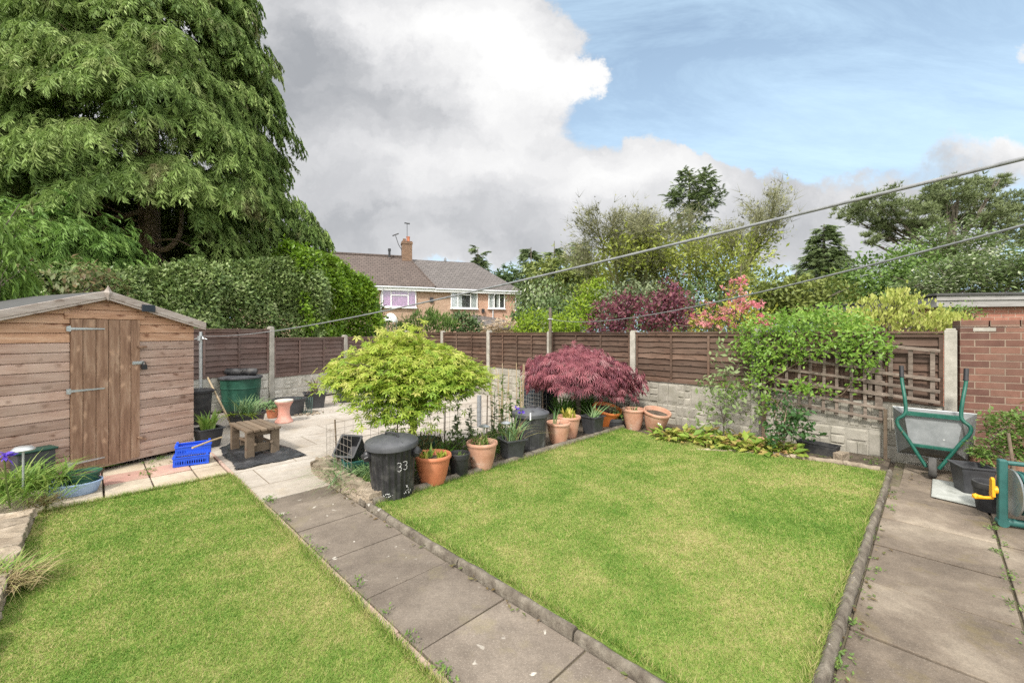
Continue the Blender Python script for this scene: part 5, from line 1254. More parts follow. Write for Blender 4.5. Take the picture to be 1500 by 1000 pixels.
for k, z0 in enumerate((1.36, 1.04, .91, .79)): mb.beam((1.20 if k else .98, -.018, z0 + (.03 if not k else 0)), (1.86, -.018, z0 - .065), .016, .036)
mb.build('rail', M['trellis'], t, bevel=.003)
mb = MB()
for x in (1.265, 1.45, 1.62, 1.80): mb.beam((x, .001, .72), (x, .001, 1.30), .04, .014, up=Vector((0, 1, 0)))
mb.beam((1.34, -.004, .62), (1.34, -.004, 1.30), .06, .02, up=Vector((0, 1, 0)))
mb.build('slat', M['trellis'], t, bevel=.003)
def stakep(u, Y, h, w, mat, label, name='wooden_stake', cat='stake', lean=0):
    q = Q(u, 600, Y); mb = MB(); mb.beam((0, 0, -.03), (lean, 0, h), w, w * .7, up=Vector((0, 1, 0))); return tag(mb.build(name, M[mat], loc=(q.x, q.y, 0), rz=-.78, bevel=.003), label, cat)
stakep(1297, 4.98, .60, .034, 'oldwood', 'narrow upright wooden stake under the right end of the sagging trellis')
stakep(1119, 5.88, .66, .05, 'oldwood', 'weathered upright batten beside the fence post under the climber')
# the maple bed: wire mesh, canes, boxes
t = thing('wire_mesh_fence', 'rusty wire mesh fence along the back of the maple bed', 'fence', G(4.60, 1.80), PI / 4)
mb = MB(); Lm = 3.6; hm = .52
def wz(x): return .02 * math.sin(x * 3.1) + .012 * math.sin(x * 7.7)
n = 36
for i in range(n + 1): x = Lm * i / n; mb.tube([(x, wz(x), .02), (x + R.gauss(0, .004), wz(x) + .004, hm + .02 * math.sin(x * 2))], .0017, n=4)
for k in range(8): mb.tube([(x * .12, wz(x * .12), .03 + k * (hm - .03) / 7 + .02 * math.sin(x * .24) * k / 7) for x in range(int(Lm / .12) + 1)], .0017, n=4)
for k in range(7): mb.tube([(-.0 + .1 * k, .0 - .0, 0), (.1 * k, 0, 0.01)], .002, n=3)
n2 = 7
for i in range(n2 + 1): mb.tube([(0.0, -.085 * i, .02), (0, -.085 * i, hm - .02)], .0017, n=4)
for k in range(7): mb.tube([(0, 0, .03 + k * .07), (0, -.6, .03 + k * .07)], .0017, n=4)
mb.build('mesh', noisy('rusty_wire', [(.17, .14, .12), (.26, .23, .20), (.32, .30, .28)], 9, .7, .1, 40), t)
for x in (.12, .85, 1.55, 2.3, 3.0, 3.55):
    mb = MB(); mb.tube([(x, .02, -.03), (x + R.gauss(0, .02), .02, R.uniform(.55, .68))], .009, n=6); mb.build('cane_post', M['oldwood'], t)
p = Q(521, 668, 4.62); t = thing('plastic_planter', 'empty dark grey square planter tipped on its side in the maple bed', 'planter', (p.x, p.y, .17), 2.2)
t.rotation_euler = (math.radians(48), 0, math.radians(-14)); square_pot(t, .24, .24, .20, M['grey_pl'], .76, rim=.012)
p = Q(536, 690, 4.5); t = thing('plastic_trough', 'pale green plastic trough under the tipped planter', 'trough', (p.x, p.y, .04), .55)
square_pot(t, .46, .22, .14, M['teal_pl'], .85, rim=.008)
p = Q(622, 645, 5.15); t = thing('plastic_basin', 'green plastic bowl in the bed behind the maple trunk', 'basin', (p.x, p.y, .06), 0); 
mb = MB(); mb.lathe([(.001, 0), (.14, 0), (.19, .13), (.20, .132), (.20, .145), (.18, .146), (.13, .012), (.001, .012)], 32, cap=False); mb.build('bowl', M['green_pl'], t)
t = post(Q(702, 626, 6.75) * Vector((1, 1, 0)) if False else Vector((Q(702, 626, 6.75).x, 6.75, 0)), .50, .035, 'lead', 'short_post', 'short grey pipe standing on the patio behind the bed')
for k in range(13):
    u = R.uniform(718, 765); Y = R.uniform(5.6, 6.5); q = Q(u, 600, Y); h = R.uniform(.75, 1.05)
    lb = ['slim bamboo cane in the bunch left of the faded dustbin'][0]
    mb = MB(); mb.tube([(0, 0, 0), (R.gauss(0, .05), R.gauss(0, .05), h)], .007, .005, n=6); tag(mb.build('bamboo_cane', M['cane'], loc=(q.x, q.y, .03)), lb, 'cane', 'canes in the bunch left of the faded dustbin')
p = Q(791, 595, 8.0); t = thing('compost_cage', 'dark plastic compost bin behind the faded dustbin', 'compost bin', (p.x, p.y, 0), -PI / 4)
mb = MB(); mb.box(-.24, .24, -.24, .24, .0, .62); mb.build('body', plain('blue_black_plastic', (.012, .022, .032), .5), t, bevel=.02)
mb = MB()
for k in range(9): mb.beam((-.24 + .06 * k, -.25, .02), (-.24 + .06 * k, -.25, .64), .004, .004); 
for k in range(9): mb.beam((-.25, -.254, .03 + .07 * k), (.25, -.254, .03 + .07 * k), .004, .004)
mb.build('wire_front', M['galv'], t)
# ------------------------------------------------------------------ plants, hedges and trees
UP = np.array([0, 0, 1.0])
def plant(name, label, cat, Y, blobs, nclump, per, shape, size, mat, group=None, trunk=None, bark='bark_grey', mode='rand', spreadf=.26, inner=.25, part='foliage', depth=1.0, lo=.72, hi=1.06, limbs=True, flat=.75, ground=0.0, extra=None):
    """crown from ellipsoids given where they stand in the photograph (u, v, half width, half height[, nearer/farther]); real sizes follow from the distance"""
    bl = []
    for b in blobs:
        y = Y + (b[4] if len(b) > 4 else 0); c = Q(b[0], b[1], y); k = y / F
        bl.append((c.x, c.y, c.z, b[2] * k, min(b[2] * k, max(b[3] * k * 1.3, .25)) * depth, b[3] * k))
    tu = trunk[0] if trunk else blobs[0][0]
    o0 = Q(tu, 600, Y); root = thing(name, label, cat, (o0.x, Y, ground), 0, group); org = np.array([o0.x, Y, ground])
    bl = [(b[0] - org[0], b[1] - org[1], b[2] - org[2], *b[3:]) for b in bl]
    po, ou, ti = clumped(bl, nclump, per, spreadf, lo, hi, inner, flat)
    po[:, 2] = np.maximum(po[:, 2], .03)
    N = len(po); sz = size * rng.uniform(.65, 1.3, N)
    if mode == 'rand': d = ou * .5 + rdir(N); nr = ou * .6 + UP * .8 + rdir(N) * .6
    elif mode == 'droop': d = ou * .55 - UP * .75 + rdir(N) * .4; nr = ou * .8 + UP * .5 + rdir(N) * .25
    elif mode == 'up': d = ou * .3 + UP * 1.0 + rdir(N) * .5; nr = ou + rdir(N) * .6
    elif mode == 'flat': d = ou * .6 + rdir(N) * np.array([1, 1, .35]); nr = UP * 1.4 + rdir(N) * .4
    leaves(part, po, d, nr, sz, shape, mat, root, ti)
    if trunk:
        mb = MB(); top = max(bl, key=lambda b: b[2]); r = trunk[1]
        if limbs:
            h = min(b[2] for b in bl); h = max(.3, h * .75)
            mb.tube([(0, 0, -.05), (R.gauss(0, r * .3), 0, h * .5), (0, 0, h)], r, r * .75, n=10)
            for b in bl:
                c = Vector(b[:3]); s_ = Vector((0, 0, h * .97)); m_ = s_.lerp(c, .5) + Vector((R.gauss(0, .1), R.gauss(0, .1), .12 * (c - s_).length))
                mb.tube([s_, m_, c, c + (c - m_) * .6], r * .5, r * .12, n=6)
                for _ in range(5):
                    e = c + Vector((R.uniform(-1, 1) * b[3], R.uniform(-1, 1) * b[4], R.uniform(-.4, 1) * b[5])) * .8; mb.tube([m_.lerp(c, R.random()), m_.lerp(e, .6), e], r * .16, r * .05, n=5)
        else:
            mb.tube([(0, 0, -.05), (0, 0, top[2] * .5), (0, 0, top[2] + top[5] * .8)], r, r * .15, n=10)
        mb.build('trunk', M[bark], root)
    return root

# the great cypress behind the shed
def cypress():
    o = Vector((-9.6, 11.3, 0)); t = thing('cypress_tree', 'huge drooping green cypress tree towering over the shed', 'tree', o)
    def prof(z): return float(np.interp(z, [2.4, 3.5, 5, 8, 11, 14, 16.5], [4.25, 4.5, 4.2, 3.55, 2.65, 1.6, .2]))
    PO, D, NR, TI, SZ = [], [], [], [], []; br = MB()
    for i in range(680):
        z = 3.0 + 12.8 * (i / 640) ** 1.12 + R.gauss(0, .1); az = R.uniform(0, 2 * PI)
        if R.random() < .45: az = R.uniform(-PI * .95, .5)      # fuller towards the light and the garden
        rr = prof(z) * R.uniform(.74, 1.05); ct = R.random()
        if i > 590: z = R.uniform(2.6, 6.5); az = R.uniform(.9, 3.3); rr = prof(z) * R.uniform(.45, .8)
        if z < 4.9 and -1.25 < az < -.38:
            if R.random() < .6: continue
            z = R.uniform(4.9, 5.5)
        dh = np.array([math.cos(az), math.sin(az), 0]); sdv = np.array([-math.sin(az), math.cos(az), 0])
        k = 76; s = rng.random(k) ** .6; s = .68 + .32 * s if z < 5.2 and -1.6 < az < .25 else s; wid = .75 * (1 - .45 * s)
        lat = rng.normal(size=k) * wid * .5
        drop = .55 * s ** 2 * (1 + .15 * rr) + abs(lat) * .5
        pos = dh * (rr * (.42 + .58 * s))[:, None] + sdv * lat[:, None]; pos[:, 2] = z + .25 * rr * .3 - drop + rng.normal(size=k) * .07
        d = dh * .55 + sdv * (lat / wid * .6)[:, None] - UP * (.6 + .8 * s)[:, None] + rdir(k) * .5
        PO.append(pos); D.append(d); NR.append(dh * .6 + UP * .8 + rdir(k) * .5); TI.append(np.clip(ct * .5 + rng.random(k) * .5, 0, 1)); SZ.append(rng.uniform(.2, .47, k))
        if i % 5 == 0 and z > 7:
            a = Vector((0, 0, z - .2)); e = Vector(dh * rr * .8) + Vector((0, 0, z - .1)); br.tube([a, a.lerp(e, .5) + Vector((0, 0, -.1)), e], .05, .012, n=5)
    # tips that break the outline
    PO, D, NR, SZ, TI = [np.concatenate(q) for q in (PO, D, NR, SZ, TI)]
    al = PO[:, 0] * math.cos(-.87) + PO[:, 1] * math.sin(-.87); la = -PO[:, 0] * math.sin(-.87) + PO[:, 1] * math.cos(-.87)
    keep_ = ~((al > -.35) & (np.abs(la + .1) < .85 - .03 * al) & (PO[:, 2] < 5.25 - .24 * al))      # bare lower trunk on the garden side
    PO, D, NR, SZ, TI = [q[keep_] for q in (PO, D, NR, SZ, TI)]; pk = rng.integers(0, 3, len(PO))
    for k in range(3): leaves('crown', PO[pk == k], D[pk == k], NR[pk == k], SZ[pk == k], 'ragged%d' % k, M['f_cyp'], t, TI[pk == k])
    br.tube([(0, 0, -.1), (.03, 0, 2), (0, 0, 4.5), (-.05, .05, 9), (0, 0, 15)], .29, .05, n=16); br.tube([(-.28, .12, -.1), (-.30, .1, 2.5), (-.35, .1, 5), (-.5, .2, 8)], .16, .06, n=10)
    for pts, r in (([(-.1, -.1, 4.3), (-.55, -.35, 4.15), (-1.0, -.5, 4.3), (-1.35, -.6, 4.75)], .085), ([(-.1, -.15, 4.75), (-.5, -.45, 4.45), (-.9, -.7, 4.55), (-1.2, -.8, 5.0)], .07), ([(.15, -.1, 3.75), (.7, -.4, 3.65), (1.15, -.55, 3.95), (1.25, -.6, 4.6)], .085),
                   ([(.1, -.2, 3.6), (.8, -.5, 3.3), (1.7, -.7, 3.1)], .04), ([(.2, -.2, 3.9), (1.1, -.6, 3.85), (1.9, -.9, 3.5)], .035), ([(-.2, -.2, 4.0), (-1.4, -.5, 4.25), (-2.6, -.9, 4.2)], .035), ([(-.2, -.2, 4.4), (-1.2, -.6, 4.9), (-2.2, -1, 5.0)], .03)):
        br.tube(smooth([Vector(p) for p in pts], 5), r, r * .45, n=8)
    br.build('trunk', M['bark'], t)
cypress()

# leafy masses behind the shed and the left fence
def hedge(name, label, pts, hts, w, n, shape, size, mat, mode='rand', cat='hedge', thick=.35, part='leaves', twig=True):
    """a clipped hedge: leaves over its top and faces along a line of points"""
    t = thing(name, label, cat, (pts[0][0], pts[0][1], 0)); p = np.array(pts, float); org = p[0].copy()
    seg = np.linalg.norm(np.diff(p, axis=0), axis=1); cum = np.concatenate([[0], np.cumsum(seg)]); L = cum[-1]
    s = rng.random(n) ** .75 * L; x = np.interp(s, cum, p[:, 0]); y = np.interp(s, cum, p[:, 1]); h = np.interp(s, cum, hts)
    dd = np.diff(p, axis=0)[np.clip(np.searchsorted(cum, s) - 1, 0, len(seg) - 1)]; dd /= np.linalg.norm(dd, axis=1, keepdims=True); nn = np.column_stack([dd[:, 1], -dd[:, 0]])
    bul = .12 * np.sin(s * 2.7) + .09 * np.sin(s * 5.1 + 1) + .06 * np.sin(s * 11)
    th = rng.random(n); r_ = rng.random(n) ** .5 * thick * .5
    face = th < .62; cen = p.mean(0)
    zf = rng.random(n) ** .85 * h; curve = np.clip((zf / h - .72) / .28, 0, 1) ** 2
    inn = rng.random(n) < .22; r_ = np.where(inn, rng.uniform(.1, 1.2, n) * w, r_)
    off = np.where(face, (w + bul + .12 * np.sin(zf * 4 + s * 3)) * (1 - .55 * curve) - r_, rng.uniform(-w, w, n))
    zz = np.where(face, zf, (h + bul) * (1 - .22 * (off / w) ** 2) - r_)
    pos = np.column_stack([x - org[0] + nn[:, 0] * off, y - org[1] + nn[:, 1] * off, zz]) + rng.normal(size=(n, 3)) * .045
    ou = np.where(face[:, None], np.column_stack([nn * (1 - .6 * curve)[:, None], .2 + curve]), UP[None])
    if mode == 'droop': d = ou * .5 - UP * .7 + rdir(n) * .5; nr = ou + UP * .4 + rdir(n) * .4
    else: d = ou * .45 + rdir(n); nr = ou * .9 + UP * .4 + rdir(n) * .55
    cl = .5 + .5 * np.sin(x * 9 + 3 * np.sin(y * 7)) * np.sin(zz * 8 + y * 3)
    leaves(part, pos, d, nr, size * rng.uniform(.6, 1.35, n), shape, mat, t, np.clip(cl * .4 + rng.random(n) * .6, 0, 1))
    mb = MB(); k = max(2, int(L / .6))
    for i in range(k):
        si = L * (i + .5) / k; q = Vector((np.interp(si, cum, p[:, 0]) - org[0], np.interp(si, cum, p[:, 1]) - org[1], 0)); hh = np.interp(si, cum, hts)
        mb.tube([q, q + Vector((R.gauss(0, .1), R.gauss(0, .1), hh * .5)), q + Vector((R.gauss(0, .2), R.gauss(0, .2), hh * .9))], .035, .01, n=6)
        for _ in range(6): a = q + Vector((0, 0, hh * R.uniform(.3, .8))); mb.tube([a, a + Vector((R.gauss(0, .35), R.gauss(0, .35), .35))], .012, .004, n=4)
    mb.build('stem', M['bark_grey'], t); return t
hedge('ivy_hedge', 'dark glossy mixed hedge along the left fence behind the shed', [(-8.9, 3.9), (-7.4, 6.4), (-6.35, 8.5), (-5.1, 10.9)], [2.3, 2.42, 2.8, 3.5], .6, 105000, 'leaf', .082, M['f_ivy'])
hedge('laurel_hedge', 'bright green laurel hedge with a rounded end before the brick house', [(-5.5, 10.1), (-4.75, 11.7), (-4.35, 12.5)], [3.6, 3.45, 2.9], .55, 26000, 'leaf', .115, M['f_laurel'])
plant('cypress_shrub', 'bushy lighter green cypress growing low between the shed and the big trunk', 'shrub', 7.9, [(110, 375, 62, 55), (115, 410, 40, 40), (55, 345, 55, 45), (20, 395, 60, 55)], 420, 18, 'ragged1', .26, M['f_cyp2'], trunk=(110, .06), mode='droop', spreadf=.3)
plant('bronze_shrub', 'shrub of bronze and brown tinged leaves over the left shed roof', 'shrub', 6.6, [(60, 430, 60, 45), (125, 425, 45, 38), (10, 440, 50, 40), (35, 395, 30, 25)], 130, 15, 'leaf', .105, M['f_bronze'], trunk=(60, .04), mode='droop', spreadf=.3)
plant('narrow_leaved_shrub', 'light green narrow leaved shrub at the left edge above the shed', 'shrub', 5.2, [(-8, 385, 36, 55), (5, 335, 30, 22), (-30, 440, 45, 40), (25, 400, 22, 25)], 75, 20, 'narrow', .17, M['f_willow'], trunk=(-15, .03), mode='droop', spreadf=.32)

# ---- the two maples
def maple():
    o = Vector((-1.15, 4.78, .035)); t = thing('japanese_maple', 'domed yellow green maple spreading over the bed and the numbered dustbin', 'tree', o)
    PO, OU, TI = [], [], []; n = 1500
    mb = MB(); rib = []
    for i in range(n):
        az = R.uniform(0, 2 * PI); q = math.sqrt(R.random()); rr = .76 * q * R.uniform(.82, 1.17)
        top = 1.02 + .36 * (1 - q ** 2.0)
        if R.random() < .40: z = top * R.uniform(.96, 1.02)
        else: z = top - R.random() ** 1.1 * (.12 + .46 * (1 - (q * abs(math.cos(az))) ** 1.4) * min(1, q * 1.5 + .25))
        if q < .3 and z < .9: z = R.uniform(.9, top)
        ex = 1.04 if math.cos(az) > 0 else 1.02
        z -= (.03 * math.cos(az) - .05 * math.sin(az)) * q                        # leans a little to the right
        c = np.array([rr * math.cos(az) * ex - .02, rr * math.sin(az) * .9, z + R.gauss(0, .03)]); ct = R.random(); k = 9
        off = rng.normal(size=(k, 3)) * np.array([.075, .075, .022]); off[:, 2] -= .35 * np.hypot(off[:, 0], off[:, 1])
        PO.append(c + off); OU.append(np.repeat([[math.cos(az) * q, math.sin(az) * q, .25]], k, 0)); TI.append(np.clip(ct * .45 + rng.random(k) * .4 + .22 * (z > top * .93), 0, 1))  # leaves near the crown top get a lighter tint
        if i % 3 == 0: rib.append(c)
    # upright spray at the crown's peak
    for i in range(34):
        c = np.array([R.gauss(-.10, .16), R.gauss(0, .14), R.uniform(1.33, 1.52)]); k = 7
        PO.append(c + rng.normal(size=(k, 3)) * .045); OU.append(rdir(k) * .6); TI.append(np.clip(.5 + rng.random(k) * .5, 0, 1))
    po = np.concatenate(PO); ou = np.concatenate(OU); N = len(po)
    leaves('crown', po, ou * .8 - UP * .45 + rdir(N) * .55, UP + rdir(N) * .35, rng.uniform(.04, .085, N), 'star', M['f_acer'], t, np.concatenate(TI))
    mb.tube(smooth([Vector((.02, 0, -.05)), Vector((0, 0, .2)), Vector((.035, .02, .42)), Vector((.02, 0, .62))], 5), .048, .036, n=12)
    for k in range(13):
        az = k * 2 * PI / 13 + R.gauss(0, .15); rr = R.uniform(.6, .85); s_ = Vector((.02, 0, R.uniform(.38, .62))); e = Vector((rr * math.cos(az), rr * math.sin(az) * .9, R.uniform(1.0, 1.25)))
        m_ = s_.lerp(e, .5) + Vector((0, 0, .18)); ps = smooth([s_, m_, e], 5); mb.tube(ps, .024, .006, n=7)
    for c in rib:
        c = Vector(c); b = Vector((c.x * .6, c.y * .6, min(1.2, c.z + .02))); mb.tube([b, b.lerp(c, .5) + Vector((0, 0, .03)), c], .006, .002, n=4)
    mb.build('trunk', M['bark_mossy'], t)
maple()
def redmaple():
    o = Vector((1.08, 7.05, .03)); t = thing('japanese_maple', 'low weeping purple red maple in the corner of the bed', 'tree', o)
    PO, OU, TI = [], [], []; mb = MB()
    for i in range(620):
        az = R.uniform(0, 2 * PI); q = math.sqrt(R.random()); top = .84 + .29 * (1 - q ** 2.4)
        z = top * R.uniform(.97, 1.03) if R.random() < .45 else top - R.random() * (.08 + .38 * q ** 2)
        if q < .55 and z < .8: z = R.uniform(.8, top)
        if math.cos(az) < -.2 and z < .55: z += .2
        c = np.array([.77 * q * math.cos(az) - .03 * R.uniform(.95, 1.06), .85 * q * math.sin(az), z + R.gauss(0, .03)]); k = 8; ct = R.random()
        off = rng.normal(size=(k, 3)) * np.array([.07, .07, .03])
        PO.append(c + off); OU.append(np.repeat([[math.cos(az) * q, math.sin(az) * q, .0]], k, 0)); TI.append(np.clip(ct * .5 + rng.random(k) * .5, 0, 1))
    for i in range(10):
        c = np.array([R.gauss(-.02, .1), R.gauss(0, .1), R.uniform(1.14, 1.22)]); PO.append(c + rng.normal(size=(6, 3)) * .04); OU.append(rdir(6)); TI.append(rng.random(6))
    for i in range(26):
        c = np.array([R.uniform(.75, .98), R.uniform(-.5, .1), R.uniform(.5, .85)]); PO.append(c + rng.normal(size=(6, 3)) * .05); OU.append(np.repeat([[.7, -.3, -.2]], 6, 0)); TI.append(rng.random(6))
    po = np.concatenate(PO); ou = np.concatenate(OU); N = len(po)
    leaves('crown', po, ou * .8 - UP * .65 + rdir(N) * .4, UP * .9 + ou * .5 + rdir(N) * .35, rng.uniform(.075, .13, N), 'feather', M['f_redacer'], t, np.concatenate(TI))
    mb.tube(smooth([Vector((0, 0, -.05)), Vector((.03, 0, .25)), Vector((-.03, .02, .5))], 4), .045, .035, n=10)
    for k in range(12):
        az = k * PI / 6 + R.gauss(0, .15); e = Vector((.8 * math.cos(az), .7 * math.sin(az), R.uniform(.75, 1.05))); s_ = Vector((0, 0, .45)); mb.tube(smooth([s_, s_.lerp(e, .4) + Vector((0, 0, .25)), e], 4), .02, .005, n=6)
    mb.build('trunk', M['bark_grey'], t)
redmaple()

# ---- bed planting
def clump(name, label, u, v, n, L, w, lean, droop, mat, rad=.06, spots=1, spread_=.7, z=.03, sx=.1, group=None, cat='plant', offY=0):
    p = P(u, v, z); p.y += offY; t = thing(name, label, cat, p, 0, group)
    blades('leaves', [(R.gauss(0, sx), R.gauss(0, sx), 0) for _ in range(spots)] if spots > 1 else [(0, 0, 0)], n, L, w, spread_, lean, droop, M[mat], t, rad); return t
clump('allium_clump', 'loose clump of grassy blue green leaves inside the stone edging', 540, 700, 30, .34, .010, .9, .8, 'f_leek', .05, 9, .7, .035, .11)
clump('grassy_weeds', 'low yellow green grassy weeds between the stone edging and numbered dustbin', 545, 712, 22, .20, .008, 1.0, .8, 'f_iris', .05, 5, .7, .035, .10)
clump('strap_leaved_plant', 'dense dark green strap leaved clump under the red maple', 843, 616, 30, .52, .026, .45, .25, 'f_strap', .06, 8, .8, .03, .24)
t = clump('strap_leaved_plant', 'stiff green agapanthus leaves rising behind the bright terracotta pot', 652, 680, 7, .34, .05, .6, .25, 'f_strap', .012, 1, .8, .04)
plant('bed_groundcover', 'low mixed herbs filling the bed behind the terracotta pots', 'plant', 4.9, [(640, 668, 38, 16), (680, 660, 34, 18, .2), (715, 655, 26, 18, .3), (598, 680, 30, 14, -.4), (735, 650, 30, 18, .5), (660, 655, 40, 20, .4)], 120, 14, 'leaf', .05, M['f_mid'], mode='up', spreadf=.3)
plant('rusty_herb', 'dry brownish herb behind the numbered dustbin', 'plant', 4.75, [(610, 665, 26, 20), (640, 655, 26, 16, .3)], 40, 14, 'narrow', .07, M['f_bronze'], mode='up', spreadf=.35)
for i, (u, Y, h, lb) in enumerate(((722, 5.4, .72, 'tall leafy foxglove stem left of the solar light'), (736, 5.6, .92, 'tallest leafy foxglove stem beside the bamboo canes'), (690, 5.3, .55, 'short leafy stem behind the aged pot with the solar light'), (752, 5.75, .66, 'leafy stem rising between the canes and faded dustbin'), (669, 5.3, .62, 'thin leafy stem behind the small chive pot'), (764, 5.9, .85, 'thin leafy stem in front of the compost bin'))):
    q = Q(u, 600, Y); t = thing('foxglove', lb, 'plant', (q.x, q.y, .03), 0, 'tall leafy stems in the bed'); mb = MB()
    top = Vector((R.gauss(0, .05), R.gauss(0, .03), h)); mb.tube([(0, 0, 0), top * .5 + Vector((.01, 0, 0)), top], .006, .003, n=6); mb.build('stem', M['stem'], t)
    k = 90; s = rng.random(k) ** .8; pos = np.outer(s, np.array(top)) + rng.normal(size=(k, 3)) * .012; d = rdir(k) * np.array([1, 1, .3]) + UP * .25
    leaves('leaves', pos, d, UP + rdir(k) * .3, .12 * (1.1 - .7 * s) * rng.uniform(.6, 1.2, k), 'leaf', M['f_mid'] if i % 2 else M['f_sage'], t)
# lily like foliage along the fence border
lil = 'fading lily clumps along the fence border'
for i, (u, v) in enumerate(((972, 640), (985, 645), (1003, 643), (1012, 651), (1030, 650), (1046, 655), (1060, 648), (1072, 658), (1092, 657), (1108, 662), (1125, 664), (1142, 666), (1160, 668), (1038, 643), (1085, 648), (1020, 640), (1150, 661))):
    p = P(u, v, .012); t = thing('lily_clump', 'clump of flopped yellow green lily leaves in the border row beneath the fence', 'plant', p, 0, lil); n = 40
    az = rng.uniform(0, 2 * PI, n); r_ = rng.uniform(.0, .14, n); o_ = np.column_stack([np.cos(az), np.sin(az), np.zeros(n)])
    pos = o_ * r_[:, None] + UP * (.035 + .10 * rng.random(n) * (1 - r_ / .16))[:, None]
    leaves('leaves', pos, o_ + UP * rng.uniform(-.5, .6, n)[:, None] + rdir(n) * .4, UP + rdir(n) * .45, rng.uniform(.09, .19, n), 'leaf', M['f_lily'], t)
t = plant('stemmed_shrub', 'young tall shrub with pale silvery leaves before the brown fence panel', 'shrub', 5.75, [(1058, 530, 16, 28), (1052, 560, 22, 22), (1075, 548, 14, 16), (1066, 590, 22, 20), (1040, 590, 20, 22), (1092, 560, 18, 12), (1050, 615, 30, 22), (1085, 605, 22, 24)], 60, 7, 'leaf', .08, M['f_pear'], trunk=(1060, .010), mode='rand', spreadf=.34, flat=1)
plant('rose_bush', 'dark leaved rose bush with bare stems in front of the stone boards', 'shrub', 5.15, [(1152, 600, 16, 20), (1140, 622, 18, 16), (1170, 606, 16, 14), (1165, 628, 20, 12), (1185, 628, 12, 9), (1135, 645, 14, 10)], 60, 9, 'leaf', .07, M['f_rose'], trunk=(1148, .014), bark='oldwood', mode='rand', spreadf=.4)
# climber over the trellis, following the top of the fence
def climber():
    t = thing('climbing_plant', 'green climber sprawling over the right fence top and the sagging trellis', 'climber', (4.0, 5.55, 0)); org = np.array([4.0, 5.55, 0])
    def along(u, v, off):                      # a point of the fence plane, off metres towards the garden
        k = (u - CX) / F; Y = (pb.y * .968 + pb.x) / (k + .968); q = Q(u, v, Y); return Vector((q.x - .7185 * off, q.y - .6955 * off, q.z))
    PO, TI, OU = [], [], []
    spots = [(1160, 462, 30, 10), (1215, 456, 24, 8), (1110, 500, 24, 22), (1135, 490, 34, 26), (1170, 480, 38, 28), (1205, 485, 38, 30), (1240, 485, 34, 26), (1275, 492, 28, 20), (1120, 525, 30, 16), (1150, 520, 34, 14), (1190, 512, 34, 12), (1235, 508, 26, 12), (1280, 515, 20, 10), (1270, 535, 14, 10), (1250, 522, 10, 8), (1130, 545, 14, 14), (1108, 560, 14, 12),
             (1170, 563, 20, 8), (1190, 566, 18, 9), (1215, 565, 12, 6), (1150, 468, 26, 14), (1105, 480, 22, 20), (1095, 510, 16, 14), (1252, 562, 6, 4), (1085, 570, 14, 12), (1072, 568, 14, 10), (1125, 590, 10, 16), (1135, 575, 8, 8), (1300, 505, 9, 8), (1245, 470, 18, 14), (1200, 462, 20, 10)]
    for u, v, ru, rv in spots:
        n = int(ru * rv * .052) + 2
        for _ in range(n):
            a = R.uniform(0, 2 * PI); q = math.sqrt(R.random()); up = v < 490
            c = along(u + ru * q * math.cos(a), v + rv * q * math.sin(a), R.uniform(.06, .34) if not up else R.uniform(-.5, .34)); k = 7
            PO.append(np.array(c) + rng.normal(size=(k, 3)) * .042); TI.append(np.clip(R.random() * .5 + rng.random(k) * .5, 0, 1)); OU.append(np.repeat([[-.6, -.6, .4]], k, 0))
    po = np.concatenate(PO) - org; N = len(po)
    leaves('leaves', po, rdir(N) + np.concatenate(OU) * .4 - UP * .3, np.concatenate(OU) + rdir(N) * .7, rng.uniform(.04, .075, N), 'leaf', M['f_climb'], t, np.concatenate(TI))
    mb = MB(); o_ = Vector(org)
    for pts in ([(1148, 655), (1143, 620), (1138, 600), (1150, 580), (1180, 560)], [(1148, 640), (1160, 615), (1140, 590), (1120, 560), (1125, 520), (1160, 500)], [(1140, 560), (1200, 567), (1230, 578), (1245, 565), (1252, 555)], [(1255, 540), (1253, 525), (1270, 510)], [(1125, 560), (1190, 520), (1240, 500), (1290, 505)]):
        mb.tube(smooth([along(u, v, .11) - o_ for u, v in pts], 5), .010, .006, n=6)
    mb.build('stem', M['oldwood'], t)
climber()
plant('garden_shrub', 'small dense green shrub in the terracotta trough beside the brick wall', 'shrub', 4.0, [(1475, 625, 22, 18), (1455, 655, 20, 14), (1492, 648, 22, 22), (1440, 668, 14, 8), (1500, 615, 16, 14)], 130, 14, 'leaf', .046, M['f_mid'], trunk=(1482, .012), mode='flat', spreadf=.34)
# left bed
t = clump('iris_clump', 'tall green iris clump with a purple flower beside the shed front', 26, 722, 60, .42, .015, .7, .7, 'f_iris', .07, 4, .7, .09, .09)
q = Q(6, 668, 3.2) - Vector(t.location); pos = np.repeat([[q.x, q.y, q.z]], 22, 0) + rng.normal(size=(22, 3)) * .012; d = rdir(22); d[:, 2] *= .4
leaves('flower', pos, d, UP + rdir(22) * .4, rng.uniform(.04, .07, 22), 'leaf', M['f_purple'], t)
mb = MB(); mb.tube([(q.x * .6, q.y * .6, 0), (q.x * .9, q.y * .9, q.z * .6), tuple(q)], .006, n=5); mb.build('flower_stem', M['stem'], t)
clump('grass_clump', 'low bright grass clump at the front of the iris bed', 12, 735, 60, .22, .008, 1.1, .8, 'f_iris', .10, 4, .7, .09, .12)
clump('grass_clump', 'half dead straw coloured clump drooping over the stone edging', 2, 864, 110, .20, .007, .8, .8, 'f_straw', .05, 4, .5, .03, .05)
clump('grass_clump', 'arching green blades over the straw clump at the left edge', 0, 846, 30, .21, .009, .8, .8, 'f_iris', .05, 3, .5, .06, .06)
clump('dry_plant', 'withered reddish stems hanging over the wall end beside the basin', 56, 738, 40, .15, .008, .8, 1.0, 'f_bronze', .04, 3, .6, .08, .05)
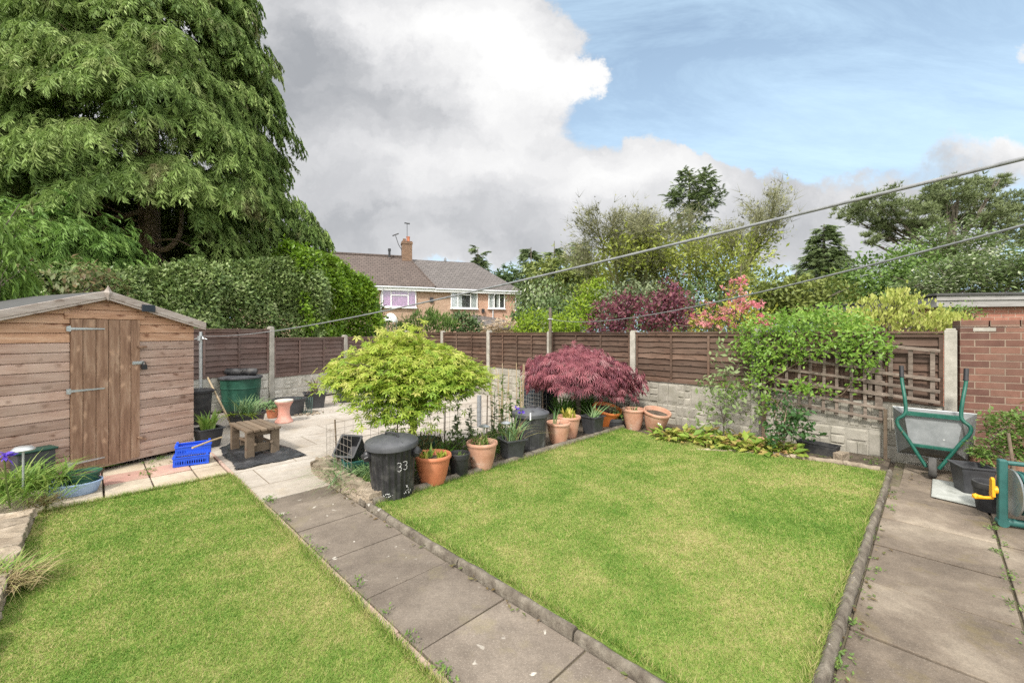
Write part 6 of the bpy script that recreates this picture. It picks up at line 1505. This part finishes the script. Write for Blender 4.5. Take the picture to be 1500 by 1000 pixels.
clump('grass_clump', 'sparse dry grass rooted by the shed door', 82, 700, 45, .28, .006, 1.0, .7, 'f_straw', .06, 3, .7, .02, .08)

# ---- beyond the fence
bg = 'trees beyond the gardens'; bs = 'shrubs beyond the fence'
def conifer(name, label, u, v0, v1, w, Y, n, mat='f_conifer', group=bg, droop=.15, size=.5, flat_top=0):
    """tiered conifer with its point at v0"""
    o = Q(u, 600, Y); top = Q(u, v0, Y).z; bot = max(.5, Q(u, v1, Y).z); r0 = w / 2 * Y / F
    t = thing(name, label, 'tree', (o.x, Y, 0), 0, group); PO, D, NR, TI = [], [], [], []; mb = MB()
    for i in range(n):
        f = R.random() ** .75; z = top - (top - bot) * f; az = R.uniform(0, 2 * PI); rr = r0 * ((f * (1 - flat_top) + flat_top) * R.uniform(.55, 1.1) + .03); k = 13; s = rng.random(k) ** .7; ct = R.random()
        dh = np.array([math.cos(az), math.sin(az), 0]); sdv = np.array([-math.sin(az), math.cos(az), 0]); lat = rng.normal(size=k) * .16 * (r0 * .5 + .4) * (1.1 - s)
        pos = dh * (rr * (.15 + .85 * s))[:, None] + sdv * lat[:, None]; pos[:, 2] = z - droop * rr * s + .08 * rr * s ** 2
        PO.append(pos); D.append(dh * .8 + sdv * lat[:, None] - UP * .25 + rdir(k) * .4); NR.append(UP + rdir(k) * .35); TI.append(np.clip(ct * .5 + rng.random(k) * .5, 0, 1))
        if i % 3 == 0: mb.tube([(0, 0, z), tuple(dh * rr * .8 + UP * (z - droop * rr * .7))], .035, .01, n=4)
    po = np.concatenate(PO); leaves('crown', po, np.concatenate(D), np.concatenate(NR), size * rng.uniform(.6, 1.2, len(po)), 'frond_s', M[mat], t, np.concatenate(TI))
    mb.tube([(0, 0, 0), (0, 0, top * .6), (0, 0, top)], r0 * .07 + .07, .03, n=8); mb.build('trunk', M['bark_grey'], t); return t
conifer('fir_tree', 'small dark fir showing above the right end of the grey roof', 700, 362, 440, 40, 52, 60, size=.9, droop=-.1, flat_top=.45)
plant('bare_topped_tree', 'dull reddish brown tree behind the end of the grey roof', 'tree', 47, [(738, 402, 18, 14), (728, 420, 22, 16), (752, 415, 16, 16)], 60, 12, 'tri3', .55, M['f_dark'], bg, trunk=(738, .2))
conifer('fir_tree', 'leftmost of the three dark firs behind the hawthorn blossom', 778, 362, 440, 48, 44, 90, size=.9, flat_top=.3)
conifer('fir_tree', 'middle and tallest of the three dark firs behind the hawthorn blossom', 812, 353, 440, 50, 46, 90, size=.9, flat_top=.15)
conifer('fir_tree', 'rightmost small fir of the three behind the hawthorn blossom', 850, 352, 430, 44, 48, 80, size=.9, flat_top=.12)
plant('round_headed_tree', 'olive green round headed tree before the dark firs', 'tree', 34, [(830, 398, 38, 26), (800, 405, 24, 20), (865, 410, 36, 28), (845, 425, 40, 22)], 150, 14, 'tri3', .38, M['f_olive'], bg, trunk=(832, .2), spreadf=.3)
plant('hawthorn_tree', 'grey green hawthorn dusted with white blossom beside the house end', 'tree', 24, [(800, 428, 40, 26), (775, 445, 26, 26), (828, 440, 26, 24), (800, 460, 46, 22)], 170, 15, 'leaf', .26, M['f_haw'], bg, trunk=(800, .16), mode='droop', spreadf=.28)
plant('dark_bush', 'dark green bush under the hawthorn blossom', 'shrub', 21, [(812, 455, 26, 20), (845, 465, 20, 18), (770, 468, 20, 16)], 80, 14, 'leaf', .2, M['f_dark'], bs, trunk=(812, .08))
plant('lime_shrub', 'bright lime green rounded shrub left of the grey washing line post', 'shrub', 14.5, [(790, 474, 32, 20), (770, 478, 18, 14), (812, 478, 18, 14)], 110, 15, 'leaf', .12, M['f_lime'], bs, trunk=(790, .05), spreadf=.3)
plant('lime_shrub', 'bright lime green shrub right of the grey washing line post', 'shrub', 13.8, [(828, 476, 20, 16), (845, 478, 18, 14)], 80, 14, 'leaf', .11, M['f_lime'], bs, trunk=(830, .05), spreadf=.3)
plant('yellow_green_tree', 'fresh yellow green bushy tree between the blossom and purple shrubs', 'tree', 18, [(868, 440, 24, 24), (880, 428, 16, 18), (855, 455, 22, 22)], 110, 15, 'leaf', .17, M['f_lime'], bs, trunk=(868, .08), spreadf=.3)

def sparse_tree(name, label, u, vtop, Y, spreadu, mats, n_limb, seed, vbase=470, lean=0, fill=()):
    """wide, thinly leaved tree: branching twigs with clumps at their ends"""
    global R
    keep = R; R = random.Random(seed); o = Q(u, 600, Y); t = thing(name, label, 'tree', (o.x, Y, 0), 0, bg); mb = MB(); paths, tips = [], []
    H_ = Q(u, vtop, Y).z; zf = H_ * .30; w_ = spreadu * Y / F
    mb.tube([(0, 0, -.1), (.05, 0, zf * .6), (lean * .3, 0, zf)], .24, .19, n=10)
    for k in range(n_limb):
        az = 2 * PI * k / n_limb + R.gauss(0, .25); el = R.uniform(.45, 1.25); d = Vector((math.cos(az) * math.cos(el) * w_ / (H_ * .55), math.sin(az) * math.cos(el), math.sin(el))).normalized()
        branch(paths, tips, Vector((lean * .3, 0, zf * R.uniform(.8, 1.05))), d, (H_ - zf) * R.uniform(.40, .50), .11, 3, .5, .03, .14, .68)
    for pts, a, b in paths: mb.tube(pts, a, b, n=5)
    mb.build('trunk', M['bark_mossy'], t)
    tp = np.array([list(p) for p, d in tips]); td = np.array([list(d) for p, d in tips])
    inner = (tp[:, 2] < H_ * .72) & (np.abs(tp[:, 0]) < w_ * .75)
    for sel, part, m_, per, sz, shp, spr in ((inner, 'crown', mats[0], 9, .20, 'leaf', .30), (inner, 'twigs', mats[1], 2, .34, 'twigtuft', .2), (~inner, 'twigs', mats[1], 7, .42, 'twigtuft', .22), (~inner, 'crown', mats[1], 5, .16, 'leaf', .26)):
        q = np.repeat(tp[sel], per, 0); e = np.repeat(td[sel], per, 0); N = len(q)
        if N: leaves(part, q + rng.normal(size=(N, 3)) * spr, e + rdir(N) * .7, rdir(N) + UP * .6, sz * rng.uniform(.6, 1.3, N), shp, m_, t)
    if fill:
        bb = []
        for b in fill: c = Q(b[0], b[1], Y); bb.append((c.x - o.x, 0, c.z, b[2] * Y / F, b[2] * Y / F * .8, b[3] * Y / F))
        po, ou, ti = clumped(bb, 230, 14, .26, .55, 1.1, .3); N = len(po)
        leaves('crown', po, ou * .4 + rdir(N), UP + rdir(N) * .8, .15 * rng.uniform(.6, 1.3, N), 'leaf', mats[0], t, ti)
    R = keep
sparse_tree('sparse_tree', 'wide thinly leaved tree with grey twigs left of the dark topped conifer', 922, 298, 22, 72, (M['f_oliveyellow'], M['f_twig']), 8, 11, fill=[(920, 400, 42, 30), (945, 370, 36, 26), (900, 375, 26, 20), (955, 415, 40, 26), (895, 415, 30, 20)])
sparse_tree('sparse_tree', 'wide thinly leaved mossy tree under the dark topped conifer', 1050, 292, 21, 125, (M['f_oliveyellow'], M['f_twig']), 9, 5, fill=[(1050, 400, 48, 30), (1035, 360, 34, 30), (1085, 375, 30, 24), (1005, 395, 36, 30), (1095, 415, 36, 26), (1015, 430, 46, 22)])
t = plant('dark_topped_conifer', 'tall conifer with a dark flat topped head over the mossy trees', 'tree', 27, [(1018, 268, 24, 14), (1005, 290, 30, 10), (1030, 292, 22, 12), (992, 292, 18, 6), (1015, 312, 24, 10), (1000, 335, 24, 12), (1022, 350, 18, 14), (1008, 255, 12, 7), (1035, 258, 10, 8)], 150, 14, 'frond_s', .40, M['f_conifer'], bg, trunk=(1010, .17), bark='bark_mossy', limbs=False, mode='flat', spreadf=.30)
plant('dark_bush', 'dark green mass under the mossy trees behind the pink blossom', 'shrub', 19, [(1010, 450, 40, 34), (1060, 435, 44, 34), (1110, 440, 36, 30), (960, 455, 40, 30)], 190, 14, 'leaf', .19, M['f_dark'], bs, trunk=(1040, .1))
plant('grey_green_bush', 'soft grey green bush between yellow tree and purple shrubs', 'shrub', 17, [(905, 435, 36, 24), (945, 425, 30, 26), (895, 460, 30, 22)], 110, 14, 'leaf', .16, M['f_sage'], bs, trunk=(910, .08))
plant('purple_shrub', 'dark purple leaved shrub left of the pale bush gap behind the fence', 'shrub', 12.6, [(895, 462, 26, 22), (915, 448, 22, 16), (880, 476, 20, 12), (905, 478, 30, 12), (928, 442, 10, 8)], 120, 13, 'leaf', .12, M['f_smoke'], bs, trunk=(900, .05), spreadf=.32)
plant('purple_shrub', 'larger dark purple leaved shrub beside the pink blossom', 'shrub', 12.0, [(970, 455, 34, 26), (950, 470, 22, 18), (990, 440, 22, 18), (975, 425, 12, 16), (1000, 465, 22, 20), (985, 418, 8, 8)], 165, 13, 'leaf', .12, M['f_smoke'], bs, trunk=(972, .05), spreadf=.32)
t = plant('pink_flowering_shrub', 'pink flowering shrub with yellow edged leaves behind the fence', 'shrub', 10.6, [(1060, 462, 36, 22), (1085, 440, 18, 14), (1075, 420, 12, 14), (1100, 462, 28, 20), (1030, 472, 26, 14), (1085, 408, 10, 6), (1008, 478, 16, 10)], 95, 11, 'leaf', .10, M['f_yel'], bs, trunk=(1070, .05), spreadf=.3)
k = 620; bl = [(1060, 458, 36, 20), (1085, 438, 18, 16), (1075, 420, 12, 12), (1100, 458, 30, 20), (1030, 470, 26, 12), (1088, 408, 8, 6), (1118, 470, 16, 12)]
bb = [(Q(b[0], b[1], 10.4).x - t.location.x, -.2, Q(b[0], b[1], 10.4).z, b[2] * .0168, .35, b[3] * .0168) for b in bl]; po, ou, ti = clumped(bb, 80, 9, .16, .7, 1.1, .1)
leaves('blossom', po, ou + rdir(len(po)), ou + rdir(len(po)) * .5, rng.uniform(.05, .10, len(po)), 'tri3', M['f_pinkfl'], t, ti)
conifer('fir_tree', 'pointed dark green fir standing left of the spreading pine', 1207, 328, 470, 150, 32, 330, size=.6, droop=.05)
plant('mixed_bush', 'olive green bushes in front of the pointed fir', 'shrub', 16, [(1140, 428, 34, 24), (1175, 440, 34, 26), (1215, 435, 34, 30), (1130, 455, 40, 22), (1165, 415, 16, 12), (1125, 425, 40, 26)], 260, 15, 'leaf', .19, M['f_olive'], bs, trunk=(1170, .1))
def pine():
    Y = 26; o = Q(1392, 600, Y); t = thing('pine_tree', 'spreading dark pine with flat layered foliage at the right edge', 'tree', (o.x, Y, 0), 0, bg); org = np.array([o.x, Y, 0])
    bl = [(1262, 306, 34, 15), (1300, 296, 34, 18), (1335, 315, 34, 16), (1365, 300, 30, 20), (1405, 285, 40, 22), (1440, 275, 30, 14), (1385, 272, 26, 16), (1420, 310, 50, 16), (1455, 325, 40, 20), (1490, 300, 30, 22), (1530, 315, 40, 30), (1285, 325, 30, 12), (1320, 335, 30, 10), (1350, 335, 30, 12), (1245, 318, 14, 10), (1490, 345, 30, 20), (1270, 352, 18, 8), (1300, 350, 16, 8), (1465, 262, 10, 8)]
    bb = []
    for b in bl: c = Q(b[0], b[1], Y + R.uniform(-1.2, 1.2)); k = Y / F; bb.append((c.x - org[0], c.y - org[1], c.z, b[2] * k, b[2] * k * .8, b[3] * k))
    po, ou, ti = clumped(bb, 560, 11, .17, .6, 1.08, .2, .6); N = len(po)
    leaves('crown', po, ou * .3 + UP * .7 + rdir(N) * .7, rdir(N), .26 * rng.uniform(.7, 1.3, N), 'tuft', M['f_pine'], t, ti)
    mb = MB(); mb.tube([(0, 0, 0), (.1, 0, 4), (0, .1, 7), (.4, 0, 9.5)], .30, .12, n=10)
    for b in bb:
        s_ = Vector((.05, .05, R.uniform(4.6, 7.2))); c = Vector(b[:3]); mb.tube([s_, s_.lerp(c, .5) + Vector((0, 0, -.25)), c], .09, .03, n=6)
        for _ in range(6): e = c + Vector((R.uniform(-1, 1) * b[3], R.uniform(-.8, .8) * b[4], R.uniform(-.5, .5) * b[5])); mb.tube([s_.lerp(c, R.uniform(.4, .9)), e], .03, .008, n=4)
    mb.build('trunk', M['bark_grey'], t)
pine()
plant('leafy_tree', 'large fresh green leafy tree below the spreading pine', 'tree', 17.5, [(1290, 405, 46, 38), (1330, 395, 40, 34), (1270, 440, 50, 34), (1245, 425, 30, 26), (1320, 435, 50, 34)], 330, 16, 'leaf', .19, M['f_mid'], bg, trunk=(1295, .14), spreadf=.26)
plant('pale_leafy_tree', 'paler upright tree with flecks of blossom before the pine trunk', 'tree', 19.5, [(1400, 350, 36, 26), (1370, 365, 34, 24), (1430, 370, 34, 26), (1400, 385, 60, 22), (1345, 385, 40, 26), (1450, 385, 50, 26)], 330, 15, 'leaf', .21, M['f_haw'], bg, trunk=(1400, .12), mode='flat', spreadf=.28)
plant('hawthorn_tree', 'broad hawthorn with white blossom sprays above the garage roof', 'tree', 13.5, [(1430, 398, 56, 22), (1480, 390, 46, 26), (1385, 405, 44, 24), (1400, 425, 60, 22), (1470, 420, 60, 22), (1520, 405, 40, 40), (1350, 420, 36, 26)], 480, 16, 'leaf', .15, M['f_haw'], bg, trunk=(1430, .12), mode='flat', spreadf=.25)
plant('golden_shrub', 'pale yellow green shrub over the fence in front of the garage', 'shrub', 7.4, [(1300, 465, 46, 26), (1340, 468, 46, 22), (1260, 475, 40, 20), (1385, 475, 40, 13), (1310, 440, 18, 16), (1280, 448, 16, 14), (1335, 446, 16, 12), (1365, 478, 40, 14), (1240, 470, 30, 18)], 250, 15, 'leaf', .075, M['f_gold'], bs, trunk=(1310, .05), mode='up', spreadf=.28)
plant('ivy_patch', 'dark ivy leaves hanging over the garage wall corner', 'ivy', 8.15, [(1405, 458, 26, 9), (1385, 462, 14, 9)], 50, 12, 'leaf', .06, M['f_mid'], None, spreadf=.3)
# shrubs before the house
plant('feathery_shrub', 'feathery mid green shrub in front of the white domed canopy', 'shrub', 17, [(620, 476, 34, 14), (595, 482, 22, 12), (645, 478, 22, 14), (625, 464, 16, 10)], 120, 14, 'narrow', .2, M['f_mid'], bs, trunk=(620, .05), mode='up')
plant('dark_bush', 'dark olive bush below the pale curtained window', 'shrub', 18, [(676, 476, 26, 16), (668, 466, 14, 10), (690, 480, 16, 12)], 100, 14, 'leaf', .15, M['f_dark'], bs, trunk=(676, .06))
plant('dried_hydrangea', 'hydrangea with faded buff flower heads behind the fence', 'shrub', 15, [(735, 478, 18, 9), (752, 482, 14, 8), (716, 484, 14, 6)], 44, 12, 'tri3', .12, M['f_pale'], bs, mode='flat', spreadf=.4)
plant('feathery_shrub', 'tall green shrub hiding the foot of the left downpipe', 'shrub', 19, [(553, 470, 12, 26), (545, 480, 14, 18)], 60, 13, 'leaf', .17, M['f_mid'], bs, trunk=(553, .05))
q = Q(572, 487, 29); t = thing('garden_canopy', 'white domed canopy in front of the brick house', 'canopy', (q.x, q.y, 0)); zt = Q(572, 458.5, 29).z
mb = MB(); k_ = 24; mb.lathe([(.48 * math.cos(a * PI / 2 / 8) + .001, zt - .62 + .62 * math.sin(a * PI / 2 / 8)) for a in range(9)], k_, cap=False); mb.build('dome', M['white'], t)
mb = MB()
for a in range(4): x, y = .42 * math.cos(a * PI / 2 + .7), .42 * math.sin(a * PI / 2 + .7); mb.tube([(x, y, 0), (x, y, zt - .55)], .03, n=6)
mb.build('pole', M['galv'], t)
# distant trees that close the view, one mass
mb_p = []
for i in range(700):
    X = R.uniform(-75, 95); Y = R.uniform(62, 80); h = R.uniform(5.5, 9.5) + 1.4 * math.sin(X * .13); mb_p.append((X, Y, h * R.uniform(.2, 1.0)))
pp = np.repeat(np.array(mb_p), 26, 0); N = len(pp); pp = pp + rng.normal(size=(N, 3)) * np.array([1.4, 1.0, .8])
o = leaves('distant_woods', pp, rdir(N), rdir(N) + UP, rng.uniform(.5, 1.1, N), 'tri3', M['f_dark']); o['kind'] = 'stuff'; o['label'] = 'far belt of dark trees along the horizon'; o['category'] = 'woods'

# fallen leaves and bits along the edges
q = [G(R.gauss(4.9, .25), R.uniform(1.9, 6.2)) for _ in range(60)] + [G(R.uniform(3.48, 3.7), R.uniform(1.9, 5.7)) for _ in range(110)] + [G(R.uniform(.5, 3.3), R.gauss(5.95, .14)) for _ in range(140)] + \
    [P(R.uniform(330, 520), R.gauss(604, 7)) for _ in range(60)] + [G(R.gauss(.28, .03), R.uniform(2.2, 6.4)) for _ in range(60)] + [G(R.uniform(.8, 4), R.gauss(1.64, .02)) for _ in range(50)] + [G(R.gauss(6.2, .12), R.uniform(-.5, 1)) for _ in range(40)] + [G(R.uniform(-.4, .2), R.gauss(6.2, .2)) for _ in range(60)]
pos = np.array([list(v) for v in q]); pos[:, 2] = np.where(pos[:, 2] < .02, .012, pos[:, 2]); n = len(pos)
bed = (S2 * (pos[:, 1] - pos[:, 0]) > 3.47) & (S2 * (pos[:, 1] - pos[:, 0]) < 4.64) & (S2 * (pos[:, 0] + pos[:, 1]) > 1.8); pos[bed, 2] = .045
d = rdir(n) * np.array([1, 1, .15]); o = leaves('leaf_litter', pos, d, UP + rdir(n) * .3, rng.uniform(.015, .045, n), 'leaf', M['f_bronze']); o['kind'] = 'stuff'; o['label'] = 'scattered brown fallen leaves along the bed and patio edges'; o['category'] = 'leaf litter'
# ------------------------------------------------------------------ sky, sun, camera
SUN_EL, SUN_AZ = math.radians(48), math.radians(205)     # azimuth clockwise from +Y: behind the viewer, a little to the left
w = bpy.data.worlds.new('World'); sc.world = w; w.use_nodes = True; nt = w.node_tree; nt.nodes.clear()
sky = nd(nt, 'TexSky', sky_type='NISHITA', sun_disc=False, sun_elevation=SUN_EL, sun_rotation=SUN_AZ, air_density=1.0, dust_density=1.2, ozone_density=1.0)
g = nd(nt, 'TexCoord').outputs['Generated']; s = nd(nt, 'SeparateXYZ', {0: g}).outputs
yy = math_(nt, 'MAXIMUM', math_(nt, 'ABSOLUTE', s[1]), .12)
pv = nd(nt, 'CombineXYZ', {0: math_(nt, 'DIVIDE', s[0], yy), 1: math_(nt, 'DIVIDE', s[2], yy), 2: 0.0}).outputs[0]     # direction as tangents
def wn(scale, detail=7, rough=.6, dist=0.0, stretch=(1, 1, 1), off=(0, 0, 0)):
    return noise(nt, nd(nt, 'Mapping', {'Vector': pv, 'Scale': stretch, 'Location': off}).outputs[0], scale, detail, rough, dist)
wc = nd(nt, 'TexNoise', {'Vector': pv, 'Scale': 3.4, 'Detail': 9, 'Roughness': .66}).outputs[1]
wp_ = nd(nt, 'VectorMath', {0: pv, 1: nd(nt, 'VectorMath', {0: wc, 1: (.5, .5, .5)}, operation='SUBTRACT').outputs[0], 2: (.34, .26, 0)}, operation='MULTIPLY_ADD')
# pv + (noise-.5)*amp
wp_ = nd(nt, 'VectorMath', {0: nd(nt, 'VectorMath', {0: wc, 1: (.5, .5, .5)}, operation='SUBTRACT').outputs[0], 1: (.40, .32, 0), 2: pv}, operation='MULTIPLY_ADD').outputs[0]
def blob(u, v, ru, rv, wgt):
    c = ((u - CX) / F, (HY - v) / F, 0); k = (F / ru, F / rv, 0)
    d = nd(nt, 'VectorMath', {0: nd(nt, 'VectorMath', {0: wp_, 1: c}, operation='SUBTRACT').outputs[0], 1: k}, operation='MULTIPLY').outputs[0]
    l = nd(nt, 'VectorMath', {0: d}, operation='LENGTH').outputs[1]
    return nd(nt, 'MapRange', {0: l, 1: 0.0, 2: 1.0, 3: wgt, 4: 0.0}, interpolation_type='SMOOTHSTEP').outputs[0]
def total(items, start=None):
    a = start
    for it in items: a = it if a is None else math_(nt, 'ADD', a, it)
    return a
n1 = wn(2.4, 9, .62, .2)
dens = total([blob(480, 60, 520, 330, 1.15), blob(640, 120, 300, 190, .5), blob(760, 60, 130, 110, .35), blob(860, 110, 100, 50, .42), blob(650, 300, 520, 160, 1.0), blob(980, 255, 230, 85, .62), blob(1090, 285, 160, 70, .35), blob(250, 250, 500, 300, .8),
              blob(1500, 60, 70, 60, .55), blob(1460, 225, 170, 80, .52), blob(1250, 20, 60, 30, .3), blob(1250, 335, 520, 140, .68), blob(-200, 100, 700, 700, .8), blob(2300, 150, 650, 500, .6),
              blob(455, 205, 75, 60, -.45), blob(690, 205, 60, 26, -.35), blob(1150, 120, 300, 150, -.35), blob(560, 190, 60, 40, -.2)], math_(nt, 'MULTIPLY_ADD', n1, .9, -.62))
mask = nd(nt, 'MapRange', {0: dens, 1: .12, 2: .33}, interpolation_type='SMOOTHSTEP').outputs[0]
n2 = noise(nt, nd(nt, 'Mapping', {'Vector': wp_, 'Scale': (1, 1.4, 1), 'Location': (3, 1, 0)}).outputs[0], 3.4, 8, .56); n3 = wn(1.6, 5, .55, 0, (1, 2.0, 1), (7, 2, 0))
shade = total([blob(740, 90, 190, 170, .55), blob(870, 110, 110, 60, .45), blob(900, 250, 260, 80, .40), blob(640, 250, 200, 60, .12), blob(420, 110, 190, 170, -.26), blob(560, 170, 190, 70, -.24), blob(640, 60, 200, 90, .2), blob(640, 335, 380, 55, -.08), blob(560, 20, 160, 60, .22), blob(1480, 60, 90, 70, .5), blob(1470, 210, 150, 70, .35), blob(1000, 330, 350, 60, -.06)],
              math_(nt, 'ADD', math_(nt, 'MULTIPLY_ADD', n2, 1.15, -.18), math_(nt, 'MULTIPLY_ADD', n3, .5, -.12)))
ccol = ramp(nt, shade, [(.12, (.36, .375, .40)), (.34, (.48, .49, .51)), (.55, (.62, .625, .64)), (.78, (.76, .76, .765)), (1.0, (.86, .86, .855))])
ccol = nd(nt, 'VectorMath', {0: ccol, 3: 7.2}, operation='SCALE').outputs[0]
hz_ = nd(nt, 'MapRange', {0: s[2], 1: 0.0, 2: .55, 3: .88, 4: .34}).outputs[0]
ci = wn(2.0, 8, .7, .6, (.7, 2.6, 1), (1, 5, 0)); cir = nd(nt, 'MapRange', {0: ci, 1: .40, 2: .75, 4: .35}).outputs[0]
blue = mixc(nt, math_(nt, 'ADD', hz_, cir, clamp=True), sky.outputs[0], (4.7, 6.3, 7.6, 1))
col = mixc(nt, mask, blue, ccol)
# soft fill light added as brighter unseen sky overhead and behind the viewer
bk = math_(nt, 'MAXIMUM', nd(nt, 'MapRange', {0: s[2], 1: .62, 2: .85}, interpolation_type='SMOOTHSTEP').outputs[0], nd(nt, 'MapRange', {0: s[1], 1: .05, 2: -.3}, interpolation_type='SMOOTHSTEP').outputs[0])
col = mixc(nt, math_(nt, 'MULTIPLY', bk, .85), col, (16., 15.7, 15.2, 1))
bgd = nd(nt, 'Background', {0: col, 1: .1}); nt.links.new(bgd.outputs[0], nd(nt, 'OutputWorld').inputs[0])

L = bpy.data.lights.new('sun', 'SUN'); L.energy = 2.9; L.angle = math.radians(7); L.color = (1, .95, .88)
lo = bpy.data.objects.new('sun', L); COL.objects.link(lo)
sd = Vector((math.sin(SUN_AZ) * math.cos(SUN_EL), math.cos(SUN_AZ) * math.cos(SUN_EL), math.sin(SUN_EL)))
lo.rotation_euler = sd.to_track_quat('Z', 'Y').to_euler(); lo.location = (-6, -6, 14)

cam = bpy.data.cameras.new('camera'); cam.sensor_width = 36; cam.sensor_fit = 'HORIZONTAL'; cam.lens = F / 1500 * 36; cam.shift_y = -(500 - HY) / 1500
cam.clip_start = .05; cam.clip_end = 2000
co = bpy.data.objects.new('camera', cam); COL.objects.link(co); co.location = (0, 0, H); co.rotation_euler = (PI / 2, 0, 0); sc.camera = co
vs_ = sc.view_settings; vs_.view_transform = 'Standard'; vs_.look = 'None'; vs_.exposure = 0.7; vs_.gamma = 1; vs_.use_curve_mapping = False
sc.cycles.max_bounces = 7; sc.cycles.diffuse_bounces = 3; sc.cycles.transmission_bounces = 4; sc.cycles.transparent_max_bounces = 8; sc.cycles.glossy_bounces = 3
sc.cycles.use_denoising = False; sc.cycles.use_adaptive_sampling = True; sc.cycles.adaptive_threshold = .008
